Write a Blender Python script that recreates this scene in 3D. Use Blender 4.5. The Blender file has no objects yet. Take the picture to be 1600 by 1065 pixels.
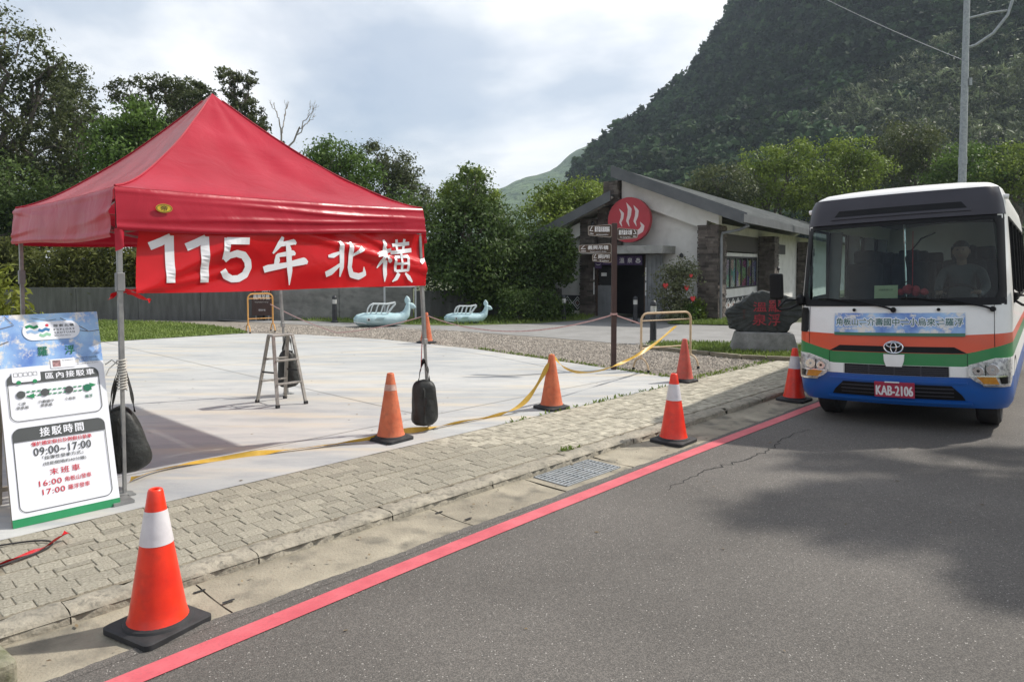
import bpy, bmesh, math, random
import numpy as np
from mathutils import Vector, Matrix, Euler
rad = math.radians
PI = math.pi
SC = bpy.context.scene
COL = SC.collection
random.seed(7)

# ------------------------------------------------------------------ camera
camd = bpy.data.cameras.new('camera')
cam = bpy.data.objects.new('camera', camd)
COL.objects.link(cam)
cam.location = (0, 0, 1.75)
cam.rotation_euler = (rad(90 - 2.4), 0, 0)
camd.sensor_width = 36.0
camd.lens = 36.0 * 1110 / 1600
camd.shift_y = -72.5 / 1600
camd.clip_start = 0.05
camd.clip_end = 6000
SC.camera = cam

# ------------------------------------------------------------------ light
SUN_DIR = Vector((.866, .345, 1.0)).normalized()       # towards the sun
SUN_EL = math.asin(SUN_DIR.z)
SUN_AZ = math.atan2(SUN_DIR.x, SUN_DIR.y)              # clockwise from +Y
W = bpy.data.worlds.new('World')
SC.world = W
W.use_nodes = True
wn, wl = W.node_tree.nodes, W.node_tree.links
for n in list(wn):
    wn.remove(n)
def wnode(t, **k):
    n = wn.new(t)
    for a, b in k.items():
        setattr(n, a, b)
    return n
sky = wnode('ShaderNodeTexSky', sky_type='NISHITA')
sky.sun_disc = False
sky.sun_elevation = SUN_EL
sky.sun_rotation = SUN_AZ
sky.altitude = 300
sky.air_density = 1.0
sky.dust_density = 2.5
sky.ozone_density = 1.5
tc = wnode('ShaderNodeTexCoord')
sep = wnode('ShaderNodeSeparateXYZ')
wl.new(tc.outputs['Generated'], sep.inputs[0])
addz = wnode('ShaderNodeMath', operation='ADD'); addz.inputs[1].default_value = .30
wl.new(sep.outputs[2], addz.inputs[0])
maxz = wnode('ShaderNodeMath', operation='MAXIMUM'); maxz.inputs[1].default_value = .12
wl.new(addz.outputs[0], maxz.inputs[0])
dx = wnode('ShaderNodeMath', operation='DIVIDE'); dy = wnode('ShaderNodeMath', operation='DIVIDE')
wl.new(sep.outputs[0], dx.inputs[0]); wl.new(maxz.outputs[0], dx.inputs[1])
wl.new(sep.outputs[1], dy.inputs[0]); wl.new(maxz.outputs[0], dy.inputs[1])
cmb = wnode('ShaderNodeCombineXYZ')
wl.new(dx.outputs[0], cmb.inputs[0]); wl.new(dy.outputs[0], cmb.inputs[1])
n1 = wnode('ShaderNodeTexNoise'); n1.inputs['Scale'].default_value = .85; n1.inputs['Detail'].default_value = 9
n1.inputs['Roughness'].default_value = .52; n1.inputs['Distortion'].default_value = .35
mp = wnode('ShaderNodeMapping'); mp.inputs['Location'].default_value = (11, 3, .2)
wl.new(cmb.outputs[0], mp.inputs[0]); wl.new(mp.outputs[0], n1.inputs['Vector'])
rmp = wnode('ShaderNodeValToRGB')
rmp.color_ramp.elements[0].position = .42; rmp.color_ramp.elements[0].color = (.38, .38, .38, 1)
rmp.color_ramp.elements[1].position = .60; rmp.color_ramp.elements[1].color = (1, 1, 1, 1)
wl.new(n1.outputs['Fac'], rmp.inputs[0])
n2 = wnode('ShaderNodeTexNoise'); n2.inputs['Scale'].default_value = 1.7; n2.inputs['Detail'].default_value = 6
wl.new(mp.outputs[0], n2.inputs['Vector'])
cr2 = wnode('ShaderNodeValToRGB')
cr2.color_ramp.elements[0].position = .42; cr2.color_ramp.elements[0].color = (5.3, 5.85, 6.6, 1)
cr2.color_ramp.elements[1].position = .58; cr2.color_ramp.elements[1].color = (9.2, 9.2, 9.2, 1)
wl.new(n2.outputs['Fac'], cr2.inputs[0])
mix = wnode('ShaderNodeMixRGB')
wl.new(rmp.outputs[0], mix.inputs[0]); wl.new(sky.outputs[0], mix.inputs[1]); wl.new(cr2.outputs[0], mix.inputs[2])
bg = wnode('ShaderNodeBackground'); bg.inputs[1].default_value = .115
wl.new(mix.outputs[0], bg.inputs[0])
wo = wnode('ShaderNodeOutputWorld')
wl.new(bg.outputs[0], wo.inputs[0])

sund = bpy.data.lights.new('sun', 'SUN')
sund.energy = 4.5
sund.angle = rad(1.2)
sund.color = (1.0, .95, .87)
sun = bpy.data.objects.new('sun', sund)
COL.objects.link(sun)
sun.location = SUN_DIR * 60
sun.rotation_euler = SUN_DIR.to_track_quat('Z', 'Y').to_euler()

SC.view_settings.view_transform = 'Standard'
SC.view_settings.look = 'None'
SC.view_settings.exposure = 0.25
SC.view_settings.gamma = 1
SC.view_settings.use_curve_mapping = False
SC.render.engine = 'CYCLES'
SC.cycles.max_bounces = 7
SC.cycles.transparent_max_bounces = 12
SC.cycles.volume_bounces = 0
SC.cycles.caustics_reflective = False
SC.cycles.caustics_refractive = False
SC.cycles.sample_clamp_indirect = 6
try:
    SC.cycles.use_denoising = True
    SC.cycles.denoiser = 'OPENIMAGEDENOISE'
except Exception:
    pass

# ------------------------------------------------------------------ frames
TH = rad(43.7)                       # the road runs 43.7 degrees right of the view direction
RZ = PI / 2 - TH
def R(u, v, z=0.0):                  # u metres along the road, v metres towards the plaza
    return (u * math.sin(TH) - v * math.cos(TH), u * math.cos(TH) + v * math.sin(TH), z)
def UV(x, y):
    return (x * math.sin(TH) + y * math.cos(TH), -x * math.cos(TH) + y * math.sin(TH))
def road_z(v):
    return -.06 + .035 * (3.4 - v)

# ------------------------------------------------------------------ materials
MATS = {}
def newmat(name):
    m = bpy.data.materials.new(name)
    m.use_nodes = True
    nt = m.node_tree
    return m, nt.nodes, nt.links, nt.nodes['Principled BSDF']
def ramp(N, a, b, pa=.35, pb=.65):
    r = N.new('ShaderNodeValToRGB')
    r.color_ramp.elements[0].position = pa; r.color_ramp.elements[0].color = (*a, 1)
    r.color_ramp.elements[1].position = pb; r.color_ramp.elements[1].color = (*b, 1)
    return r
def mat(name, c1, c2=None, rough=.6, scale=4.0, metal=0.0, bump=0.0, bscale=None, spec=.5, detail=6,
        c3=None, scale3=30., amt3=.3, coat=0.0, objrand=0.0, bdist=.02, pa=.35, pb=.65, transl=0.0, stretch=None, island=0.0):
    """two-tone noise colour, an optional second speckle and bump"""
    if name in MATS:
        return MATS[name]
    m, N, L, P = newmat(name)
    P.inputs['Roughness'].default_value = rough
    P.inputs['Metallic'].default_value = metal
    P.inputs['Specular IOR Level'].default_value = spec
    P.inputs['Coat Weight'].default_value = coat
    t = N.new('ShaderNodeTexCoord')
    vec = t.outputs['Object']
    if stretch:
        mpn = N.new('ShaderNodeMapping'); mpn.inputs['Scale'].default_value = stretch
        L.new(vec, mpn.inputs[0]); vec = mpn.outputs[0]
    out = None
    if c2 is None:
        c2 = tuple(min(1, c * 1.12 + .004) for c in c1)
    nz = N.new('ShaderNodeTexNoise'); nz.inputs['Scale'].default_value = scale; nz.inputs['Detail'].default_value = detail
    nz.inputs['Roughness'].default_value = .6
    L.new(vec, nz.inputs['Vector'])
    r = ramp(N, c1, c2, pa, pb); L.new(nz.outputs['Fac'], r.inputs[0]); out = r.outputs[0]
    if c3 is not None:
        n3 = N.new('ShaderNodeTexNoise'); n3.inputs['Scale'].default_value = scale3; n3.inputs['Detail'].default_value = 3
        L.new(vec, n3.inputs['Vector'])
        r3 = ramp(N, (0, 0, 0), (1, 1, 1), .5, .72); L.new(n3.outputs['Fac'], r3.inputs[0])
        ml = N.new('ShaderNodeMath'); ml.operation = 'MULTIPLY'; ml.inputs[1].default_value = amt3
        L.new(r3.outputs[0], ml.inputs[0])
        mx = N.new('ShaderNodeMixRGB'); mx.inputs[2].default_value = (*c3, 1)
        L.new(ml.outputs[0], mx.inputs[0]); L.new(out, mx.inputs[1]); out = mx.outputs[0]
    if objrand or island:
        if island:
            gi = N.new('ShaderNodeNewGeometry'); src = gi.outputs['Random Per Island']; amt = island
        else:
            oi = N.new('ShaderNodeObjectInfo'); src = oi.outputs['Random']; amt = objrand
        mr = N.new('ShaderNodeMapRange'); mr.inputs[3].default_value = 1 - amt; mr.inputs[4].default_value = 1 + amt
        L.new(src, mr.inputs[0])
        hs = N.new('ShaderNodeHueSaturation'); L.new(mr.outputs[0], hs.inputs['Value']); L.new(out, hs.inputs['Color'])
        out = hs.outputs[0]
    L.new(out, P.inputs['Base Color'])
    if bump:
        nb = N.new('ShaderNodeTexNoise'); nb.inputs['Scale'].default_value = bscale or scale * 4; nb.inputs['Detail'].default_value = 6
        L.new(vec, nb.inputs['Vector'])
        b = N.new('ShaderNodeBump'); b.inputs['Strength'].default_value = bump; b.inputs['Distance'].default_value = bdist
        L.new(nb.outputs['Fac'], b.inputs['Height']); L.new(b.outputs[0], P.inputs['Normal'])
    if transl:
        tr = N.new('ShaderNodeBsdfTranslucent'); L.new(out, tr.inputs[0])
        ms = N.new('ShaderNodeMixShader'); ms.inputs[0].default_value = transl
        L.new(P.outputs[0], ms.inputs[1]); L.new(tr.outputs[0], ms.inputs[2])
        L.new(ms.outputs[0], N['Material Output'].inputs[0])
    MATS[name] = m
    return m
def glass_mat(name, tint, gloss=.12, rough=.02):
    if name in MATS:
        return MATS[name]
    m, N, L, P = newmat(name)
    N.remove(P)
    tr = N.new('ShaderNodeBsdfTransparent'); tr.inputs[0].default_value = (*tint, 1)
    gl = N.new('ShaderNodeBsdfGlossy'); gl.inputs['Roughness'].default_value = rough
    fr = N.new('ShaderNodeLayerWeight'); fr.inputs[0].default_value = .35
    ma = N.new('ShaderNodeMapRange'); ma.inputs[3].default_value = gloss; ma.inputs[4].default_value = .8
    L.new(fr.outputs['Fresnel'], ma.inputs[0])
    ms = N.new('ShaderNodeMixShader')
    L.new(ma.outputs[0], ms.inputs[0]); L.new(tr.outputs[0], ms.inputs[1]); L.new(gl.outputs[0], ms.inputs[2])
    L.new(ms.outputs[0], N['Material Output'].inputs[0])
    MATS[name] = m
    return m
def leaf_mat(name, c1, c2, transl=.35, scale=.5):
    return mat(name, c1, c2, rough=.55, scale=scale, spec=.25, detail=3, transl=transl, island=.38)

# ------------------------------------------------------------------ mesh builder
class MB:
    def __init__(self):
        self.v = []; self.f = []; self.m = []
    def add(self, vs, fs, mi=0):
        o = len(self.v)
        self.v += [tuple(p) for p in vs]
        self.f += [tuple(i + o for i in f) for f in fs]
        self.m += [mi] * len(fs)
        return self
    def box(self, c, s, rot=None, mi=0, taper=1.0):
        x, y, z = s[0] / 2, s[1] / 2, s[2] / 2
        vs = [Vector((a * x * (taper if d > 0 else 1), b * y * (taper if d > 0 else 1), d * z)) for d in (-1, 1) for a, b in ((-1, -1), (1, -1), (1, 1), (-1, 1))]
        if rot is not None:
            M = rot if isinstance(rot, Matrix) else Euler(rot).to_matrix()
            vs = [M @ p for p in vs]
        c = Vector(c)
        self.add([p + c for p in vs], [(3, 2, 1, 0), (4, 5, 6, 7), (0, 1, 5, 4), (1, 2, 6, 5), (2, 3, 7, 6), (3, 0, 4, 7)], mi)
        return self
    def bar(self, p0, p1, w, h=None, mi=0, up=(0, 0, 1)):
        p0, p1 = Vector(p0), Vector(p1); h = h or w
        d = (p1 - p0); L = d.length; d.normalize()
        s = d.cross(Vector(up))
        if s.length < 1e-4:
            s = d.cross(Vector((1, 0, 0)))
        s.normalize(); t = s.cross(d)
        M = Matrix((s, d, t)).transposed()
        return self.box((p0 + p1) / 2, (w, L, h), M, mi)
    def tube(self, pts, r, seg=8, mi=0, cap=True):
        pts = [Vector(p) for p in pts]; n = len(pts)
        rs = [r] * n if not isinstance(r, (list, tuple)) else r
        o = []; prev = None
        for i, p in enumerate(pts):
            d = (pts[min(i + 1, n - 1)] - pts[max(i - 1, 0)])
            if d.length < 1e-9: d = Vector((0, 0, 1))
            d.normalize()
            if prev is None:
                a = d.cross(Vector((0, 0, 1)))
                if a.length < 1e-3: a = d.cross(Vector((1, 0, 0)))
            else:
                a = prev - d * prev.dot(d)
            a.normalize(); prev = a; b = d.cross(a)
            for k in range(seg):
                t = 2 * PI * k / seg
                o.append(p + (a * math.cos(t) + b * math.sin(t)) * rs[i])
        fs = [(i * seg + k, i * seg + (k + 1) % seg, (i + 1) * seg + (k + 1) % seg, (i + 1) * seg + k) for i in range(n - 1) for k in range(seg)]
        if cap:
            fs += [tuple(range(seg))[::-1], tuple((n - 1) * seg + k for k in range(seg))]
        return self.add(o, fs, mi)
    def lathe(self, prof, seg=20, c=(0, 0, 0), mi=0, M=None):
        vs = []
        for r, z in prof:
            for k in range(seg):
                t = 2 * PI * k / seg
                p = Vector((r * math.cos(t), r * math.sin(t), z))
                if M: p = M @ p
                vs.append(p + Vector(c))
        n = len(prof)
        fs = [(i * seg + k, i * seg + (k + 1) % seg, (i + 1) * seg + (k + 1) % seg, (i + 1) * seg + k) for i in range(n - 1) for k in range(seg)]
        fs += [tuple(range(seg))[::-1], tuple((n - 1) * seg + k for k in range(seg))]
        return self.add(vs, fs, mi)
    def grid(self, fn, nu, nv, mi=0, flip=False):
        vs = [fn(i / nu, j / nv) for j in range(nv + 1) for i in range(nu + 1)]
        w = nu + 1
        fs = [(j * w + i, j * w + i + 1, (j + 1) * w + i + 1, (j + 1) * w + i) for j in range(nv) for i in range(nu)]
        if flip: fs = [f[::-1] for f in fs]
        return self.add(vs, fs, mi)
    def prism(self, poly, z0, z1, mi=0):
        n = len(poly)
        vs = [(x, y, z0) for x, y in poly] + [(x, y, z1) for x, y in poly]
        fs = [tuple(range(n))[::-1], tuple(range(n, 2 * n))] + [(i, (i + 1) % n, n + (i + 1) % n, n + i) for i in range(n)]
        return self.add(vs, fs, mi)
    def xprism(self, poly, y0, y1, mi=0):       # polygon in x,z given depth along y
        n = len(poly)
        vs = [(x, y0, z) for x, z in poly] + [(x, y1, z) for x, z in poly]
        fs = [tuple(range(n)), tuple(range(n, 2 * n))[::-1]] + [(i, n + i, n + (i + 1) % n, (i + 1) % n) for i in range(n)]
        return self.add(vs, fs, mi)
    def mesh(self, name):
        me = bpy.data.meshes.new(name)
        me.from_pydata([tuple(p) for p in self.v], [], self.f)
        if any(self.m):
            me.polygons.foreach_set('material_index', self.m)
        me.update()
        return me
    def build(self, name, mats, parent=None, smooth=False, bevel=0.0, loc=None, fixn=True, bseg=2, angle=40):
        me = self.mesh(name)
        if fixn:
            bm = bmesh.new(); bm.from_mesh(me)
            bmesh.ops.recalc_face_normals(bm, faces=bm.faces)
            bm.to_mesh(me); bm.free()
        return obj(name, me, mats, parent, smooth, bevel, loc, bseg, angle)

def obj(name, me, mats, parent=None, smooth=False, bevel=0.0, loc=None, bseg=2, angle=40):
    if not isinstance(mats, (list, tuple)): mats = [mats]
    for m in mats: me.materials.append(m)
    if smooth:
        me.polygons.foreach_set('use_smooth', [True] * len(me.polygons))
        try: me.set_sharp_from_angle(angle=rad(angle))
        except Exception: pass
    o = bpy.data.objects.new(name, me)
    COL.objects.link(o)
    if parent: o.parent = parent
    if loc: o.location = loc
    if bevel:
        b = o.modifiers.new('bevel', 'BEVEL'); b.width = bevel; b.segments = bseg; b.limit_method = 'ANGLE'; b.angle_limit = rad(40)
    return o
def tag(o, label=None, cat=None, group=None, kind=None):
    if label: o['label'] = label
    if cat: o['category'] = cat
    if group: o['group'] = group
    if kind: o['kind'] = kind
    return o
def thing(name, loc, rz=0.0, label=None, cat=None, group=None, rot=None):
    o = bpy.data.objects.new(name, None)
    COL.objects.link(o)
    o.empty_display_size = .2
    o.location = loc
    o.rotation_euler = rot if rot else (0, 0, rz)
    return tag(o, label, cat, group)
def copy_tree(o, parent=None):
    c = o.copy(); COL.objects.link(c); c.parent = parent
    for ch in list(o.children): copy_tree(ch, c)
    return c

# flat writing -------------------------------------------------------------
def text_data(body, bold=0.0, spacing=1.0):
    cu = bpy.data.curves.new('t', 'FONT'); cu.body = body; cu.size = 1; cu.space_character = spacing
    cu.resolution_u = 3
    ob = bpy.data.objects.new('t', cu)
    me = bpy.data.meshes.new_from_object(ob)
    vs = [(v.co.x, v.co.y) for v in me.vertices]; fs = [tuple(p.vertices) for p in me.polygons]
    bpy.data.objects.remove(ob); bpy.data.curves.remove(cu); bpy.data.meshes.remove(me)
    return vs, fs
def text_box(mb, body, x0, x1, z0, z1, y, bold=0.0, spacing=1.0, mi=0, shear=0.0, mapf=None):
    """writing filling the box x0..x1, z0..z1 of the plane y, facing -y"""
    vs, fs = text_data(body, bold, spacing)
    ax = min(p[0] for p in vs); bx = max(p[0] for p in vs); ay = min(p[1] for p in vs); by = max(p[1] for p in vs)
    sh = [(0, 0)]
    if bold:
        k = bold * (z1 - z0) / max(.3, by - ay)
        sh = [(-k, 0), (k, 0), (0, k * .6), (0, -k * .6)]
        if bold > .04: sh = [(k * math.cos(a_), k * math.sin(a_)) for a_ in np.linspace(0, 2 * PI, 9)[:-1]]
    for q, (ddx, ddz) in enumerate(sh):
        out = []
        for a, b in vs:
            s = (a - ax) / (bx - ax); t = (b - ay) / (by - ay)
            x = x0 + (x1 - x0) * s + ddx; z = z0 + (z1 - z0) * t + shear * s + ddz
            p = mapf(x, z) if mapf else (x, y, z)
            out.append((p[0], p[1] - .00012 * q, p[2]))
        mb.add(out, fs, mi)
    return mb
def stroke(mb, pts, box, y, mapf=None, mi=0):
    """one brush stroke: (x, z, width) points in the unit square placed in a box"""
    x0, x1, z0, z1 = box
    P = [Vector((x0 + (x1 - x0) * a, z0 + (z1 - z0) * b)) for a, b, _ in pts]; w = [(z1 - z0) * c for _, _, c in pts]
    # resample
    Q = []; ww = []
    for i in range(len(P) - 1):
        n = 5
        for k in range(n):
            t = k / n; Q.append(P[i].lerp(P[i + 1], t)); ww.append(w[i] * (1 - t) + w[i + 1] * t)
    Q.append(P[-1]); ww.append(w[-1])
    vs = []
    for i, q in enumerate(Q):
        d = (Q[min(i + 1, len(Q) - 1)] - Q[max(0, i - 1)]).normalized(); nn = Vector((-d.y, d.x))
        for s in (-1, 1):
            p = q + nn * s * ww[i] / 2
            vs.append(mapf(p.x, p.y, y) if mapf else (p.x, y, p.y))
    fs = [(2 * i, 2 * i + 1, 2 * i + 3, 2 * i + 2) for i in range(len(Q) - 1)]
    mb.add(vs, fs, mi)
def disc(mb, cx, cz, rx, rz, y, seg=24, mi=0):
    vs = [(cx, y, cz)] + [(cx + rx * math.cos(2 * PI * k / seg), y, cz + rz * math.sin(2 * PI * k / seg)) for k in range(seg)]
    mb.add(vs, [(0, 1 + (k + 1) % seg, 1 + k) for k in range(seg)], mi)
def rrect(x0, x1, z0, z1, r, seg=5):
    p = []
    for cx, cz, a in ((x1 - r, z0 + r, -90), (x1 - r, z1 - r, 0), (x0 + r, z1 - r, 90), (x0 + r, z0 + r, 180)):
        for k in range(seg + 1):
            t = rad(a + 90 * k / seg); p.append((cx + r * math.cos(t), cz + r * math.sin(t)))
    return p
def face(mb, poly, y, mi=0):
    mb.add([(x, y, z) for x, z in poly], [tuple(range(len(poly)))], mi)
def ring(mb, outer, inner, y, mi=0):
    n = len(outer)
    mb.add([(x, y, z) for x, z in outer] + [(x, y, z) for x, z in inner], [(i, (i + 1) % n, n + (i + 1) % n, n + i) for i in range(n)], mi)

# foliage -------------------------------------------------------------------
def leaf_mesh(name, pts, nrm, size, rng, aspect=.5, jitter=.8, droop=0.0):
    n = len(pts)
    d = rng.normal(size=(n, 3)); d[:, 2] -= droop
    nn = nrm + rng.normal(size=(n, 3)) * jitter
    nn /= np.linalg.norm(nn, axis=1)[:, None] + 1e-9
    a = d - nn * (d * nn).sum(1)[:, None]; a /= np.linalg.norm(a, axis=1)[:, None] + 1e-9
    b = np.cross(nn, a)
    s = size * rng.uniform(.6, 1.35, (n, 1))
    v = np.empty((n, 4, 3))
    v[:, 0] = pts - a * s * .5
    v[:, 1] = pts + b * s * aspect * .5 + a * s * .05 + nn * s * .08
    v[:, 2] = pts + a * s * .5
    v[:, 3] = pts - b * s * aspect * .5 + a * s * .05 + nn * s * .08
    return v.reshape(-1, 3)
def quads_to_mesh(name, v):
    n = len(v) // 4
    me = bpy.data.meshes.new(name)
    me.vertices.add(len(v)); me.vertices.foreach_set('co', v.astype(np.float32).ravel())
    me.loops.add(n * 4); me.loops.foreach_set('vertex_index', np.arange(n * 4, dtype=np.int32))
    me.polygons.add(n); me.polygons.foreach_set('loop_start', np.arange(0, n * 4, 4, dtype=np.int32))
    try: me.polygons.foreach_set('loop_total', np.full(n, 4, dtype=np.int32))
    except Exception: pass
    me.update(calc_edges=True); me.validate()
    return me
def crown_pts(blobs, n, rng, clump=.24, ncl=26, shell=.62):
    vol = np.array([b[3] * b[4] * b[5] for b in blobs]) ** .67
    cnt = (n * vol / vol.sum()).astype(int)
    P = []; Nn = []
    for b, c in zip(blobs, cnt):
        cen = np.array(b[:3]); r = np.array(b[3:6])
        k = max(6, int(ncl))
        d = rng.normal(size=(k, 3)); d /= np.linalg.norm(d, axis=1)[:, None]
        cc = d * (shell + (1 - shell) * rng.uniform(0, 1, (k, 1)))
        wts = rng.uniform(.4, 1.6, k); wts /= wts.sum()
        idx = rng.choice(k, c, p=wts)
        g = rng.normal(size=(c, 3)) * clump
        p = cc[idx] + g
        P.append(cen + p * r)
        o = g / clump * .6 + p * .5 + np.array([0, 0, .45])
        Nn.append(o)
    P = np.concatenate(P); Nn = np.concatenate(Nn)
    Nn /= np.linalg.norm(Nn, axis=1)[:, None] + 1e-9
    return P, Nn
def limb(mb, p0, p1, r0, r1, rng, n=6, wob=.06):
    p0, p1 = np.array(p0, float), np.array(p1, float); L = np.linalg.norm(p1 - p0)
    pts = []; rs = []
    for i in range(n + 1):
        t = i / n
        q = p0 + (p1 - p0) * t + (rng.normal(size=3) * wob * L * math.sin(PI * t) if 0 < i < n else 0)
        pts.append(tuple(q)); rs.append(r0 + (r1 - r0) * t)
    mb.tube(pts, rs, 6)
def tree(name, label, loc, blobs, n, leaf, lmat, tmat, trunk=(.2, 3.0), seed=1, group=None, clump=.24, ncl=26, shell=.62, aspect=.5,
         droop=0.0, jitter=.8, limbs=True, cat='tree'):
    rng = np.random.default_rng(seed)
    t = thing(name, loc, 0, label, cat, group)
    P, Nn = crown_pts(blobs, n, rng, clump, ncl, shell)
    P[:, 2] = np.maximum(P[:, 2], .15)
    obj('crown', quads_to_mesh('crown', leaf_mesh('crown', P, Nn, leaf, rng, aspect, jitter, droop)), lmat, t)
    if trunk:
        tr, th = trunk
        mb = MB()
        cx = np.mean([b[0] for b in blobs]); cy = np.mean([b[1] for b in blobs])
        fork = np.array([cx * .35, cy * .35, th])
        limb(mb, (0, 0, -.3), fork, tr, tr * .72, rng, 6, .02)
        for b in blobs:
            c = np.array(b[:3])
            limb(mb, fork, c, tr * .5, tr * .14, rng, 6, .05)
            if limbs:
                for k in range(4):
                    d = rng.normal(size=3); d[2] = abs(d[2]); d /= np.linalg.norm(d)
                    limb(mb, c - (c - fork) * rng.uniform(.1, .5), c + d * np.array(b[3:6]) * .8, tr * .2, tr * .05, rng, 5, .07)
        mb.build('trunk', tmat, t, smooth=True, fixn=False)
    return t

# ================================================================== GROUND
M_ASPH = None
def asphalt(name, base, light):
    m, N, L, P = newmat(name)
    t = N.new('ShaderNodeTexCoord')
    big = N.new('ShaderNodeTexNoise'); big.inputs['Scale'].default_value = .55; big.inputs['Detail'].default_value = 7
    L.new(t.outputs['Object'], big.inputs['Vector'])
    r = ramp(N, tuple(c * .86 for c in base), tuple(c * 1.3 for c in base), .30, .68); L.new(big.outputs['Fac'], r.inputs[0])
    vo = N.new('ShaderNodeTexVoronoi'); vo.inputs['Scale'].default_value = 190
    L.new(t.outputs['Object'], vo.inputs['Vector'])
    cr = N.new('ShaderNodeValToRGB'); cr.color_ramp.interpolation = 'LINEAR'
    cr.color_ramp.elements[0].position = .25; cr.color_ramp.elements[0].color = (.45, .45, .45, 1)
    cr.color_ramp.elements[1].position = .95; cr.color_ramp.elements[1].color = (1.75, 1.72, 1.68, 1)
    sp = N.new('ShaderNodeSeparateColor'); L.new(vo.outputs['Color'], sp.inputs[0]); L.new(sp.outputs[0], cr.inputs[0])
    mx = N.new('ShaderNodeMixRGB'); mx.blend_type = 'MULTIPLY'; mx.inputs[0].default_value = .5
    L.new(r.outputs[0], mx.inputs[1]); L.new(cr.outputs[0], mx.inputs[2])
    # sparse pale chips
    lt = N.new('ShaderNodeMath'); lt.operation = 'GREATER_THAN'; lt.inputs[1].default_value = .992
    L.new(sp.outputs[1], lt.inputs[0])
    m2 = N.new('ShaderNodeMixRGB'); m2.inputs[2].default_value = (*light, 1)
    L.new(lt.outputs[0], m2.inputs[0]); L.new(mx.outputs[0], m2.inputs[1])
    L.new(m2.outputs[0], P.inputs['Base Color'])
    P.inputs['Roughness'].default_value = .82; P.inputs['Specular IOR Level'].default_value = .35
    b = N.new('ShaderNodeBump'); b.inputs['Strength'].default_value = .4; b.inputs['Distance'].default_value = .004
    L.new(vo.outputs['Distance'], b.inputs['Height']); L.new(b.outputs[0], P.inputs['Normal'])
    MATS[name] = m
    return m
M_ASPH = asphalt('road_asphalt', (.106, .098, .089), (.36, .34, .31))
M_PATH = mat('path_asphalt', (.21, .205, .195), (.27, .265, .255), rough=.85, scale=1.5, c3=(.15, .15, .14), scale3=140, amt3=.5, bump=.3, bscale=120, bdist=.005)
M_SOIL = mat('soil_grass', (.05, .065, .025), (.09, .10, .045), rough=.95, scale=2.0, bump=.5, bscale=30)
M_GRASS = mat('lawn_grass', (.10, .15, .03), (.17, .22, .055), rough=.9, scale=1.2, bump=.6, bscale=60, c3=(.16, .15, .06), scale3=6, amt3=.35)
M_BLADE = mat('grass_blade', (.12, .18, .035), (.20, .26, .06), rough=.7, scale=.8, transl=.3, island=.3)
M_GRAVEL = mat('gravel', (.20, .175, .145), (.30, .265, .22), rough=.9, scale=9, c3=(.10, .09, .075), scale3=45, amt3=.7, bump=.9, bscale=50, bdist=.02)
M_STONE = mat('pebble', (.24, .21, .175), (.36, .32, .27), rough=.85, scale=3, island=.42)
M_CONC = None
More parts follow.
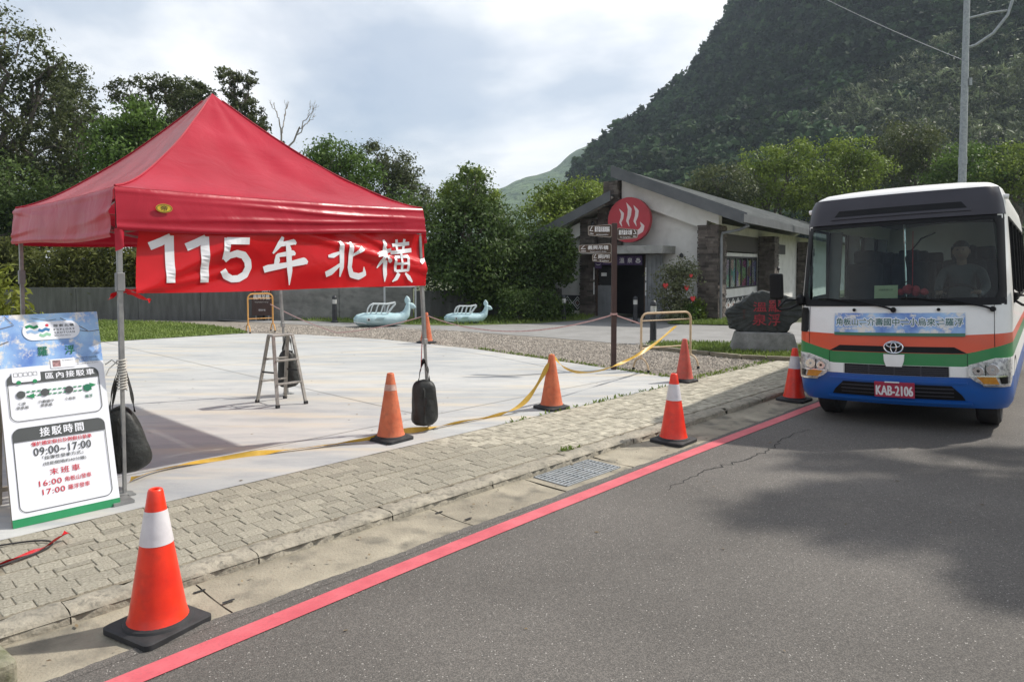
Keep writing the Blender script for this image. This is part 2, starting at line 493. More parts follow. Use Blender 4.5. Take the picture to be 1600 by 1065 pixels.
def concrete_plaza():
    m, N, L, P = newmat('plaza_concrete')
    t = N.new('ShaderNodeTexCoord')
    a = N.new('ShaderNodeTexNoise'); a.inputs['Scale'].default_value = .45; a.inputs['Detail'].default_value = 8
    mpn = N.new('ShaderNodeMapping'); mpn.inputs['Rotation'].default_value = (0, 0, -RZ); mpn.inputs['Scale'].default_value = (.5, 1.6, 1)
    L.new(t.outputs['Object'], mpn.inputs[0]); L.new(mpn.outputs[0], a.inputs['Vector'])
    r = ramp(N, (.355, .364, .368), (.455, .455, .447), .36, .62); L.new(a.outputs['Fac'], r.inputs[0])
    b = N.new('ShaderNodeTexNoise'); b.inputs['Scale'].default_value = 2.3; b.inputs['Detail'].default_value = 9; b.inputs['Roughness'].default_value = .7
    L.new(mpn.outputs[0], b.inputs['Vector'])
    rb = ramp(N, (.78, .80, .82), (1.05, 1.04, 1.0), .38, .56); L.new(b.outputs['Fac'], rb.inputs[0])
    mx = N.new('ShaderNodeMixRGB'); mx.blend_type = 'MULTIPLY'; mx.inputs[0].default_value = .8
    L.new(r.outputs[0], mx.inputs[1]); L.new(rb.outputs[0], mx.inputs[2])
    # rusty tan streaks left by water
    c = N.new('ShaderNodeTexNoise'); c.inputs['Scale'].default_value = 1.1; c.inputs['Detail'].default_value = 5
    mp2 = N.new('ShaderNodeMapping'); mp2.inputs['Rotation'].default_value = (0, 0, -RZ + .5); mp2.inputs['Scale'].default_value = (.35, 2.6, 1); mp2.inputs['Location'].default_value = (4, 2, 0)
    L.new(t.outputs['Object'], mp2.inputs[0]); L.new(mp2.outputs[0], c.inputs['Vector'])
    rc = ramp(N, (0, 0, 0), (.75, .75, .75), .52, .68); L.new(c.outputs['Fac'], rc.inputs[0])
    m2 = N.new('ShaderNodeMixRGB'); m2.inputs[2].default_value = (.52, .46, .36, 1)
    L.new(rc.outputs[0], m2.inputs[0]); L.new(mx.outputs[0], m2.inputs[1])
    # small dark specks
    vo = N.new('ShaderNodeTexVoronoi'); vo.inputs['Scale'].default_value = 1.6
    L.new(t.outputs['Object'], vo.inputs['Vector'])
    lt = N.new('ShaderNodeMath'); lt.operation = 'LESS_THAN'; lt.inputs[1].default_value = .03
    L.new(vo.outputs['Distance'], lt.inputs[0])
    m3 = N.new('ShaderNodeMixRGB'); m3.inputs[2].default_value = (.16, .15, .13, 1)
    L.new(lt.outputs[0], m3.inputs[0]); L.new(m2.outputs[0], m3.inputs[1])
    L.new(m3.outputs[0], P.inputs['Base Color'])
    P.inputs['Roughness'].default_value = .7
    bb = N.new('ShaderNodeBump'); bb.inputs['Strength'].default_value = .25; bb.inputs['Distance'].default_value = .008
    n4 = N.new('ShaderNodeTexNoise'); n4.inputs['Scale'].default_value = 26; n4.inputs['Detail'].default_value = 8
    L.new(t.outputs['Object'], n4.inputs['Vector']); L.new(n4.outputs['Fac'], bb.inputs['Height']); L.new(bb.outputs[0], P.inputs['Normal'])
    return m
M_CONC = concrete_plaza()
M_RED = mat('red_line_paint', (.50, .085, .105), (.62, .13, .15), rough=.6, scale=5, c3=(.30, .08, .09), scale3=60, amt3=.35, bump=.25, bscale=120, bdist=.004)
M_GUT = mat('gutter_concrete', (.20, .178, .135), (.37, .33, .25), rough=.88, scale=2.2, c3=(.085, .08, .065), scale3=4.5, amt3=.75, bump=.6, bscale=60, bdist=.01, pa=.3, pb=.66)
M_KERB = mat('kerb_concrete', (.24, .22, .175), (.37, .335, .265), rough=.9, scale=5, c3=(.09, .085, .07), scale3=22, amt3=.6, bump=.7, bscale=50, bdist=.012)
M_PAVER = mat('paver_stone', (.29, .268, .208), (.475, .44, .35), rough=.88, scale=7, c3=(.13, .118, .09), scale3=11, amt3=.7, bump=.8, bscale=45, bdist=.012, objrand=.13)
M_JOINT = mat('paver_joint', (.15, .13, .095), (.25, .22, .16), rough=.95, scale=12, bump=.4)
M_PAVFAR = mat('paver_stone_far', (.29, .268, .208), (.475, .44, .35), rough=.88, scale=7, c3=(.13, .118, .09), scale3=11, amt3=.7, bump=.8, bscale=45, bdist=.012, island=.13)

def sheet(name, poly, z, m, uvf=True, zf=None):
    mb = MB()
    P = [R(*p) for p in poly] if uvf else [(p[0], p[1], 0) for p in poly]
    mb.add([(p[0], p[1], z if zf is None else zf(*UV(p[0], p[1]))) for p in P], [tuple(range(len(P)))])
    o = mb.build(name, m, fixn=False)
    me = o.data
    if me.polygons[0].normal.z < 0:
        me.flip_normals()
    tag(o, kind='structure')
    return o

g = MB(); g.add([(-2500, -600, -.35), (2500, -600, -.35), (2500, 3500, -.35), (-2500, 3500, -.35)], [(0, 1, 2, 3)])
tag(g.build('ground', M_SOIL), kind='structure')
# road with crossfall
mb = MB()
us = np.linspace(-30, 130, 41); vs_ = [-5.2, -2, 0.5, 2, 3.535]
mb.grid(lambda a, b: R(-30 + 160 * a, vs_[int(round(b * 4))], road_z(vs_[int(round(b * 4))])), 40, 4)
road = tag(mb.build('road', M_ASPH), kind='structure')
mb = MB()
redw = lambda u: float(np.interp(u, [-6, 0, 1, 2, 3, 4, 5.5, 7.5, 10, 60], [2.98, 3.19, 3.225, 3.262, 3.297, 3.325, 3.352, 3.372, 3.38, 3.38]))
mb.grid(lambda a, b: R(-6 + 60 * a, redw(-6 + 60 * a) + .135 * b + .004 * math.sin(91 * a * 7), road_z(redw(-6 + 60 * a) + .135 * b) + .005), 120, 1)
mb.build('red_line', M_RED, road)
# a crack wandering through the asphalt
rng = np.random.default_rng(4)
mb = MB()
pts = []
for i in range(46):
    t = i / 45
    pts.append((4.9 + 2.9 * t, 2.97 - .02 * t + .05 * math.sin(9 * t) + rng.normal() * .018))
vs = []
for i, (u, v) in enumerate(pts):
    w = .002 + .006 * math.sin(PI * i / 45) * rng.uniform(.3, 1)
    vs += [R(u, v - w, road_z(v) + .003), R(u, v + w, road_z(v) + .003)]
mb.add(vs, [(2 * i, 2 * i + 1, 2 * i + 3, 2 * i + 2) for i in range(45)])
mb.build('crack', mat('crack_dark', (.02, .02, .02), rough=1.0), road)
verge = sheet('verge', [(-30, -5.2), (130, -5.2), (130, -30), (-30, -30)], 0, M_GRASS, zf=lambda u, v: road_z(-5.2) + .05)

# gutter slabs -------------------------------------------------------------
gut = sheet('gutter', [(-6, 3.5), (60, 3.5), (60, 4.06), (-6, 4.06)], -.073, M_JOINT)
cuts = [-3.0, -1.6, -.2, 1.62, 3.34, 4.36]
u = 5.32
while u < 32:
    cuts.append(u); u += 1.25
slabs = []
for a, b in zip(cuts[:-1], cuts[1:]):
    if abs(a - 4.36) < .01: continue
    slabs.append((a + .005, b - .005))
rng = np.random.default_rng(9)
for a, b in slabs:
    mb = MB()
    n = max(8, int((b - a) / .06))
    e0 = [3.515 + .012 * rng.normal() for _ in range(n + 1)]
    def fn(s, t):
        v = e0[int(round(s * n))] * (1 - t) + 4.035 * t
        return R(a + (b - a) * s, v, (-.080 if t < .01 else -.0595) - .010 * math.sin(PI * min(1, t * 1.1)) * (t > .01))
    mb.grid(fn, n, 10)
    mb.build('gutter_slab', M_GUT, gut, smooth=True)
# ragged asphalt edge lapping on the gutter, weep holes in the slabs
mb = MB(); vs = []
ne = 620
ed_ = np.cumsum(rng.normal(size=ne + 1)) * .0035; ed_ -= np.convolve(ed_, np.ones(41) / 41, 'same'); ed_ += rng.normal(size=ne + 1) * .003
for i in range(ne + 1):
    u_ = -1 + 17 * i / ne; vs += [R(u_, 3.50, road_z(3.50) + .0015), R(u_, 3.55 + float(ed_[i]), -.0555)]
mb.add(vs, [(2 * i, 2 * i + 1, 2 * i + 3, 2 * i + 2) for i in range(ne)]); mb.build('asphalt_edge', M_ASPH, road, fixn=False)
for (u_, v_) in ((3.34, 3.93), (3.40, 3.68), (1.60, 3.93), (1.66, 3.70)):
    mb = MB(); mb.add([R(u_ + .035 * math.cos(t), v_ + .013 * math.sin(t) + .003 * math.sin(3 * t), -.0585) for t in np.linspace(0, 2 * PI, 15)[:-1]], [tuple(range(14))]); mb.build('weep_hole', mat('crack_dark', (.02, .02, .02), rough=1.0), gut)
# drain frame and grate
mb = MB()
gx0, gx1, gv0, gv1 = 4.375, 5.305, 3.53, 4.035
for (a, b, c, d) in ((gx0, gx1, gv0, gv0 + .11), (gx0, gx1, gv1 - .03, gv1), (gx0, gx0 + .09, gv0 + .11, gv1 - .03), (gx1 - .09, gx1, gv0 + .11, gv1 - .03)):
    q = [R(a, c, -.064), R(b, c, -.064), R(b, d, -.064), R(a, d, -.064)]
    mb.add(q, [(0, 1, 2, 3)])
mb.build('drain_surround', M_GUT, gut)
grate = thing('drain_grate', R(4.84, 3.825, -.07), RZ, 'grey galvanised drain grate in the gutter beside the red line', 'grate')
M_GALV = mat('galvanised_steel', (.26, .28, .29), (.38, .40, .41), rough=.55, metal=.35, scale=12)
mb = MB(); mb.box((0, -.178, 0), (.76, .012, .03)); mb.box((0, .178, 0), (.76, .012, .03)); mb.box((-.372, 0, 0), (.016, .36, .03)); mb.box((.372, 0, 0), (.016, .36, .03))
mb.build('frame', M_GALV, grate)
for k in range(8):
    mb = MB(); mb.box((0, -.147 + k * .042, .0), (.73, .018, .028)); mb.build('bar', M_GALV, grate)
for k in range(4):
    mb = MB(); mb.box((-.28 + k * .187, 0, .002), (.012, .34, .026)); mb.build('cross_bar', M_GALV, grate)

# kerb stones --------------------------------------------------------------
kerb = sheet('kerb', [(-6, 4.03), (60, 4.03), (60, 4.24), (-6, 4.24)], -.018, M_KERB)
u = -3.0
while u < 32:
    L_ = 1.0 if u < 12 else 2.0
    n = int(L_ / .05)
    prof = [(4.030, -.075), (4.030, -.03), (4.040, -.008), (4.062, .002), (4.13, .003), (4.20, .002), (4.222, -.02)]
    j = rng.normal(size=(n + 1, len(prof), 2)) * np.array([.005, .004])
    chip = (rng.uniform(size=n + 1) > .86)
    def fn(s, t):
        i = int(round(s * n)); k = int(round(t * (len(prof) - 1)))
        v, z = prof[k]; dv, dz = j[i, k]
        if chip[i] and k in (1, 2, 3): dv += .018; dz -= .012
        if k == 0: dz = dv = 0
        return R(u + .003 + (L_ - .006) * s, v + dv, z + dz)
    mb = MB(); mb.grid(fn, n, len(prof) - 1)
    mb.build('kerb_stone', M_KERB, kerb, smooth=True, angle=60)
    u += L_

# pavers -------------------------------------------------------------------
walk = sheet('sidewalk', [(-6, 4.215), (60, 4.215), (60, 5.44), (-6, 5.44)], -.006, M_JOINT)
def paver_mesh(seed):
    r = random.Random(seed); mb = MB()
    ins = .02
    b = [(-.5, -.5), (.5, -.5), (.5, .5), (-.5, .5)]
    lo = [(x, y, -.022) for x, y in b]
    md = [(x * (1 - .008), y * (1 - .01), -.0025 + r.uniform(-.0006, .0006)) for x, y in b]
    tp = [(x * (1 - 2 * ins) + r.uniform(-.012, .012), y * (1 - 2 * ins) + r.uniform(-.012, .012), r.uniform(-.0008, .0012)) for x, y in b]
    c = [(r.uniform(-.15, .15), r.uniform(-.15, .15), r.uniform(.0, .004))]
    vs = lo + md + tp + c
    fs = [(i, (i + 1) % 4, 4 + (i + 1) % 4, 4 + i) for i in range(4)] + [(4 + i, 4 + (i + 1) % 4, 8 + (i + 1) % 4, 8 + i) for i in range(4)] + [(8 + i, 8 + (i + 1) % 4, 12) for i in range(4)]
    mb.add(vs, fs)
    return mb
PV = [paver_mesh(k) for k in range(6)]
PVM = []
for k in range(6):
    me = PV[k].mesh('paver'); me.materials.append(M_PAVER); PVM.append(me)
rr = random.Random(3)
cells = []
bands = [(4.235, .578, 5), (4.825, .60, 5)]
for v0, wd, nr in bands:
    rows = [rr.uniform(.8, 1.25) for _ in range(nr)]; sm = sum(rows); v = v0
    for rw in rows:
        h = wd * rw / sm
        u = -.3 - rr.uniform(0, .2)
        while u < 34:
            L_ = rr.choice([.10, .13, .15, .17, .20]) * rr.uniform(.9, 1.1)
            if u > 13: L_ *= 2.2
            if rr.random() < .2 and L_ > .15:      # split block
                cells.append((u + L_ / 2, v + h * .26, L_ - .004, h * .5 - .004)); cells.append((u + L_ / 2, v + h * .76, L_ - .004, h * .48 - .004))
            else:
                cells.append((u + L_ / 2, v + h / 2, L_ - .004, h - .005))
            u += L_
        v += h
def seen(u, v):
    x, y, _ = R(u, v)
    if y < 2.4: return -1
    px = 800 + 1110 * x / y
    return math.hypot(x, y) if -40 < px < 1640 else -1
vis = sorted([c for c in cells if seen(c[0], c[1]) > 0], key=lambda c: seen(c[0], c[1]))
far = MB()
for i, (cu_, cv_, a, b) in enumerate(vis):
    k = rr.randrange(6); tilt = rr.uniform(-.012, .012); dz = rr.uniform(-.0025, .002)
    if i < 298:
        o = bpy.data.objects.new('paver', PVM[k]); COL.objects.link(o); o.parent = walk
        o.location = R(cu_, cv_, dz); o.rotation_euler = (tilt, rr.uniform(-.008, .008), RZ + rr.uniform(-.015, .015)); o.scale = (a, b, 1)
    else:
        far.add([R(cu_ + x * a, cv_ + y * b, z + dz) for x, y, z in PV[k].v], PV[k].f)
tag(far.build('paver_field', M_PAVFAR, walk, fixn=False), kind='stuff')

# plaza slab, lawn, gravel, path -------------------------------------------
plaza = sheet('plaza', [(-14, 5.43), (9.62, 5.43), (9.75, 6.8), (10.1, 10.75), (9.94, 13.66), (9.3, 15.9), (8.44, 17.5), (7.2, 17.75), (5.05, 17.85), (0, 18.1), (-14, 18.5)], .0, M_CONC)
M_GROOVE = mat('groove_dark', (.20, .19, .17), (.30, .285, .25), rough=.95, scale=5)
for (p, q) in (((-6, 6.35), (9.66, 6.35)), ((-2.2, 5.43), (-2.2, 18)), ((9.95, 12.2), (-10, 12.4)), ((5.2, 6.35), (5.2, 17.7))):
    mb = MB(); d = Vector((q[0] - p[0], q[1] - p[1])).normalized(); nn = Vector((-d.y, d.x)) * .005
    mb.add([R(p[0] + nn.x, p[1] + nn.y, .003), R(q[0] + nn.x, q[1] + nn.y, .003), R(q[0] - nn.x, q[1] - nn.y, .003), R(p[0] - nn.x, p[1] - nn.y, .003)], [(0, 1, 2, 3)])
    mb.build('slab_joint', M_GROOVE, plaza)
gravel = sheet('gravel_bed', [(9.6, 5.43), (13.2, 5.43), (14.6, 7.5), (13.2, 9.6), (12.9, 12), (13.2, 15.0), (12.2, 17.4), (8.0, 24.5), (5.0, 27.6), (-12, 32), (-14, 18), (5, 17.5), (9, 15)], -.012, M_GRAVEL)
lawn_poly = [(-9.37, 15.94), (-6.75, 18.15), (-7.6, 19.4), (-10.2, 21.4), (-13.2, 22.2), (-20, 23), (-22, 14)]
lawn = sheet('lawn', lawn_poly, .012, M_GRASS, uvf=False)
path = sheet('footpath', [(-9.5, 22.6), (-4.5, 19.9), (-1.2, 18.6), (.75, 17.2), (2.75, 15.5), (3.9, 15.35), (5.4, 15.5), (7.6, 14.6), (9.4, 13.6), (14, 16), (16, 22), (9, 21.6), (5.6, 21.6), (2.9, 23.2), (0, 22.9), (-3, 21.6)], -.004, M_PATH, uvf=False)
fore = sheet('entrance_apron', [(2.2, 22.5), (4.6, 20.9), (5.3, 22.4), (3.0, 24.2)], .004, M_PATH, uvf=False)
isl_poly = [(2.75, 14.9), (4.3, 13.25), (5.9, 12.75), (7.2, 13.5), (6.6, 14.9), (4.6, 15.4), (3.2, 15.5)]
isl = sheet('grass_island', isl_poly, .03, M_GRASS, uvf=False)
front_poly = [(4.6, 20.9), (6.4, 20.4), (8.2, 21.6), (6.9, 23.0), (5.4, 22.6)]
sheet('planting_bed', front_poly, .02, M_GRASS, uvf=False)
bed2 = [(-8.6, 23.3), (-4.0, 21.0), (-1.6, 20.4), (.8, 21.2), (2.4, 22.6), (2.8, 24.2), (.5, 27), (-4, 26)]
sheet('shrub_bed', bed2, .006, M_GRASS, uvf=False)

def inpoly(x, y, poly):
    c = False; n = len(poly)
    for i in range(n):
        x1, y1 = poly[i]; x2, y2 = poly[(i + 1) % n]
        if (y1 > y) != (y2 > y) and x < (x2 - x1) * (y - y1) / (y2 - y1) + x1: c = not c
    return c
def scatter(poly, n, rng):
    xs = [p[0] for p in poly]; ys = [p[1] for p in poly]; out = []
    while len(out) < n:
        x = rng.uniform(min(xs), max(xs)); y = rng.uniform(min(ys), max(ys))
        if inpoly(x, y, poly): out.append((x, y))
    return np.array(out)
def grass(name, polys, z, seed, h=.06, label=None):
    rng = np.random.default_rng(seed); V = []
    for poly, n in polys:
        p = scatter(poly, n, rng); k = len(p)
        a = rng.uniform(0, 2 * PI, k); w = .012 + .01 * rng.uniform(size=k); hh = h * rng.uniform(.4, 1.5, k)
        v = np.zeros((k, 4, 3)); dx_ = np.cos(a) * w; dy_ = np.sin(a) * w
        lean = rng.normal(size=(k, 2)) * h * .5
        v[:, 0] = np.c_[p[:, 0] - dx_, p[:, 1] - dy_, np.full(k, z)]; v[:, 1] = np.c_[p[:, 0] + dx_, p[:, 1] + dy_, np.full(k, z)]
        v[:, 2] = np.c_[p[:, 0] + dx_ * .2 + lean[:, 0], p[:, 1] + dy_ * .2 + lean[:, 1], z + hh]; v[:, 3] = np.c_[p[:, 0] - dx_ * .2 + lean[:, 0], p[:, 1] - dy_ * .2 + lean[:, 1], z + hh * .97]
        V.append(v.reshape(-1, 3))
    o = obj(name, quads_to_mesh(name, np.concatenate(V)), M_BLADE)
    return tag(o, label, 'grass', kind='stuff')
grass('grass_blades', [([p for p in lawn_poly if p[0] > -15] + [(-13, 15)], 14000)], .01, 5, .05, 'short green lawn beyond the concrete plaza')
grass('grass_tufts', [(isl_poly, 9000), (front_poly, 4000), (bed2, 7000)], .02, 6, .075, 'rough green grass around the rock and along the footpath')
grass('weed_tufts', [([R(u, v)[:2] for u, v in q], n) for q, n in (([(5.6, 5.40), (9.6, 5.40), (9.6, 5.46), (5.6, 5.46)], 110), ([(9.55, 5.5), (9.75, 6.9), (10.15, 10.8), (10.3, 10.8), (9.9, 6.9), (9.7, 5.5)], 420), ([(5.05, 4.20), (5.35, 4.20), (5.35, 4.26), (5.05, 4.26)], 16), ([(9.5, 5.42), (13.2, 5.42), (13.2, 5.6), (9.5, 5.6)], 260))], -.004, 8, .035, 'small weeds along the joints of the plaza and pavement')
rng = np.random.default_rng(12)
# stones lying on the gravel bed
gp = [(9.75, 5.6), (13.0, 5.6), (14.2, 7.5), (12.8, 9.6), (12.6, 12), (12.6, 15.0), (11.6, 17.0), (9.4, 20), (8.7, 17.8), (9.4, 15.9), (10.0, 13.66), (10.2, 10.75)]
pp = scatter(gp, 15000, rng)
k = len(pp); s = rng.uniform(.012, .034, k)
oct_ = np.array([(1, 0, 0), (0, 1, 0), (-1, 0, 0), (0, -1, 0), (0, 0, .7)])
a = rng.uniform(0, 2 * PI, k)
st = MB(); VV = []; FF = []
for i in range(k):
    c, sn = math.cos(a[i]), math.sin(a[i]); x0, y0, _ = R(pp[i, 0], pp[i, 1]); e = rng.uniform(.6, 1.3)
    for (x, y, z) in oct_:
        X, Y = x * s[i] * e, y * s[i]
        VV.append((x0 + X * c - Y * sn, y0 + X * sn + Y * c, -.012 + z * s[i] + .002))
    o = 5 * i
    FF += [(o, o + 1, o + 4), (o + 1, o + 2, o + 4), (o + 2, o + 3, o + 4), (o + 3, o, o + 4)]
st.v = VV; st.f = FF; st.m = [0] * len(FF)
tag(st.build('gravel_stones', M_STONE, fixn=False), 'loose tan gravel between the plaza and the footpath', 'gravel', kind='stuff')
# a few dry leaves and chips
ll = []
for (q, n_) in (([R(u, v)[:2] for u, v in ((.8, 3.55), (14, 3.55), (14, 4.0), (.8, 4.0))], 90), ([R(u, v)[:2] for u, v in ((2, 5.5), (9.5, 5.5), (9.8, 12), (3, 12))], 70), ([R(u, v)[:2] for u, v in ((1, .5), (9, .5), (9, 3.2), (1, 3.2))], 26), ([R(u, v)[:2] for u, v in ((9.8, 5.5), (13, 5.5), (13, 4.4), (9, 4.4))], 60)):
    p_ = scatter(q, n_, rng)
    for x_, y_ in p_:
        v_ = UV(x_, y_)[1]; z_ = road_z(v_) + .004 if v_ < 3.5 else (-.05 if v_ < 4.03 else .004)
        a_ = rng.uniform(0, 2 * PI); l_ = rng.uniform(.008, .022); w_ = l_ * .45; c_, s_ = math.cos(a_), math.sin(a_)
        for (ax_, bx_, cz_) in ((-l_, 0, 0), (0, w_, .004), (l_, 0, .003), (0, -w_, .001)):
            ll.append((x_ + ax_ * c_ - bx_ * s_, y_ + ax_ * s_ + bx_ * c_, z_ + cz_))
tag(obj('leaf_litter', quads_to_mesh('leaf_litter', np.array(ll)), mat('dry_leaf', (.10, .07, .04), (.20, .15, .08), rough=.9, island=.5)), 'small dry leaves scattered over the gutter, road and plaza', 'litter', kind='stuff')
# kerb edging of the grass island
M_EDGE = mat('edging_stone', (.16, .14, .10), (.26, .23, .17), rough=.9, scale=6, c3=(.06, .07, .035), scale3=12, amt3=.6, bump=.5)
ed = thing('island_edging', (2.7, 14.85, 0), 0); tag(ed, 'low mossy stone edging along the grass island with the rock', 'edging')
pl = [(2.72, 14.95), (3.4, 14.15), (4.3, 13.2), (5.1, 12.9), (5.9, 12.68), (6.6, 13.0)]
for i in range(len(pl) - 1):
    n = 2
    for j in range(n):
        a_ = Vector(pl[i]).lerp(Vector(pl[i + 1]), j / n); b_ = Vector(pl[i]).lerp(Vector(pl[i + 1]), (j + 1) / n - .02)
        mb = MB(); mb.bar((a_.x - 2.7, a_.y - 14.85, .03), (b_.x - 2.7, b_.y - 14.85, .03), .11, .085)
        mb.build('edging_stone', M_EDGE, ed, bevel=.012)

# ================================================================== HILLS
M_HILL = mat('hill_forest_floor', (.012, .02, .010), (.03, .045, .018), rough=.95, scale=.06, bump=.6, bscale=.3, bdist=3)
M_FARHILL = mat('far_hill_forest', (.03, .07, .022), (.085, .14, .045), rough=.95, scale=.035, bump=1.0, bscale=.09, bdist=10, detail=8)
def interp(pts, x):
    return float(np.interp(x, [p[0] for p in pts], [p[1] for p in pts]))
def sstep(a, b, x):
    t = min(1, max(0, (x - a) / (b - a))); return t * t * (3 - 2 * t)
def lumps(x, y, s):
    return (math.sin(x / s + 1.3 * math.sin(y / s * .7)) + math.sin(y / s * 1.3 + 2.1 * math.sin(x / s * .6)) + .5 * math.sin((x + y) / s * 2.3)) / 2.5
MP = [(2, -4), (12, 8), (20, 19), (26, 31), (29, 40), (43, 54), (62, 67), (76, 79), (84, 89), (95, 106), (112, 136), (140, 172), (190, 205), (260, 215), (420, 180)]
def mountain_z(x, y):
    b = interp(MP, x - 2.0 * lumps(x, y, 17))
    t = min(1, max(0, (y - 95) / 205.)); t = t ** .85
    if y > 330: t *= 1 - .5 * sstep(330, 520, y)
    return -3 + (b + 3) * t + 3.2 * lumps(x, y, 26) * t
BP = [(50, -4), (58, 10), (67, 27), (78, 37), (92, 46), (107, 54), (122, 62), (160, 82), (220, 100)]
def bamboo_z(x, y):
    b = interp(BP, x - 1.5 * lumps(x, y, 13))
    t = min(1, max(0, (y - 62) / 110.)) ** .9
    if y > 175: t *= 1 - .7 * sstep(175, 230, y)
    return -3 + (b + 3) * t + 1.0 * lumps(x, y, 14) * t
def field(name, fz, x0, x1, y0, y1, nx, ny, m):
    mb = MB(); mb.grid(lambda a, b: (x0 + (x1 - x0) * a, y0 + (y1 - y0) * b, fz(x0 + (x1 - x0) * a, y0 + (y1 - y0) * b)), nx, ny)
    return tag(mb.build(name, m, smooth=True, fixn=False, angle=180), kind='structure')
field('mountain', mountain_z, 0, 420, 80, 520, 70, 60, M_HILL)
field('bamboo_hill', bamboo_z, 46, 230, 55, 240, 40, 36, M_HILL)
FP = [(-150, -10), (-75, 52), (-22, 98), (14, 110), (57, 124), (84, 144), (160, 176), (300, 230)]
field('far_hill', lambda x, y: -6 + (interp(FP, x) + 6 + 6 * lumps(x, y, 40) + 2.5 * lumps(x, y, 11)) * min(1, (y - 500) / 400.) * (1 if y < 950 else max(0, 1 - (y - 950) / 500.)), -260, 400, 500, 1400, 150, 80, M_FARHILL)

def forest(name, fz, fdens, n, size, nleaf, leaf, m, seed, label, xr, yr, flat=.9, droop=0.0, aspect=.6, tall=1.0):
    rng = np.random.default_rng(seed)
    var = []
    for k in range(6):
        bl = [(rng.normal() * .35, rng.normal() * .35, .55 + rng.uniform(-.15, .3), .55, .55, .45 * tall) for _ in range(3)] + [(0, 0, .35, .75, .75, .5 * tall)]
        P, Nn = crown_pts(bl, nleaf, rng, .16, 16, .82)
        var.append(leaf_mesh('v', P, Nn, leaf, rng, aspect, .7, droop).reshape(-1, 3))
    V = []; TN = []; cnt = 0; tries = 0
    while cnt < n and tries < n * 30:
        tries += 1
        x = rng.uniform(*xr); y = rng.uniform(*yr)
        if not fdens(x, y, rng): continue
        z = fz(x, y); s = size * rng.choice([.6, .8, 1.0, 1.2, 1.5, 1.9]) * rng.uniform(.85, 1.15); a = rng.uniform(0, 2 * PI)
        c, sn = math.cos(a), math.sin(a); v = var[rng.integers(6)]
        V.append(np.c_[(v[:, 0] * c - v[:, 1] * sn) * s + x, (v[:, 0] * sn + v[:, 1] * c) * s + y, v[:, 2] * s * flat + z - .1 * s]); cnt += 1
        TN.append(np.full(len(v), rng.choice([.45, .6, .8, 1.0, 1.25, 1.65]) * rng.uniform(.85, 1.15)))
    o = obj(name, quads_to_mesh(name, np.concatenate(V)), m)
    at_ = o.data.attributes.new('tone', 'FLOAT', 'POINT'); at_.data.foreach_set('value', np.concatenate(TN).astype(np.float32))
    N, L = m.node_tree.nodes, m.node_tree.links       # each tree of the wood has its own leaf colour
    hs = [n for n in N if n.type == 'HUE_SAT'][0]; an = N.new('ShaderNodeAttribute'); an.attribute_name = 'tone'
    old = hs.inputs['Value'].links[0].from_socket; mu = N.new('ShaderNodeMath'); mu.operation = 'MULTIPLY'
    L.new(old, mu.inputs[0]); L.new(an.outputs['Fac'], mu.inputs[1]); L.new(mu.outputs[0], hs.inputs['Value'])
    return tag(o, label, 'forest', kind='stuff')
LF = {
    'LF_OLIVE': leaf_mat('leaf_olive', (.045, .060, .022), (.105, .125, .045)),
    'LF_GREY': leaf_mat('leaf_grey_green', (.060, .078, .034), (.125, .145, .065)),
    'LF_GREEN': leaf_mat('leaf_mid_green', (.055, .105, .018), (.125, .20, .04)),
    'LF_DARK': leaf_mat('leaf_dark_green', (.042, .078, .020), (.105, .155, .040)),
    'LF_LIME': leaf_mat('leaf_lime_green', (.10, .155, .024), (.23, .295, .05)),
}
def msee(x, y):
    px = x / y
    return .05 < px < .78
def mden(x, y, r):
    if not msee(x, y): return False
    z = mountain_z(x, y)
    if (z - 1.75) / y > .46 or z < 2: return False
    if x / y > .5 and (z - 1.75) / y < .2 and y > 200: return False
    return r.uniform() < .9
forest('mountain_forest', mountain_z, mden, 2700, 3.1, 250, .36, mat('leaf_mountain', (.019, .042, .018), (.052, .086, .031), rough=.8, scale=.16, spec=.15, transl=.2, island=.28, detail=2, pa=.3, pb=.7), 31,
       'dense dark green forest covering the steep mountain behind the bus', (5, 330), (100, 345))
def bden(x, y, r):
    if not (.40 < x / y < .80): return False
    z = bamboo_z(x, y)
    return z > 1 and (z - 1.75) / y < .42 and y < 178
forest('bamboo_grove', bamboo_z, bden, 2600, 1.6, 130, .40, mat('leaf_bamboo_hill', (.07, .095, .045), (.14, .165, .082), rough=.6, scale=.12, spec=.2, transl=.25, island=.35), 32,
       'pale green bamboo covering the lower slope behind the bus at right', (46, 150), (62, 178), flat=1.25, aspect=.22, droop=.4)

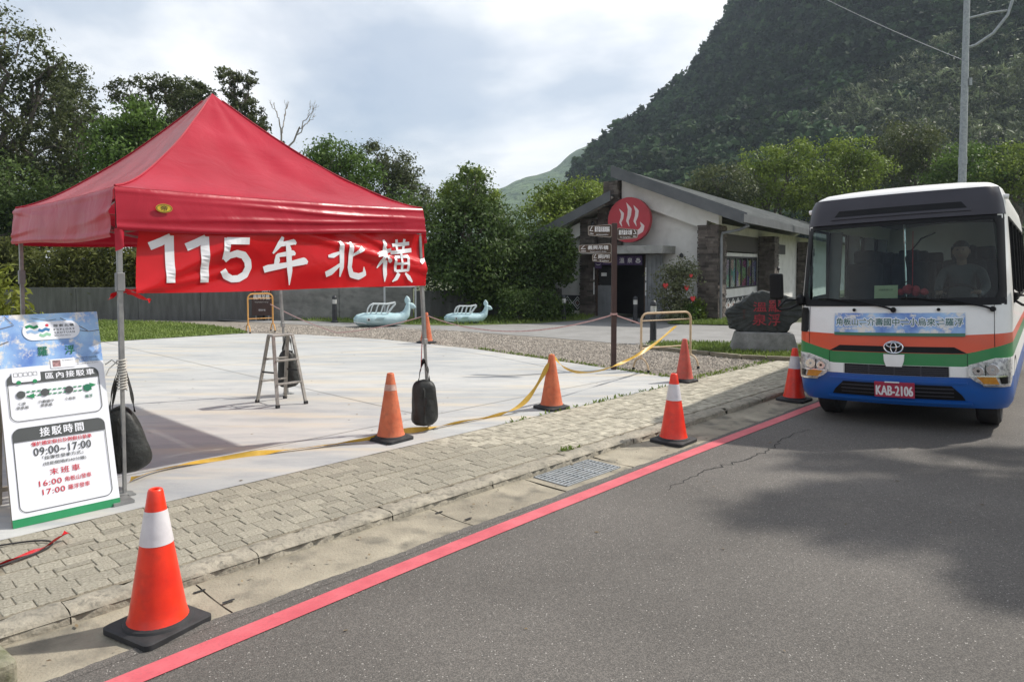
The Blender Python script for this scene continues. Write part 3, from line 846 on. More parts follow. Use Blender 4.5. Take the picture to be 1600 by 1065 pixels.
# ================================================================== TREES
M_BARK = mat('bark_grey', (.07, .06, .05), (.15, .13, .11), rough=.9, scale=6, bump=.6, bscale=20, stretch=(4, 4, 1))
M_BARKP = mat('bark_pale', (.20, .18, .15), (.30, .28, .25), rough=.9, scale=6, bump=.4, bscale=20)
TREES = [
    ('roadside_acacia', 'tallest dark airy tree at the left edge of the photo', (-21.35, 30, 0), [(0.27, -0.69, 11.05, 1.89, 1.7, 1.24), (-1.89, 0.75, 9.97, 2.16, 1.95, 1.86), (1.35, 0.43, 9.16, 1.62, 1.46, 1.09), (-0.27, -0.6, 7.8, 2.43, 2.19, 1.55), (-1.62, -0.01, 5.91, 2.43, 2.19, 1.86), (2.16, -0.05, 9.97, 1.08, 0.97, 0.68), (1.08, 0.29, 6.45, 1.89, 1.7, 1.4)], 15000, 0.17, 'LF_OLIVE', (0.32, 6), 1, {'clump': 0.13, 'ncl': 34, 'shell': 0.5}),
    ('roadside_acacia', 'airy brown-green tree with thin bare limbs right of the tallest left tree', (-20.96, 33, 0), [(0.15, 0.61, 10.49, 1.34, 1.2, 0.75), (-0.59, 0.6, 9.15, 1.34, 1.2, 0.96), (1.04, -0.53, 9.3, 1.19, 1.07, 0.75), (0.45, -0.68, 7.81, 1.64, 1.47, 1.03), (-1.04, 0.6, 6.63, 1.78, 1.61, 1.37), (1.64, 0.21, 8.11, 0.89, 0.8, 0.62)], 11000, 0.15, 'LF_GREY', (0.26, 5.5), 2, {'clump': 0.12, 'ncl': 30, 'shell': 0.5}),
    ('roadside_acacia', 'broad low tree behind the left corner of the red canopy', (-18.38, 30, 0), [(0.54, -0.28, 7.8, 1.08, 0.97, 0.87), (-0.54, 0.07, 5.64, 1.62, 1.46, 1.4), (1.08, -0.18, 5.91, 1.35, 1.22, 1.24), (-1.62, 0.22, 4.56, 2.16, 1.95, 1.55), (0.27, 0.24, 4.02, 1.89, 1.7, 1.24)], 12000, 0.17, 'LF_OLIVE', (0.24, 4), 3, {'clump': 0.2, 'ncl': 30}),
    ('broadleaf_tree', 'lush mid-green tree rising behind the left roof slope of the red canopy', (-14.23, 27, 0), [(0.0, -0.29, 7.08, 1.09, 0.99, 0.78), (-0.61, -0.43, 6.1, 1.09, 0.99, 0.98), (0.73, -0.1, 6.23, 0.97, 0.88, 0.98), (0.0, -0.55, 5.01, 1.58, 1.42, 1.26)], 12000, 0.16, 'LF_GREEN', (0.22, 3.5), 4, {'clump': 0.22, 'ncl': 28}),
    ('roadside_acacia', 'dark layered tree just left of the canopy peak', (-16.69, 34, 0), [(-1.54, 0.12, 9.84, 0.98, 0.88, 0.63), (-0.62, 0.22, 10.3, 0.92, 0.83, 0.56), (0.39, 0.31, 10.14, 1.04, 0.94, 0.63), (-0.0, 0.61, 9.07, 1.38, 1.24, 0.7), (1.22, 0.26, 9.38, 1.07, 0.96, 0.7), (-0.46, 0.78, 7.85, 1.84, 1.65, 1.06), (1.07, -0.79, 7.54, 1.68, 1.52, 1.23)], 11000, 0.15, 'LF_OLIVE', (0.24, 6), 5, {'clump': 0.15, 'ncl': 26, 'shell': 0.5}),
    ('roadside_acacia', 'slender airy tree showing just above the canopy peak', (-15.89, 36, 0), [(-0.33, 0.25, 10.64, 0.84, 0.76, 0.45), (0.16, 0.29, 10.31, 0.91, 0.82, 0.52), (-0.81, -0.01, 9.99, 0.81, 0.73, 0.52), (0.32, -0.27, 9.18, 1.14, 1.02, 0.82)], 6000, 0.14, 'LF_OLIVE', (0.18, 7), 6, {'clump': 0.14, 'ncl': 22, 'shell': 0.5}),
    ('roadside_acacia', 'tall sparse tree with tufted top right of the canopy peak', (-13.09, 35, 0), [(-0.47, -0.16, 10.96, 0.88, 0.79, 0.36), (0.32, -0.2, 10.7, 0.57, 0.51, 0.44), (-0.63, 0.1, 10.23, 0.63, 0.57, 0.44), (0.16, -0.3, 9.76, 0.69, 0.62, 0.51), (0.64, 0.02, 8.97, 0.57, 0.51, 0.51), (-0.31, -0.13, 8.81, 0.95, 0.85, 0.73), (0.48, -0.49, 8.02, 1.1, 0.99, 0.73), (1.27, 0.01, 7.39, 0.69, 0.62, 0.51)], 7000, 0.14, 'LF_OLIVE', (0.17, 6.5), 7, {'clump': 0.14, 'ncl': 20, 'shell': 0.5}),
    ('broadleaf_tree', 'round bright green tree behind the middle of the red roof edge', (-8.18, 33, 0), [(0.0, -0.37, 6.63, 1.34, 1.2, 0.82), (-0.89, 0.48, 6.27, 1.04, 0.94, 0.82), (0.9, -0.44, 5.88, 1.19, 1.07, 1.03), (-0.14, 0.37, 5.14, 1.78, 1.61, 1.37)], 12000, 0.15, 'LF_GREEN', (0.25, 4), 8, {'clump': 0.2, 'ncl': 30}),
    ('broadleaf_tree', 'loose grey-green tree right of the round bright green tree', (-6.1, 36, 0), [(-0.71, -0.04, 7.13, 1.04, 0.93, 0.75), (0.26, -0.14, 6.68, 1.1, 0.99, 0.82), (0.91, -0.33, 5.93, 0.91, 0.82, 0.9), (-0.39, 0.59, 5.61, 1.62, 1.46, 1.31), (0.91, -0.64, 4.8, 1.3, 1.17, 1.31)], 9000, 0.15, 'LF_GREY', (0.22, 4.5), 9, {'clump': 0.15, 'ncl': 26, 'shell': 0.5}),
    ('garden_tree', 'large dark dense tree between the whale rides and the hot spring building', (-1.17, 23.6, 0), [(-0.21, 0.05, 4.07, 0.72, 0.65, 0.83), (-0.96, -0.06, 3.37, 0.81, 0.73, 0.68), (0.57, 0.06, 3.11, 0.81, 0.73, 0.64), (-0.15, -0.44, 2.64, 1.49, 1.34, 1.03), (-1.17, 0.32, 1.94, 1.02, 0.92, 1.03), (1.38, 0.32, 2.22, 0.98, 0.88, 0.78), (1.17, 0.17, 1.62, 1.11, 1.0, 0.93), (-0.21, -0.49, 1.52, 1.45, 1.3, 0.93), (2.23, 0.02, 1.88, 0.77, 0.69, 0.64), (0.43, -0.21, 1.15, 1.23, 1.11, 0.59)], 32000, 0.13, 'LF_DARK', (0.16, 1.9), 10, {'clump': 0.2, 'ncl': 34, 'shell': 0.55}),
    ('garden_tree', 'dark drooping tree against the left wall of the hot spring building', (0.84, 23.2, 0), [(0.1, -0.03, 2.04, 0.67, 0.6, 0.84), (0.62, 0.04, 2.04, 0.63, 0.56, 0.62), (0.94, 0.18, 1.52, 0.42, 0.38, 0.38), (-0.11, -0.02, 1.21, 0.63, 0.56, 0.72), (0.73, 0.0, 2.46, 0.54, 0.49, 0.48)], 12000, 0.12, 'LF_DARK', (0.1, 1.4), 11, {'clump': 0.2, 'ncl': 26}),
    ('garden_tree', 'pale yellow-green tree behind the left roof of the hot spring building', (2.53, 33, 0), [(0.59, -0.03, 4.99, 1.34, 1.2, 0.75), (-0.45, 0.19, 4.69, 1.19, 1.07, 0.85), (1.19, 0.15, 4.54, 0.89, 0.8, 0.62), (-1.04, -0.48, 3.95, 1.34, 1.2, 1.03), (0.15, -0.73, 3.8, 1.49, 1.34, 0.85)], 10000, 0.16, 'LF_LIME', (0.18, 4), 12, {'clump': 0.2, 'ncl': 26}),
    ('garden_tree', 'slim bright-topped tree behind the canopy corner and the dark dense tree', (-1.64, 28, 0), [(0.0, -0.13, 5.26, 0.55, 0.5, 0.35), (-0.5, 0.13, 4.63, 0.71, 0.64, 0.58), (0.58, 0.1, 4.42, 0.55, 0.5, 0.46), (0.0, 0.35, 4.0, 1.01, 0.91, 0.64)], 7000, 0.14, 'LF_LIME', (0.14, 4), 13, {'clump': 0.2, 'ncl': 22}),
    ('hillside_tree', 'yellow-green tree over the right roof slope of the building, nearest the sign disc', (13.08, 44, 0), [(-0.59, -0.62, 6.86, 1.59, 1.43, 1.0), (0.79, 0.32, 6.27, 1.59, 1.43, 1.09), (-1.39, 0.18, 6.27, 1.19, 1.07, 0.91), (0.0, 0.96, 5.48, 2.18, 1.96, 1.14)], 7000, 0.2, 'LF_GREY', (0.25, 4), 14, {'clump': 0.2, 'ncl': 26}),
    ('hillside_tree', 'sunlit yellow-green tree above the middle of the building roof', (16.78, 46, 0), [(-0.2, 0.69, 8.55, 1.49, 1.34, 1.05), (1.04, -0.69, 8.75, 1.41, 1.27, 0.95), (-1.03, 0.33, 7.51, 1.41, 1.27, 1.14), (0.63, -0.71, 7.1, 2.07, 1.86, 1.43), (-0.2, 1.21, 5.85, 2.49, 2.24, 1.19)], 9000, 0.2, 'LF_LIME', (0.25, 4), 15, {'clump': 0.2, 'ncl': 26}),
    ('hillside_tree', 'bright yellow-green tree behind the left end of the bus roof', (20.72, 46, 0), [(-0.41, -0.21, 8.55, 1.49, 1.34, 1.05), (1.04, -0.03, 8.96, 1.49, 1.34, 0.95), (1.87, -0.14, 7.92, 1.66, 1.49, 1.05), (0.0, -0.12, 7.1, 2.28, 2.05, 1.43), (-1.24, -0.19, 6.27, 2.07, 1.86, 1.43)], 9500, 0.2, 'LF_LIME', (0.25, 4), 16, {'clump': 0.2, 'ncl': 26}),
    ('hillside_tree', 'tall dark rounded tree behind the bus, left of the lamp pole', (28.58, 52, 0), [(-0.47, 0.04, 10.84, 1.97, 1.77, 1.29), (1.4, 0.57, 10.6, 1.87, 1.69, 1.4), (0.47, 1.29, 9.2, 2.81, 2.53, 1.72), (-1.41, -0.44, 8.73, 2.11, 1.9, 1.62), (1.87, 0.56, 8.5, 2.11, 1.9, 1.62)], 12000, 0.2, 'LF_OLIVE', (0.3, 5), 17, {'clump': 0.2, 'ncl': 30}),
    ('hillside_tree', 'low green tree behind the bus at the lamp pole', (29.64, 47, 0), [(-0.42, -0.54, 8.48, 1.69, 1.52, 1.17), (1.27, 0.26, 8.69, 1.61, 1.45, 0.97), (-0.0, -0.42, 7.42, 2.54, 2.29, 1.22)], 8000, 0.2, 'LF_GREEN', (0.25, 4), 18, {'clump': 0.2, 'ncl': 26}),
    ('hillside_tree', 'green tree behind the bus at the right edge of the photo', (32.03, 45, 0), [(-0.41, 0.29, 8.4, 1.62, 1.46, 1.03), (1.21, 0.52, 8.2, 1.82, 1.64, 1.21), (-0.81, 0.04, 7.39, 2.03, 1.82, 1.12), (0.81, 0.03, 6.98, 2.43, 2.19, 1.17)], 8000, 0.2, 'LF_LIME', (0.25, 4), 19, {'clump': 0.2, 'ncl': 26}),
    ('understorey_tree', 'dark low tree filling the left edge under the tallest tree', (-18.97, 26, 0), [(0.47, 0.57, 4.42, 1.41, 1.26, 1.21), (-0.94, 0.35, 3.72, 1.87, 1.69, 1.62), (1.4, 0.31, 3.48, 1.17, 1.05, 0.94), (0.23, 0.66, 2.78, 1.64, 1.48, 0.94)], 10000, 0.15, 'LF_DARK', (0.15, 2.5), 20, {'clump': 0.2, 'ncl': 26}),
    ('understorey_tree', 'dark low tree under the left canopy corner, above the bamboo hedge', (-17.41, 28, 0), [(-0.25, -0.51, 3.87, 1.51, 1.36, 1.16), (1.01, 0.22, 4.12, 1.14, 1.02, 1.02), (-1.26, 0.17, 3.11, 1.26, 1.14, 0.87), (2.02, -0.03, 3.87, 1.26, 1.14, 1.31), (3.54, -0.39, 4.12, 1.39, 1.25, 1.31)], 11000, 0.16, 'LF_DARK', (0.15, 2.5), 21, {'clump': 0.2, 'ncl': 26}),
    ('understorey_tree', 'dark tree behind the right part of the red banner', (-5.05, 28, 0), [(-1.0, 0.81, 3.36, 1.77, 1.59, 1.16), (1.01, -0.45, 3.36, 1.26, 1.14, 1.31), (-3.02, -0.96, 3.11, 2.02, 1.82, 1.16), (0.51, 0.75, 2.1, 1.51, 1.36, 1.16)], 11000, 0.16, 'LF_DARK', (0.15, 2.5), 22, {'clump': 0.2, 'ncl': 26}),
]
GRP = {'roadside_acacia': 'airy trees along the left skyline', 'broadleaf_tree': 'green trees behind the canopy', 'garden_tree': 'trees around the hot spring building',
       'hillside_tree': 'trees behind the building and the bus', 'understorey_tree': 'dark low trees behind the hedge'}
for nm, lab, loc, bl, n, leaf, lm, tr, sd, kw in TREES:
    tree(nm, lab, loc, bl, n, leaf, LF[lm], M_BARK, tr, sd, GRP[nm], **kw)
# bare dead tree
rng = np.random.default_rng(77)
dt = thing('dead_tree', (-10.2, 33, 0), 0, 'bare leafless forked tree against the sky right of the canopy', 'tree')
mb = MB()
limb(mb, (0, 0, 0), (-.1, 0, 6.6), .16, .10, rng, 6, .02)
def bare(p, d, L, r, depth):
    q = np.array(p) + np.array(d) * L
    limb(mb, p, q, r, r * .6, rng, 5, .07)
    if depth == 0: return
    for k in range(2 if depth > 1 else 3):
        nd = np.array(d) + rng.normal(size=3) * np.array([.42, .3, .18]); nd[2] = abs(nd[2]) * .9 + .25; nd /= np.linalg.norm(nd)
        bare(q - (q - np.array(p)) * rng.uniform(0, .35), nd, L * rng.uniform(.5, .72), r * .55, depth - 1)
bare((-.1, 0, 6.5), (-.22, 0, .97), 1.55, .06, 3)
bare((-.1, 0, 6.5), (.28, .1, .95), 1.7, .055, 3)
mb.build('trunk', M_BARKP, dt, smooth=True, fixn=False)
# trees across the road whose crowns shade the asphalt
def shade_tree(name, label, base, spots, n, seed):
    bl = []
    for (x, y, h, r) in spots:
        bl.append((x + h * .866 - base[0], y + h * .345 - base[1], h, r, r * .8, r * .45))
    tree(name, label, (base[0], base[1], .2), bl, n, .16, LF['LF_GREEN'], M_BARK, (.16, 4.0), seed, 'street trees across the road', clump=.2, ncl=24)
shade_tree('street_tree', 'leafy street tree across the road shading the asphalt by the bus', (11.2, 5.2), [(2.6, 5.05, 7.0, .8), (3.5, 5.2, 6.6, .9), (3.0, 4.5, 6.8, .55), (4.5, 4.9, 6.4, .9), (3.2, 6.4, 6.6, .5), (4.6, 6.5, 6.5, .45), (3.7, 4.1, 6.6, .6)], 9000, 41)
shade_tree('street_tree', 'leafy street tree across the road shading the nearest asphalt', (9.8, 2.6), [(3.0, 3.75, 6.6, .45), (3.7, 3.45, 6.4, .6), (4.6, 3.6, 6.2, .7), (4.9, 2.6, 6.2, .8)], 6000, 42)

# ================================================================== WALL AND HEDGE
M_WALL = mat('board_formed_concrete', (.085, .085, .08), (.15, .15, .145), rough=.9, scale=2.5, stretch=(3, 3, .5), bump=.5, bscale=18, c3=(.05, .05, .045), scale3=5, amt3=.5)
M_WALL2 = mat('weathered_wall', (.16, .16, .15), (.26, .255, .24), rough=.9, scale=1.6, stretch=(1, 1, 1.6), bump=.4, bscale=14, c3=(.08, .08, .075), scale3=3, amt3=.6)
def wall(name, label, p0, p1, h, m, wpan=1.9):
    p0, p1 = Vector(p0), Vector(p1); d = p1 - p0; L_ = d.length; a = math.atan2(d.y, d.x)
    t = thing(name, (p0.x, p0.y, 0), a, label, 'wall')
    n = int(L_ / wpan)
    for k in range(n):
        mb = MB(); mb.box(((k + .5) * L_ / n, .12 + .004 * (k % 2), h / 2 - .1), (L_ / n - .012, .24, h + .2)); mb.build('wall_panel', m, t, bevel=.008)
    return t
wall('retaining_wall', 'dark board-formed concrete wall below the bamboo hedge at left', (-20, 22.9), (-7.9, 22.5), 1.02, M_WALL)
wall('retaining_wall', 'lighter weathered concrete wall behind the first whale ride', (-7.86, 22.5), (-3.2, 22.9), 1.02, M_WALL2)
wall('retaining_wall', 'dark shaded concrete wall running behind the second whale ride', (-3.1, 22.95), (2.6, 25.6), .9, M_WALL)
def hedge(name, label, x0, x1, y, z0, z1, n, seed, lm, cat='hedge', depth=.9, leaf=.15, asp=.17):
    rng = np.random.default_rng(seed)
    t = thing(name, ((x0 + x1) / 2, y, 0), 0, label, cat)
    mb = MB(); K = int((x1 - x0) * 4.5); P = []; Nn = []
    per = n // K
    for k in range(K):
        bx = rng.uniform(x0, x1) - (x0 + x1) / 2; by = rng.uniform(-depth, depth) * .5; top = z1 * rng.uniform(.78, 1.06)
        lean = rng.normal(size=2) * .3
        tip = np.array((bx + lean[0], by + lean[1], top))
        limb(mb, (bx, by, z0 - .9), tip, .012, .004, rng, 4, .03)
        tt = rng.uniform(.0, 1, per)
        base = np.array((bx, by, z0 - .35))
        q = base + (tip - base) * tt[:, None] + rng.normal(size=(per, 3)) * np.array((.22, .2, .13))
        P.append(q); Nn.append(rng.normal(size=(per, 3)) * .5 + np.array((0, -.3, .7)))
    P = np.concatenate(P); Nn = np.concatenate(Nn)
    obj('foliage', quads_to_mesh('foliage', leaf_mesh('f', P, Nn, leaf, rng, asp, .6, .8)), lm, t)
    mb.build('stems', M_BARK, t, fixn=False)
    return t
LF_BAM = leaf_mat('leaf_bamboo', (.085, .10, .022), (.19, .20, .055))
hedge('bamboo_hedge', 'yellowish bamboo hedge on the wall left of the near canopy leg', -19, -12.6, 24.0, 1.0, 2.6, 30000, 51, LF_BAM, depth=1.4, leaf=.19, asp=.26)
hedge('bamboo_hedge', 'yellowish bamboo hedge on the wall behind the red banner', -12.6, -3.6, 24.0, 1.0, 2.35, 36000, 52, LF_BAM, depth=1.4, leaf=.19, asp=.26)
LF_SH = leaf_mat('leaf_yellow_green', (.13, .17, .025), (.24, .26, .045))
tree('leafy_shrub', 'yellow-green leafy shrub at the left edge behind the shuttle sign', (-6.6, 9.0, 0), [(0, 0, 1.25, .34, .34, .42), (-.2, .1, .8, .4, .4, .4), (.25, 0, 1.0, .24, .24, .3)], 1500, .13, LF_SH, M_BARK, (.02, .5), 53, None, clump=.3, cat='shrub', aspect=.33)
SHR = [('brown-green low shrub under the dark dense tree by the second whale ride', (.1, 21.7), [(0, 0, .55, .55, .5, .5), (.7, .2, .5, .5, .45, .45)], 3500, 'LF_DARK', 54),
       ('dark low shrub left of the building wall with the diamond band', (1.15, 22.2), [(0, 0, .4, .4, .35, .4), (.4, .2, .3, .35, .3, .3)], 2500, 'LF_DARK', 55),
       ('green clump at the foot of the stone corner pillar', (5.35, 21.6), [(0, 0, .3, .3, .25, .28)], 1200, 'LF_GREEN', 57),
       ('yellow-green clump between the flowering bush and the corner pillar', (5.75, 21.9), [(0, 0, .35, .22, .2, .35)], 900, 'LF_LIME', 58)]
for lab, p, bl, n, lm, sd in SHR:
    tree('low_shrub', lab, (p[0], p[1], 0), bl, n, .09, LF[lm], M_BARK, (.02, .15), sd, 'low shrubs near the building', clump=.24, cat='shrub')
tree('flowering_bush', 'sparse pale bush with red ornaments right of the entrance', (4.95, 21.5, 0), [(0, 0, 1.35, .6, .45, .4), (-.15, 0, .9, .5, .4, .45), (.25, .1, 1.6, .4, .35, .3), (0, 0, .35, .4, .35, .35)], 4200, .085, leaf_mat('leaf_pale', (.11, .125, .06), (.22, .235, .13)), M_BARK, (.035, .4), 56, None, clump=.3, cat='bush')
M_REDPL = mat('red_gloss', (.42, .015, .02), (.52, .03, .03), rough=.4, scale=6)
heart = [(0, -.10), (.075, -.02), (.095, .04), (.07, .085), (.03, .09), (0, .06), (-.03, .09), (-.07, .085), (-.095, .04), (-.075, -.02)]
for (x, z, s, lab) in ((4.55, 1.12, 1.25, 'red heart ornament low on the left of the pale bush'), (5.30, 1.42, .8, 'red heart ornament high on the right of the pale bush'), (5.18, 1.06, 1.15, 'red heart ornament in the middle right of the pale bush'), (5.36, .74, 1.2, 'red heart ornament lowest on the right of the pale bush')):
    s *= .72
    t = thing('heart_ornament', (x, 21.05, z), .2, lab, 'ornament', 'red hearts hung in the bush')
    mb = MB(); mb.xprism([(a * s, b * s) for a, b in heart], -.02, .02); mb.build('heart', M_REDPL, t, bevel=.008)
    mb = MB(); mb.tube([(0, 0, .05 * s), (0, .0, .2)], .003, 5); mb.build('string', M_BARK, t)

# ================================================================== BUILDING
B = thing('hot_spring_building', (6.24, 22.42, 0), rad(-32), 'white hot spring building with stone pillars and grey slatted roof', 'building')
M_PLAST = mat('white_plaster', (.62, .61, .58), (.72, .71, .68), rough=.85, scale=1.2, c3=(.38, .37, .34), scale3=2.5, amt3=.35, bump=.1, bscale=60)
M_ROOF = mat('roof_metal', (.10, .11, .115), (.18, .19, .19), rough=.55, scale=1.4, metal=.2, c3=(.26, .27, .26), scale3=4, amt3=.4, stretch=(1, .25, 1))
M_FASC = mat('fascia_grey', (.075, .08, .085), (.11, .115, .12), rough=.55, scale=2)
M_SLATE = mat('ledge_stone', (.055, .045, .04), (.135, .115, .10), rough=.85, scale=3, bump=.4, bscale=25, island=.45)
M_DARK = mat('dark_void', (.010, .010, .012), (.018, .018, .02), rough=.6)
M_CORR = mat('corrugated_metal', (.16, .17, .18), (.23, .24, .25), rough=.5, metal=.4, scale=3)
M_CONCG = mat('grey_concrete', (.24, .24, .225), (.36, .355, .335), rough=.9, scale=2.5, c3=(.14, .14, .13), scale3=8, amt3=.5, bump=.3)
M_PURP = mat('purple_cloth', (.075, .045, .12), (.10, .065, .16), rough=.8, scale=3)
M_WHITE = mat('white_paint', (.72, .72, .71), (.80, .80, .79), rough=.5, scale=3)
M_GLASSD = glass_mat('window_glass', (.92, .95, .96), -.02, .03)
rt = lambda x: 4.87 - .39 * (x + 2.9)          # right roof, top surface
lt_ = lambda x: 4.08 + .44 * (x + 3.1)         # left roof, top surface
BL = 32.0
# plaster walls
mb = MB(); mb.xprism([(-5.7, 0), (-3.86, 0), (-3.86, 2.35), (-2.0, 2.35), (-2.0, 0), (-.05, 0), (-.05, rt(-.05) - .32), (-2.95, rt(-2.95) - .32), (-2.95, lt_(-3.1) - .3), (-5.7, lt_(-5.7) - .3)], 0, .22)
mb.build('gable_wall', M_PLAST, B)
wy = [(.22, 1.5), (6.3, BL)]
mb = MB(); mb.box((-.11, (1.55 + 6.35) / 2, .46), (.2, 4.8, .92)); mb.box((-.11, 3.95, 2.10), (.2, 4.8, .12)); mb.box((-.11, .86, 1.55), (.2, 1.28, 3.1)); mb.box((-.11, (6.35 + BL) / 2, 1.55), (.2, BL - 6.35, 3.1)); mb.box((-.11, 3.95, 2.95), (.2, 4.8, .3))
mb.build('side_wall', M_PLAST, B)
mb = MB(); mb.box((-5.6, BL / 2 + .3, 1.35), (.2, BL - .6, 2.7)); mb.box((-2.9, BL - .12, 1.5), (5.4, .2, 3.0)); mb.build('rear_wall', M_PLAST, B)
# thick white verge band under the right roof
def band(x0, x1, d0, d1, y0, y1, f=rt):
    m_ = MB(); m_.xprism([(x0, f(x0) - d0), (x1, f(x1) - d0), (x1, f(x1) - d1), (x0, f(x0) - d1)], y0, y1); return m_
band(-2.86, -.02, .33, .92, -.34, -.003).build('verge_band', M_PLAST, B)
band(-.02, .36, .33, .62, -.34, -.003).build('verge_band', M_PLAST, B)
band(-5.9, -4.42, .30, .75, -.30, -.003, lt_).build('verge_band', M_PLAST, B)
# stacked stone pillars
def pillar(x0, x1, y0, y1, z0, z1, seed):
    r = random.Random(seed); m_ = MB(); z = z0
    m_.box(((x0 + x1) / 2, (y0 + y1) / 2, (z0 + z1) / 2), (x1 - x0 - .06, y1 - y0 - .06, z1 - z0))
    while z < z1 - .02:
        h = r.uniform(.05, .11); h = min(h, z1 - z)
        for side in range(4):
            a, b = (x0, x1) if side % 2 == 0 else (y0, y1)
            p = a
            while p < b - .01:
                w = min(r.uniform(.16, .42), b - p); pr = r.uniform(-.006, .022)
                c = p + w / 2
                if side == 0: m_.box((c, y0 + .02 - pr / 2, z + h / 2), (w - .008, .05 + pr, h - .008))
                elif side == 2: m_.box((c, y1 - .02 + pr / 2, z + h / 2), (w - .008, .05 + pr, h - .008))
                elif side == 1: m_.box((x1 - .02 + pr / 2, c, z + h / 2), (.05 + pr, w - .008, h - .008))
                else: m_.box((x0 + .02 - pr / 2, c, z + h / 2), (.05 + pr, w - .008, h - .008))
                p += w
        z += h
    return m_.build('stone_pillar', M_SLATE, B, fixn=False)
pillar(-.28, .36, -.36, .55, 0, 2.98, 1)
pillar(-4.42, -3.86, -.28, .2, 0, 3.32, 2)
pillar(.04, .62, 6.35, 7.15, 0, 2.85, 3)
pillar(-6.1, -5.66, -.2, .4, 0, 2.5, 4)
pillar(-3.45, -2.93, -.5, .3, 3.75, 4.52, 5)
pillar(-3.84, -2.96, -.10, -.02, 2.40, 3.72, 6)
pillar(.04, .62, 14.35, 15.15, 0, 2.85, 7)
# roof courses
nC = 12
xr0, xr1 = -2.93, 1.3
for k in range(nC):
    a = xr0 + (xr1 - xr0) * k / nC; b = xr0 + (xr1 - xr0) * (k + 1.12) / nC
    b = min(b, xr1 + .04)
    mb = MB(); mb.xprism([(a, rt(a) - .04), (b, rt(b) + .05), (b, rt(b) - .05), (a, rt(a) - .06)], -.9, BL + .6)
    mb.build('roof_course', M_ROOF, B)
for k in range(9):
    a = -3.06 - 3.3 * k / 9; b = -3.06 - 3.3 * (k + 1.12) / 9
    mb = MB(); mb.xprism([(a, lt_(a) - .035), (b, lt_(b) + .012), (b, lt_(b) - .05), (a, lt_(a) - .06)], -.9, BL + .6)
    mb.build('roof_course', M_ROOF, B)
band(-2.98, 1.36, -.062, .30, -.97, -.90).build('fascia', M_FASC, B)
band(-6.45, -3.0, -.03, .30, -.97, -.90, lt_).build('fascia', M_FASC, B)
mb = MB(); mb.box((1.345, BL / 2, rt(1.3) - .14), (.10, BL + 2.9, .24)); mb.build('eave_gutter', M_FASC, B)
mb = MB(); mb.xprism([(-2.9, rt(-2.9) - .09), (1.29, rt(1.29) - .09), (1.29, rt(1.29) - .14), (-2.9, rt(-2.9) - .14)], -.89, BL + .5); mb.build('soffit', M_PLAST, B)
mb = MB(); mb.xprism([(-6.4, lt_(-6.4) - .09), (-3.08, lt_(-3.08) - .09), (-3.08, lt_(-3.08) - .14), (-6.4, lt_(-6.4) - .14)], -.89, BL + .5); mb.build('soffit', M_PLAST, B)
mb = MB(); mb.box((-2.99, BL / 2 + .2, 4.43), (.08, BL + 1.0, .66)); mb.build('clerestory', M_FASC, B)
mb = MB(); mb.tube([(1.3, -.5, 2.92), (1.0, -.42, 2.8), (.47, -.3, 2.72), (.44, -.3, 2.55), (.44, -.3, .05)], .045, 8); mb.build('downpipe', M_CORR, B, smooth=True)
# entrance
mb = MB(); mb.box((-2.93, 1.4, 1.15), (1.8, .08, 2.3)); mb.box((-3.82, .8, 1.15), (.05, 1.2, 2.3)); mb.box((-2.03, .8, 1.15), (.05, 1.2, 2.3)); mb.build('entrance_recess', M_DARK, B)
mb = MB(); mb.box((-2.6, -.55, 2.225), (2.95, 1.3, .25)); mb.build('entrance_canopy', M_CONCG, B, bevel=.012)
def corr(x0, x1, y, z0, z1, n):
    m_ = MB(); w = (x1 - x0) / n
    for k in range(n):
        m_.box((x0 + (k + .5) * w, y + (.02 if k % 2 else 0), (z0 + z1) / 2), (w, .03, z1 - z0))
    return m_.build('corrugated_panel', M_CORR, B, fixn=False)
corr(-3.84, -3.25, -.12, 0, 1.05, 8); corr(-2.02, -1.45, -.30, 0, 2.08, 8)
mb = MB(); mb.box((-3.83, -.12, 1.02), (.05, .08, 2.04)); mb.box((-2.06, -.2, 1.02), (.06, .1, 2.04)); mb.build('door_jamb', mat('brown_wood', (.05, .03, .02), (.09, .055, .035), rough=.6), B)
mb = MB(); mb.box((-3.53, -.06, 1.38), (.52, .04, .62)); nb = mb.build('notice_panel', M_DARK, B)
mb = MB(); mb.box((-3.6, -.088, 1.42), (.2, .006, .12)); mb.build('notice', M_WHITE, nb)
for k, x in enumerate((-3.86, -2.0)):
    for z in (.95, 1.45):
        mb = MB(); mb.box((x, -.33, z), (.03, .03, .42)); mb.build('lamp_strip', M_WHITE, B)
pb = thing('entrance_banner', B.matrix_world @ Vector((0, 0, 0)), 0, 'purple lettered valance hung over the entrance', 'banner')
pb.location = (6.24, 22.42, 1.72); pb.rotation_euler = (0, 0, rad(-32))
mb = MB(); mb.box((-2.93, -.44, .18), (1.72, .03, .34)); mb.build('rail', mat('purple_dark', (.03, .02, .05), rough=.8), pb)
chars = ['', '樂', '天', '溫', '泉', '♨']
for k in range(6):
    x = -3.64 + k * .285
    mb = MB(); mb.box((x, -.465, .17 if k else .10), (.25, .012, .28 if k else .40)); p_ = mb.build('cloth_panel', M_PURP, pb)
    mb = MB()
    if k == 0:
        for a in (-.05, 0, .05): stroke(mb, [(.4, .35, .09), (.6, .6, .12), (.45, .9, .03)], (x + a - .06, x + a + .06, .08, .24), -.4745)
        stroke(mb, [(0, .5, .05), (.2, .15, .2), (.5, 0, .25), (.8, .15, .2), (1, .5, .05)], (x - .09, x + .09, .02, .10), -.4745)
    else:
        text_box(mb, chars[k], x - .085, x + .085, .09, .255, -.4735, .012)
    mb.build('lettering', M_WHITE, p_, fixn=False)
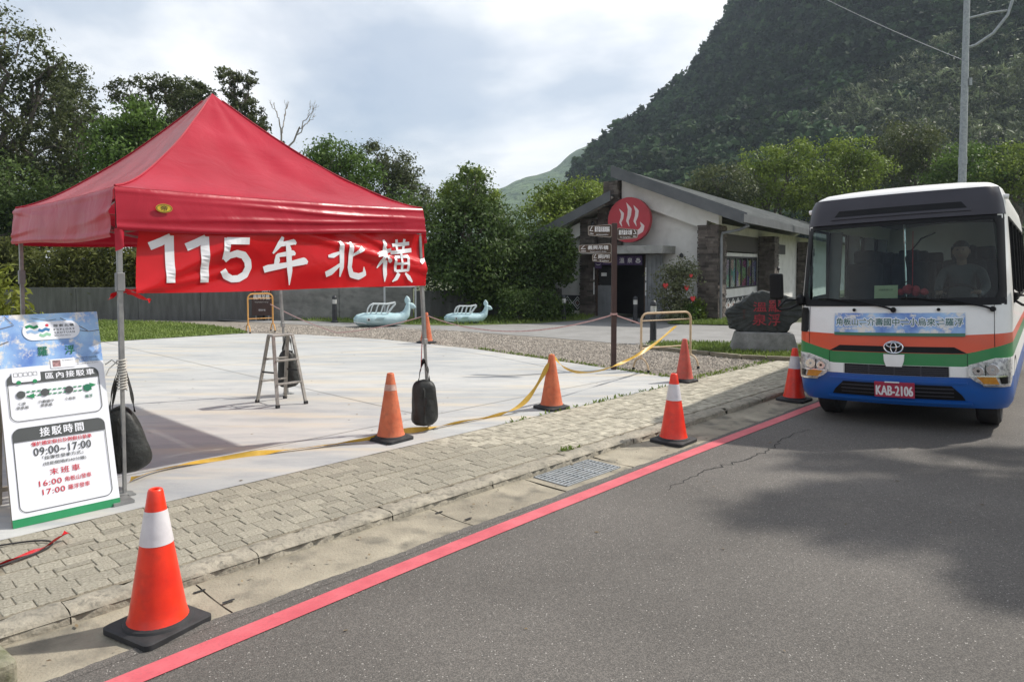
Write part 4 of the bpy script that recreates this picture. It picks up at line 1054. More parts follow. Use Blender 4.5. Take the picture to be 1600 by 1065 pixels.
# diamond wainscot
M_DIA = mat('wainscot_dark', (.025, .025, .03), (.05, .05, .055), rough=.7, scale=4)
M_DIAR = mat('wainscot_brown', (.16, .09, .07), (.22, .13, .10), rough=.7, scale=4)
def wains(n, fmap, w, z0, z1):
    """fmap(s, out, z): s along the wall"""
    m_ = MB(); m_.add([fmap(0, .012, z0), fmap(w, .012, z0), fmap(w, .012, z1), fmap(0, .012, z1)], [(0, 1, 2, 3)])
    p_ = m_.build('diamond_band', M_DIA, B)
    zc = (z0 + z1) / 2; hh = (z1 - z0) / 2 * .9; st = w / n
    m_ = MB(); m2 = MB()
    for k in range(n):
        c = (k + .5) * st; r_ = st * .52
        for (R0, R1) in ((1.0, .82), (.58, .42)):
            o = [(c, zc - hh * R0), (c + r_ * R0, zc), (c, zc + hh * R0), (c - r_ * R0, zc)]; i_ = [(c, zc - hh * R1), (c + r_ * R1, zc), (c, zc + hh * R1), (c - r_ * R1, zc)]
            dd = .018 if R0 == 1 else .022
            o = [(min(max(a, 0.01), w - .01), b) for a, b in o]
            for e in range(4):
                f_ = (e + 1) % 4
                m_.add([fmap(o[e][0], dd + .0006 * (k % 2), o[e][1]), fmap(o[f_][0], dd + .0006 * (k % 2), o[f_][1]), fmap(i_[f_][0], dd + .0006 * (k % 2), i_[f_][1]), fmap(i_[e][0], dd + .0006 * (k % 2), i_[e][1])], [(0, 1, 2, 3)])
        q = [(c, zc - hh * .3), (c + r_ * .3, zc), (c, zc + hh * .3), (c - r_ * .3, zc)]
        m2.add([fmap(a, .02, b) for a, b in q], [(0, 1, 2, 3)])
    m_.build('diamond_lines', M_WHITE, p_)['kind'] = 'stuff'; m2.build('diamond_fill', M_DIAR, p_)['kind'] = 'stuff'
wains(3, lambda s, o, z: (-5.64 + s, -o, z), 1.2, .15, .68)
wains(3, lambda s, o, z: (-1.5 + s, -o, z), 1.2, .15, .68)
wains(8, lambda s, o, z: (-.01 + o, 1.2 + s, z), 5.1, .12, .62)
# side windows with posters
M_FRAME = mat('window_frame_dark', (.03, .03, .035), (.05, .05, .055), rough=.5)
def poster_mat(k):
    m, N, L, P = newmat('poster_%d' % k)
    t = N.new('ShaderNodeTexCoord'); mp_ = N.new('ShaderNodeMapping'); mp_.inputs['Location'].default_value = (k * 7.3, k * 3.1, k * 1.7)
    L.new(t.outputs['Object'], mp_.inputs[0])
    v = N.new('ShaderNodeTexVoronoi'); v.inputs['Scale'].default_value = 2.2; L.new(mp_.outputs[0], v.inputs['Vector'])
    h = N.new('ShaderNodeHueSaturation'); h.inputs['Saturation'].default_value = .9; h.inputs['Value'].default_value = 1.4
    L.new(v.outputs['Color'], h.inputs['Color']); L.new(h.outputs[0], P.inputs['Base Color']); P.inputs['Roughness'].default_value = .4
    return m
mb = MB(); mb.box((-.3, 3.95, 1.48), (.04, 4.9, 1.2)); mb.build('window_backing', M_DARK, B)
npn = 6
for k in range(npn):
    y0 = 1.65 + k * (4.6 / npn); y1 = y0 + 4.6 / npn
    mb = MB()
    mb.box((-.012, y0 + .025, 1.48), (.03, .05, 1.12)); mb.box((-.012, y1 - .025, 1.48), (.03, .05, 1.12)); mb.box((-.012, (y0 + y1) / 2, .95), (.03, y1 - y0 - .1, .06)); mb.box((-.012, (y0 + y1) / 2, 2.01), (.03, y1 - y0 - .1, .06))
    w = mb.build('window', M_FRAME, B)
    mb = MB(); mb.box((-.016, (y0 + y1) / 2, 1.48), (.006, y1 - y0 - .1, 1.0)); mb.build('pane', M_GLASSD, w)
    mb = MB(); mb.box((-.026, (y0 + y1) / 2, 1.45), (.006, (y1 - y0) * .80, .94)); mb.build('poster', poster_mat(k), w)
mb = MB(); mb.box((.0, 3.95, 2.5), (.06, 4.75, .58)); mb.build('louvre_panel', mat('louvre_brown', (.05, .045, .04), (.085, .075, .07), rough=.7, scale=8, stretch=(1, 1, 10)), B)
mb = MB(); mb.box((.0, 9.6, 2.42), (.05, 3.8, .42)); mb.build('high_window', M_FRAME, B)
mb = MB(); mb.box((.0, 17.5, 2.42), (.05, 3.8, .42)); mb.build('high_window', M_FRAME, B)
for (x, y, z) in ((-3.9, -.36, 3.15), (.66, 6.9, 1.6), (-.9, -.08, 2.05)):
    mb = MB(); mb.lathe([(.02, -.08), (.06, -.06), (.07, .02), (.03, .06), (.01, .08)], 10, (x, y, z)); mb.build('wall_lamp', M_FRAME, B, smooth=True)
# round red sign
ds = thing('round_hot_spring_sign', (6.24, 22.42, 0), rad(-32), 'large round red sign with white steam and bowl symbol on the gable', 'sign')
M_SIGNR = mat('sign_red', (.36, .022, .035), (.42, .03, .045), rough=.45, scale=2)
M_SIGNW = mat('sign_white', (.62, .50, .50), (.68, .57, .56), rough=.5)
cx, cz, rr_ = -2.45, 3.20, .73
MY = Matrix(((1, 0, 0), (0, 0, 1), (0, -1, 0)))       # lathe axis z -> -y... disc facing -y
mb = MB(); mb.lathe([(.02, -.1), (rr_, -.1), (rr_, .1), (.02, .1)], 48, (cx, -.62, cz), M=MY); mb.build('disc', M_SIGNR, ds, smooth=True, angle=30)
mb = MB(); mb.bar((cx - .3, -.52, cz), (cx - .3, .02, cz), .06); mb.bar((cx + .3, -.52, cz), (cx + .3, .02, cz), .06); mb.build('bracket', M_FASC, ds)
mb = MB()
for k, (x, s) in enumerate(((-.23, .82), (.02, 1.08), (.27, .95))):
    stroke(mb, [(.2, 1.0, .01), (.55, .72, .17), (.50, .48, .16), (.32, .25, .12), (.52, 0, .01)], (cx + x - .17, cx + x + .17, cz - .22, cz - .22 + .72 * s), -.7225 - .0004 * k)
stroke(mb, [(0, .95, .02), (.03, .55, .22), (.17, .22, .30), (.45, .05, .30), (.72, .12, .34), (.92, .42, .36), (.97, .72, .26), (.88, 1.05, .02)], (cx - .52, cx + .52, cz - .52, cz - .10), -.724)
mb.build('symbol', M_SIGNW, ds, fixn=False)

# ================================================================== CANOPY TENT
def fabric(name, c1, c2, transl, rough=.45):
    m, N, L, P = newmat(name)
    t = N.new('ShaderNodeTexCoord')
    a = N.new('ShaderNodeTexNoise'); a.inputs['Scale'].default_value = 1.6; a.inputs['Detail'].default_value = 5
    L.new(t.outputs['Object'], a.inputs['Vector'])
    r = ramp(N, c1, c2, .35, .65); L.new(a.outputs['Fac'], r.inputs[0])
    L.new(r.outputs[0], P.inputs['Base Color']); P.inputs['Roughness'].default_value = rough
    P.inputs['Specular IOR Level'].default_value = .35
    w = N.new('ShaderNodeTexNoise'); w.inputs['Scale'].default_value = 3.2; w.inputs['Detail'].default_value = 4; w.inputs['Distortion'].default_value = 1.2
    w2 = N.new('ShaderNodeTexWave'); w2.wave_type = 'BANDS'; w2.bands_direction = 'DIAGONAL'; w2.inputs['Scale'].default_value = .5; w2.inputs['Distortion'].default_value = 9; w2.inputs['Detail'].default_value = 3; w2.inputs['Detail Scale'].default_value = 1.1
    L.new(t.outputs['Object'], w.inputs['Vector']); L.new(t.outputs['Object'], w2.inputs['Vector'])
    ad = N.new('ShaderNodeMath'); L.new(w.outputs['Fac'], ad.inputs[0]); L.new(w2.outputs['Fac'], ad.inputs[1])
    b = N.new('ShaderNodeBump'); b.inputs['Strength'].default_value = .30; b.inputs['Distance'].default_value = .03
    L.new(ad.outputs[0], b.inputs['Height']); L.new(b.outputs[0], P.inputs['Normal'])
    tr = N.new('ShaderNodeBsdfTranslucent'); tr.inputs[0].default_value = (*c2, 1)
    ms = N.new('ShaderNodeMixShader'); ms.inputs[0].default_value = transl
    L.new(P.outputs[0], ms.inputs[1]); L.new(tr.outputs[0], ms.inputs[2]); L.new(ms.outputs[0], N['Material Output'].inputs[0])
    return m
M_TENT = fabric('canopy_fabric', (.37, .010, .026), (.47, .020, .042), .20, .34)
M_BAN = fabric('banner_vinyl', (.52, .008, .012), (.62, .015, .02), .12, .25)
M_STEEL = mat('painted_steel', (.24, .24, .24), (.34, .34, .33), rough=.45, metal=.5, scale=9)
T = thing('canopy_tent', R(3.33, 7.34), RZ, 'red pop-up canopy tent with grey legs on the concrete plaza', 'tent')
HW = 1.53; ZE = 2.335; PK = (-.08, .08, 3.53)
def roofp(s, t):      # s: -1..1 along edge, t: 0 eave .. 1 peak ; front panel, rotated for the others
    return s, t
def panel(k):
    a = k * PI / 2; c, sn = math.cos(a), math.sin(a)
    def fn(i, j):
        s = i * 2 - 1; t = j
        x = s * HW * (1 - t); y = -HW * (1 - t)
        prof = t ** 1.38
        sag = -.055 * math.sin(PI * min(1, t * 1.15)) * (1 - s * s) * (1 - .3 * t)
        edge = -.018 * (1 - s * s) * (1 - t) ** 6
        rip = .010 * math.sin(9 * s + 5 * t + k) * math.sin(PI * t) * (1 - abs(s)) + .006 * math.sin(23 * s * (1 - t) - 8 * t + 2 * k) * (1 - t) * math.sin(PI * min(1, t + .05))
        z = ZE + (PK[2] - ZE) * prof + sag + edge + rip
        X, Y = x * c - y * sn, x * sn + y * c
        return (X + PK[0] * t, Y + PK[1] * t, z)
    return fn
for k in range(4):
    mb = MB(); mb.grid(panel(k), 32, 26)
    mb.build('roof_panel', M_TENT, T, smooth=True, fixn=False, angle=180)
for k, zb in enumerate((2.045, 1.99, 1.97, 1.965)):     # front, right, back, left
    a = k * PI / 2; c, sn = math.cos(a), math.sin(a)
    def fn(i, j, k=k, zb=zb):
        s = i * 2 - 1
        x = s * (HW + .004); e_ = lambda c_, w_: math.exp(-((j - c_) / w_) ** 2)
        y = -(HW + .004) - .014 * math.sin(PI * j) - .004 * j * math.sin(7 * s + k) - .013 * e_(.30 + .16 * s + .03 * math.sin(5 * s + k), .07) * (.5 + .5 * math.sin(2.2 * s + 1.2 + k)) - .012 * e_(.62 - .10 * s + .04 * math.sin(4 * s + 2 * k), .06) * (.5 + .5 * math.cos(2.6 * s + k)) - .012 * e_(.93, .06) - .008 * e_(.08, .05) - .03 * j
        z = ZE - .018 * (1 - s * s) - .004 + (zb - ZE + .03 * s * (1 if k == 0 else 0) + .015 * math.sin(3 * s + k)) * j
        return (x * c - y * sn, x * sn + y * c, z)
    mb = MB(); mb.grid(fn, 60, 26); mb.build('valance', M_TENT, T, smooth=True, fixn=False, angle=180)
# hip seams
for k in range(4):
    a = k * PI / 2; c, sn = math.cos(a), math.sin(a); f = panel(k)
    mb = MB(); mb.tube([Vector(f(0, j / 20)) + Vector((0, 0, .004)) for j in range(20)], .009, 5); mb.build('seam', M_TENT, T, smooth=True)
for k, (x, y) in enumerate(((-1, -1), (1, -1), (1, 1), (-1, 1))):
    mb = MB(); mb.box((x * 1.50, y * 1.50, 1.62), (.036, .036, 1.40)); mb.box((x * 1.50, y * 1.50, .48), (.027, .027, .94))
    lg = mb.build('leg', M_STEEL, T, bevel=.004)
    mb = MB(); mb.box((x * 1.5, y * 1.5, .94), (.05, .05, .06)); mb.build('leg_lock', M_STEEL, lg, bevel=.006)
    mb = MB(); mb.box((x * 1.50, y * 1.50, 1.62), (.058, .058, .14)); mb.build('slider', mat('grey_plastic', (.17, .17, .17), (.24, .24, .24), rough=.5), lg, bevel=.006)
    mb = MB(); mb.lathe([(.01, .0), (.06, .0), (.06, .010), (.02, .014)], 14, (x * 1.5, y * 1.5, .001)); mb.box((x * 1.5 + .03, y * 1.5 - .05, .006), (.05, .06, .008)); mb.build('foot', M_STEEL, lg)
def truss(p0, p1):      # scissor bars under one side
    p0, p1 = Vector(p0), Vector(p1); mb = MB(); n = 2
    for i in range(n):
        a = p0.lerp(p1, i / n); b = p0.lerp(p1, (i + 1) / n); d = Vector((0, 0, .27))
        mb.bar(a, b + d, .012, .024); mb.bar(a + d, b, .012, .024)
    mb.build('scissor_truss', M_STEEL, T)
c4 = [(-1.47, -1.47, 2.0), (1.47, -1.47, 2.0), (1.47, 1.47, 2.0), (-1.47, 1.47, 2.0)]
for k in range(4): truss(c4[k], c4[(k + 1) % 4])
mb = MB(); mb.box((-.02, .02, 2.75), (.03, .03, 1.3)); mb.build('centre_pole', M_STEEL, T)
# maker's oval badge
M_YEL = mat('badge_yellow', (.55, .38, .02), (.62, .45, .03), rough=.5)
mb = MB(); disc(mb, -1.20, 2.185, .062, .034, -1.583, 28); bd = mb.build('badge', M_YEL, T, fixn=False)
mb = MB(); text_box(mb, '帝', -1.225, -1.175, 2.165, 2.207, -1.5845, .02)
ring(mb, [(-1.2 + .058 * math.cos(t), 2.185 + .030 * math.sin(t)) for t in np.linspace(0, 2 * PI, 29)[:-1]], [(-1.2 + .052 * math.cos(t), 2.185 + .026 * math.sin(t)) for t in np.linspace(0, 2 * PI, 29)[:-1]], -1.5848)
mb.build('badge_mark', mat('badge_dark', (.10, .06, .01), rough=.6), bd, fixn=False)
# loose fabric flap and tie at the near corner
mb = MB(); mb.grid(lambda i, j: (-1.545 + .07 * i + .02 * j * math.sin(4 * i), -1.548 - .02 * math.sin(3 * i) - .015 * j, 2.02 - .17 * j * (1 - .35 * i)), 6, 6); mb.build('corner_flap', M_TENT, T, smooth=True, fixn=False)

for ch in T.children_recursive:      # the right-hand legs splay outwards towards their feet
    for vv in ch.data.vertices:
        k_ = max(0, vv.co.z) / 2.3; vv.co.x -= .135 * k_ * max(0, (vv.co.x + .1) / 1.6)
# ------------------------------------------------------------------ banner
BN = thing('lettered_banner', R(3.28, 5.862), RZ, 'red vinyl banner with white lettering hanging from the canopy front', 'banner'); BN.scale = (.955, 1, 1)
def bsurf(x, z, off=0.0):          # tent-local x, height; soft folds pulled from the corners
    s = (x + 1.39) / 2.95; t = (z - 1.535) / .53
    y = -.045 + .020 * math.sin(5.5 * s + 3.0 * t) * (.4 + t * (1 - t) * 2) + .010 * math.sin(13 * s - 7 * t) * (1 - s * .4)
    fold = lambda d, w: math.exp(-(d / w) ** 2)
    y -= .024 * fold(t - (1.12 - 1.25 * (s - .34)) , .075) * sstep(.28, .5, s) + .020 * fold(t - (1.0 - 2.1 * (s - .70)), .06) * sstep(.6, .75, s)
    y -= .020 * fold(t - (.05 + 2.6 * s), .10) * (1 - sstep(.2, .42, s)) + .014 * fold(t - (.02 + 1.2 * s), .06) * (1 - sstep(.15, .4, s))
    y -= .014 * fold(t - (.55 - .5 * (s - .8)), .05) * sstep(.6, .85, s)
    dz = -.010 * math.sin(PI * s) * (1 - t) - .006 * math.sin(2.1 * PI * s + .5)
    return (x, y + off, z + dz)
mb = MB(); mb.grid(lambda i, j: bsurf(-1.39 + 2.95 * i + (.05 * j - .03) * (1 - i), 1.535 + .53 * j + .03 * (1 - i) * (1 - j) * 0), 120, 26)
mb.build('cloth', M_BAN, BN, smooth=True, fixn=False, angle=180)
M_LET = mat('banner_white', (.74, .74, .76), (.80, .80, .82), rough=.4, scale=4)
ONE = [[(0, .76, .17), (.45, .86, .17), (.86, .985, .13)], [(.80, 1.0, .195), (.80, .75, .195), (.80, .35, .195), (.80, 0, .195)]]
FIVE = [[(.22, .92, .155), (.9, .92, .155)], [(.24, .98, .15), (.17, .50, .14)], [(.16, .48, .11), (.30, .59, .14), (.52, .64, .155), (.74, .60, .165), (.88, .46, .17), (.90, .32, .17), (.80, .16, .165), (.60, .075, .155), (.40, .07, .155), (.22, .14, .16), (.12, .27, .15)]]
for st_, x0, x1 in ((ONE, -1.295, -1.105), (ONE, -1.01, -.82), (FIVE, -.735, -.44)):
    mb = MB()
    for q, s_ in enumerate(st_): stroke(mb, s_, (x0, x1, 1.615, 1.985), -.006 - .0006 * q, bsurf)
    mb.build('numeral', M_LET, BN, fixn=False)
NIAN = [[(.42, 1, .05), (.36, .86, .10), (.20, .66, .03)], [(.36, .84, .07), (.68, .90, .09), (.74, .86, .04)], [(.30, .62, .06), (.66, .67, .09), (.72, .64, .04)], [(.30, .64, .05), (.30, .52, .10), (.27, .40, .07)],
        [(0, .33, .10), (.10, .36, .11), (.5, .42, .085), (.92, .50, .12), (1, .46, .05)], [(.52, .88, .06), (.56, .75, .10), (.58, .3, .095), (.57, 0, .015)]]
BEI = [[(.06, .60, .05), (.18, .62, .10), (.34, .70, .05)], [(.34, 1, .06), (.39, .9, .12), (.38, .3, .11), (.35, .05, .03)], [(0, .12, .12), (.12, .18, .13), (.38, .42, .05)],
       [(.92, .84, .11), (.86, .78, .10), (.60, .58, .03)], [(.62, 1, .05), (.62, .85, .12), (.58, .30, .11), (.64, .10, .13), (.82, .05, .14), (.97, .12, .11), (.95, .32, .015)]]
HENG = [[(0, .64, .08), (.2, .70, .085), (.40, .77, .07)], [(.20, 1, .05), (.23, .9, .10), (.22, .2, .09), (.20, .02, .02)], [(.21, .66, .08), (.12, .48, .07), (0, .34, .02)], [(.25, .62, .03), (.34, .52, .08), (.38, .48, .05)],
        [(.44, .88, .06), (.7, .91, .07), (.95, .94, .07)], [(.57, 1.02, .06), (.58, .74, .06)], [(.80, 1.04, .06), (.77, .75, .06)], [(.38, .70, .07), (.7, .74, .075), (1.02, .78, .08)],
        [(.50, .60, .06), (.51, .26, .06)], [(.50, .60, .05), (.89, .63, .06)], [(.88, .64, .06), (.86, .27, .06)], [(.51, .44, .045), (.87, .46, .045)], [(.51, .27, .05), (.87, .29, .05)], [(.68, .76, .05), (.69, .28, .055)],
        [(.60, .22, .08), (.52, .10, .08), (.40, .02, .02)], [(.78, .22, .04), (.88, .11, .09), (.98, .0, .03)]]
for nm, st_, bx_ in (('character', NIAN, (-.325, .105, 1.575, 1.995)), ('character', BEI, (.30, .765, 1.62, 1.965)), ('character', HENG, (.905, 1.365, 1.575, 1.995)), ('character', NIAN[3:5], (1.475, 1.60, 1.66, 2.0))):
    mb = MB()
    for q, s_ in enumerate(st_):
        if nm == 'character' and len(st_) == 2: s_ = [(a, b, c * .8) for a, b, c in s_]
        stroke(mb, [(a, b, c * 1.28) for a, b, c in s_], bx_, -.006 - .0005 * q, bsurf)
    if len(st_) == 2:
        mb.v = [(min(x, 1.553), y, z) for x, y, z in mb.v]
    mb.build(nm, M_LET, BN, fixn=False)
def ribbon(mb, pts, w, seed=0, tw=1.5):
    r = random.Random(seed); P = [Vector(p) for p in pts]; Q = []
    n = 8
    for i in range(len(P) - 1):
        a = P[max(0, i - 1)]; b = P[i]; c = P[i + 1]; d = P[min(len(P) - 1, i + 2)]
        for k in range(n):
            t = k / n
            Q.append(.5 * ((2 * b) + (-a + c) * t + (2 * a - 5 * b + 4 * c - d) * t * t + (-a + 3 * b - 3 * c + d) * t ** 3))
    Q.append(P[-1]); vs = []; ph = r.uniform(0, 6)
    for i, q in enumerate(Q):
        d = (Q[min(i + 1, len(Q) - 1)] - Q[max(0, i - 1)]).normalized()
        s = d.cross(Vector((0, 0, 1)))
        if s.length < 1e-3: s = Vector((1, 0, 0))
        s.normalize(); u_ = s.cross(d)
        ang = tw * math.sin(i * .21 + ph) + .5 * math.sin(i * .53 + ph * 2)
        nn = s * math.cos(ang) + u_ * math.sin(ang)
        ww = w * (1 + .25 * math.sin(i * .7 + ph))
        vs += [q - nn * ww / 2, q + d.cross(nn) * ww * .12, q + nn * ww / 2]
    mb.add(vs, [(3 * i + a, 3 * i + a + 1, 3 * i + a + 4, 3 * i + a + 3) for i in range(len(Q) - 1) for a in (0, 1)])
mb = MB()
ribbon(mb, [(-1.36, -.03, 1.56), (-1.45, .0, 1.55), (-1.53, .04, 1.53), (-1.60, .0, 1.49)], .03, 1); ribbon(mb, [(-1.5, .0, 1.545), (-1.44, -.06, 1.53), (-1.36, -.08, 1.49), (-1.31, -.07, 1.47)], .03, 2); ribbon(mb, [(-1.52, .02, 1.56), (-1.47, -.05, 1.56), (-1.36, -.07, 1.54)], .03, 3)
mb.build('corner_ties', M_BAN, BN, smooth=True, fixn=False)
mb = MB(); mb.tube([(1.55, -.02, 1.53), (1.575, .02, 1.2), (1.57, .03, .9), (1.56, .04, .62)], .005, 5); mb.build('hanging_cord', M_TENT, BN)

# ------------------------------------------------------------------ weight bags
M_BAG = mat('bag_nylon', (.010, .011, .010), (.026, .028, .025), rough=.55, scale=7, bump=.7, bscale=14, bdist=.02)
def bag(label, loc, rz, z0, z1, w, d, ztie, lumpy, seed):
    rg = random.Random(seed)
    t = thing('weight_bag', loc, rz, label, 'bag', 'black weight bags tied to the canopy legs')
    ph = rg.uniform(0, 6)
    def fn(i, j):
        a = 2 * PI * i
        f = max(0.0, 1 - abs(2 * j - 1) ** (7 - 4 * lumpy)) ** .5
        top = 1 - lumpy * .62 * max(0, j - .15) ** .8 - (1 - lumpy) * .12 * j
        sx = abs(math.cos(a)) ** .8 * (1 if math.cos(a) > 0 else -1); sy = abs(math.sin(a)) ** .8 * (1 if math.sin(a) > 0 else -1)
        k = f * top * (1 + .04 * math.sin(3 * a + 5 * j + ph) + .03 * math.sin(7 * a + 9 * j))
        return (sx * w / 2 * k + .02 * lumpy * math.sin(5 * j), sy * d / 2 * k, z0 + (z1 - z0) * j)
    mb = MB(); mb.grid(fn, 28, 22); mb.build('sack', M_BAG, t, smooth=True, angle=180)
    for s in (-1, 1):
        mb = MB(); ribbon(mb, [(s * w * .22, -d * .1, z0 + (z1 - z0) * .9), (s * w * .14, -d * .1, z1 + (ztie - z1) * .45), (0, 0, ztie), (s * w * .12, d * .1, z1 + (ztie - z1) * .4), (s * w * .2, d * .12, z0 + (z1 - z0) * .92)], .032, seed + s, .4)
        mb.build('strap', M_BAG, t, smooth=True, fixn=False)
    mb = MB(); ribbon(mb, [(0, -d * .52, z0 + .05), (0, -d * .56, (z0 + z1) / 2), (0, -d * .45, z1 - .08)], .03, seed + 5, .1); mb.build('webbing', M_BAG, t, fixn=False)
    return t
x, y, _ = R(1.82, 5.98)
bag('slouching black weight bag roped to the near canopy leg beside the shuttle sign', (x + .035, y + .04, 0), rad(20), .12, .66, .40, .28, 1.02, .85, 1)
mb = MB()
mb.tube([(.030 * math.cos(a) + .004 * math.sin(a * 3.1), .030 * math.sin(a), .80 + .0034 * a) for a in np.linspace(0, 2 * PI * 11, 130)], .0065, 5)
mb.tube([(-.03, 0, 1.02), (-.08, -.03, .97), (-.10, -.04, .92)], .005, 5); mb.tube([(-.03, 0, 1.0), (-.07, .02, 1.03), (-.11, .0, 1.0)], .005, 5)
ro = thing('tie_rope', R(1.83, 5.84, 0), rad(20), 'pale rope wound round the near canopy leg above its bag', 'rope'); mb.build('coil', mat('rope_pale', (.42, .40, .36), (.55, .53, .48), rough=.9, scale=40), ro, smooth=True, fixn=False)
x, y, _ = R(4.73, 5.80)
bag('upright black weight bag hanging on the canopy leg beside the orange cone', (x, y, 0), rad(12), .05, .55, .29, .2, .76, .12, 2)
x, y, _ = R(4.83, 8.80)
bag('black weight bag on the rear canopy leg seen through the stepladder', (x + .02, y - .1, 0), rad(12), .10, .62, .30, .22, .85, .5, 3)

# ------------------------------------------------------------------ stepladder
M_ALU = mat('worn_aluminium', (.25, .235, .21), (.42, .40, .37), rough=.5, metal=.55, scale=7, c3=(.10, .09, .08), scale3=14, amt3=.6, bump=.15)
M_BLK = mat('black_rubber', (.014, .014, .015), (.03, .03, .032), rough=.75, scale=10)
LD = thing('stepladder', R(4.44, 8.28), RZ, 'small aluminium A-frame stepladder standing under the canopy', 'ladder')
HL = .86
for s in (-1, 1):
    for f in (-1, 1):
        mb = MB(); mb.bar((s * .19, f * .26, .02), (s * .13, f * .06, HL), .042, .024)
        rl = mb.build('rail', M_ALU, LD, bevel=.003)
        mb = MB(); mb.box((s * .191, f * .262, .02), (.05, .036, .04)); mb.build('rubber_foot', M_BLK, rl, bevel=.006)
for f, zs in ((-1, (.28, .56)), (1, (.28, .56))):
    for z in zs:
        q = z / HL; hw_ = .19 - .06 * q; yy = f * (.26 - .2 * q)
        mb = MB(); mb.box((0, yy, z), (2 * hw_, .062 if f < 0 else .045, .022)); mb.build('step' if f < 0 else 'brace', M_ALU, LD, bevel=.004)
mb = MB(); mb.box((0, 0, HL + .005), (.29, .15, .028)); mb.build('top_cap', M_ALU, LD, bevel=.006)
for s in (-1, 1):
    mb = MB(); mb.bar((s * .172, -.17, .42), (s * .172, .17, .40), .008, .02); mb.build('spreader', M_BLK, LD)

# ------------------------------------------------------------------ shuttle sign
SB = thing('shuttle_sign', R(1.07, 5.60, .0), RZ, 'tilted white and blue shuttle bus timetable board on the pavement', 'sign')
TL = rad(-17.5)
bd = bpy.data.objects.new('board', None)
# the board mesh is tilted inside its own object so that all print shares its plane
WB, HB = .655, 1.46
mb = MB(); mb.box((WB / 2, .018, HB / 2), (WB, .034, HB))
bpy.data.objects.remove(bd)
M_BACK = mat('board_edge', (.20, .17, .13), (.28, .24, .19), rough=.8, scale=8)
board = mb.build('board', M_BACK, SB); board.rotation_euler = (TL, 0, 0)
M_PW = mat('print_white', (.74, .75, .79), (.78, .79, .83), rough=.35, scale=2, bump=.06, bscale=4, bdist=.03)
def flower_mat():
    m, N, L, P = newmat('print_blossom')
    t = N.new('ShaderNodeTexCoord')
    a = N.new('ShaderNodeTexNoise'); a.inputs['Scale'].default_value = 4; a.inputs['Detail'].default_value = 6
    L.new(t.outputs['Object'], a.inputs['Vector'])
    r = ramp(N, (.10, .20, .52), (.36, .56, .80), .32, .62); L.new(a.outputs['Fac'], r.inputs[0])
    b = N.new('ShaderNodeTexNoise'); b.inputs['Scale'].default_value = 8.5; b.inputs['Detail'].default_value = 8; b.inputs['Roughness'].default_value = .7
    L.new(t.outputs['Object'], b.inputs['Vector'])
    rb = ramp(N, (0, 0, 0), (1, 1, 1), .51, .60); L.new(b.outputs['Fac'], rb.inputs[0])
    mx = N.new('ShaderNodeMixRGB'); mx.inputs[2].default_value = (.70, .67, .62, 1); L.new(rb.outputs[0], mx.inputs[0]); L.new(r.outputs[0], mx.inputs[1])
    L.new(mx.outputs[0], P.inputs['Base Color']); P.inputs['Roughness'].default_value = .35
    return m
M_BLOS = flower_mat()
M_INK = mat('print_grey', (.055, .06, .06), (.065, .07, .07), rough=.5)
M_GRN = mat('print_green', (.012, .20, .07), (.018, .24, .09), rough=.4)
M_GRND = mat('print_dark_green', (.006, .13, .065), rough=.4)
M_REDP = mat('print_red', (.50, .03, .05), rough=.4)
M_SKYP = mat('print_pale_blue', (.28, .42, .62), rough=.4)
M_BLUP = mat('print_blue', (.03, .16, .34), rough=.4)
y0 = -.0015
def prt(name, m, fill, parent=board):
    mb = MB(); fill(mb); return mb.build(name, m, parent, fixn=False)
prt('print_sheet', M_PW, lambda q: q.grid(lambda i, j: (WB * i, y0 - .0012 * (1 + math.sin(3 * i + 5 * j)), .055 + (1.08 - .055) * j), 8, 12))
prt('blossom_photo', M_BLOS, lambda q: q.grid(lambda i, j: (WB * i, y0 - .0012 * (1 + math.sin(3 * i + 5)), 1.08 + (HB - 1.08) * j), 8, 4))
prt('green_strip', M_GRN, lambda q: q.grid(lambda i, j: (WB * i, y0 - .002 - .003 * math.sin(5 * i) ** 2 * (1 - j), .0 + .055 * j + .0), 14, 2))
def twig(q, pts, w):
    stroke(q, [(a, b, w) for a, b in pts], (0, WB, 1.08, HB), -.0062)
prt('twigs', mat('print_twig', (.10, .07, .05), rough=.5), lambda q: [twig(q, [(.0, .72), (.18, .80), (.10, .98)], .010), twig(q, [(.72, .66), (.9, .60), (1, .62)], .012), twig(q, [(.0, .42), (.12, .5)], .012), twig(q, [(.62, .9), (.80, .72), (.88, .62)], .012), twig(q, [(.35, .92), (.5, .86), (.58, .88)], .008)])
yA, yB, yC = -.0070, -.0082, -.0094
prt('logo_pill', M_PW, lambda q: face(q, rrect(.165, .525, 1.265, 1.40, .066, 8), yA))
def wave(q, x0, x1, z, dz, w, m=1):
    stroke(q, [(0, .5, w), (.33, .5 + m * .3, w), (.66, .5 - m * .1, w), (1, .5 + m * .2, w)], (x0, x1, z - dz, z + dz), yB)
prt('logo_wave', M_GRN, lambda q: wave(q, .185, .262, 1.362, .018, .55))
prt('logo_wave', M_SKYP, lambda q: wave(q, .190, .268, 1.325, .018, .55))
prt('logo_wave', M_BLUP, lambda q: wave(q, .262, .332, 1.342, .018, .55, -1))
prt('logo_wave', mat('print_mint', (.25, .48, .32), rough=.4), lambda q: wave(q, .266, .336, 1.305, .018, .55, -1))
prt('logo_dot', M_REDP, lambda q: disc(q, .318, 1.372, .011, .011, yB, 14))
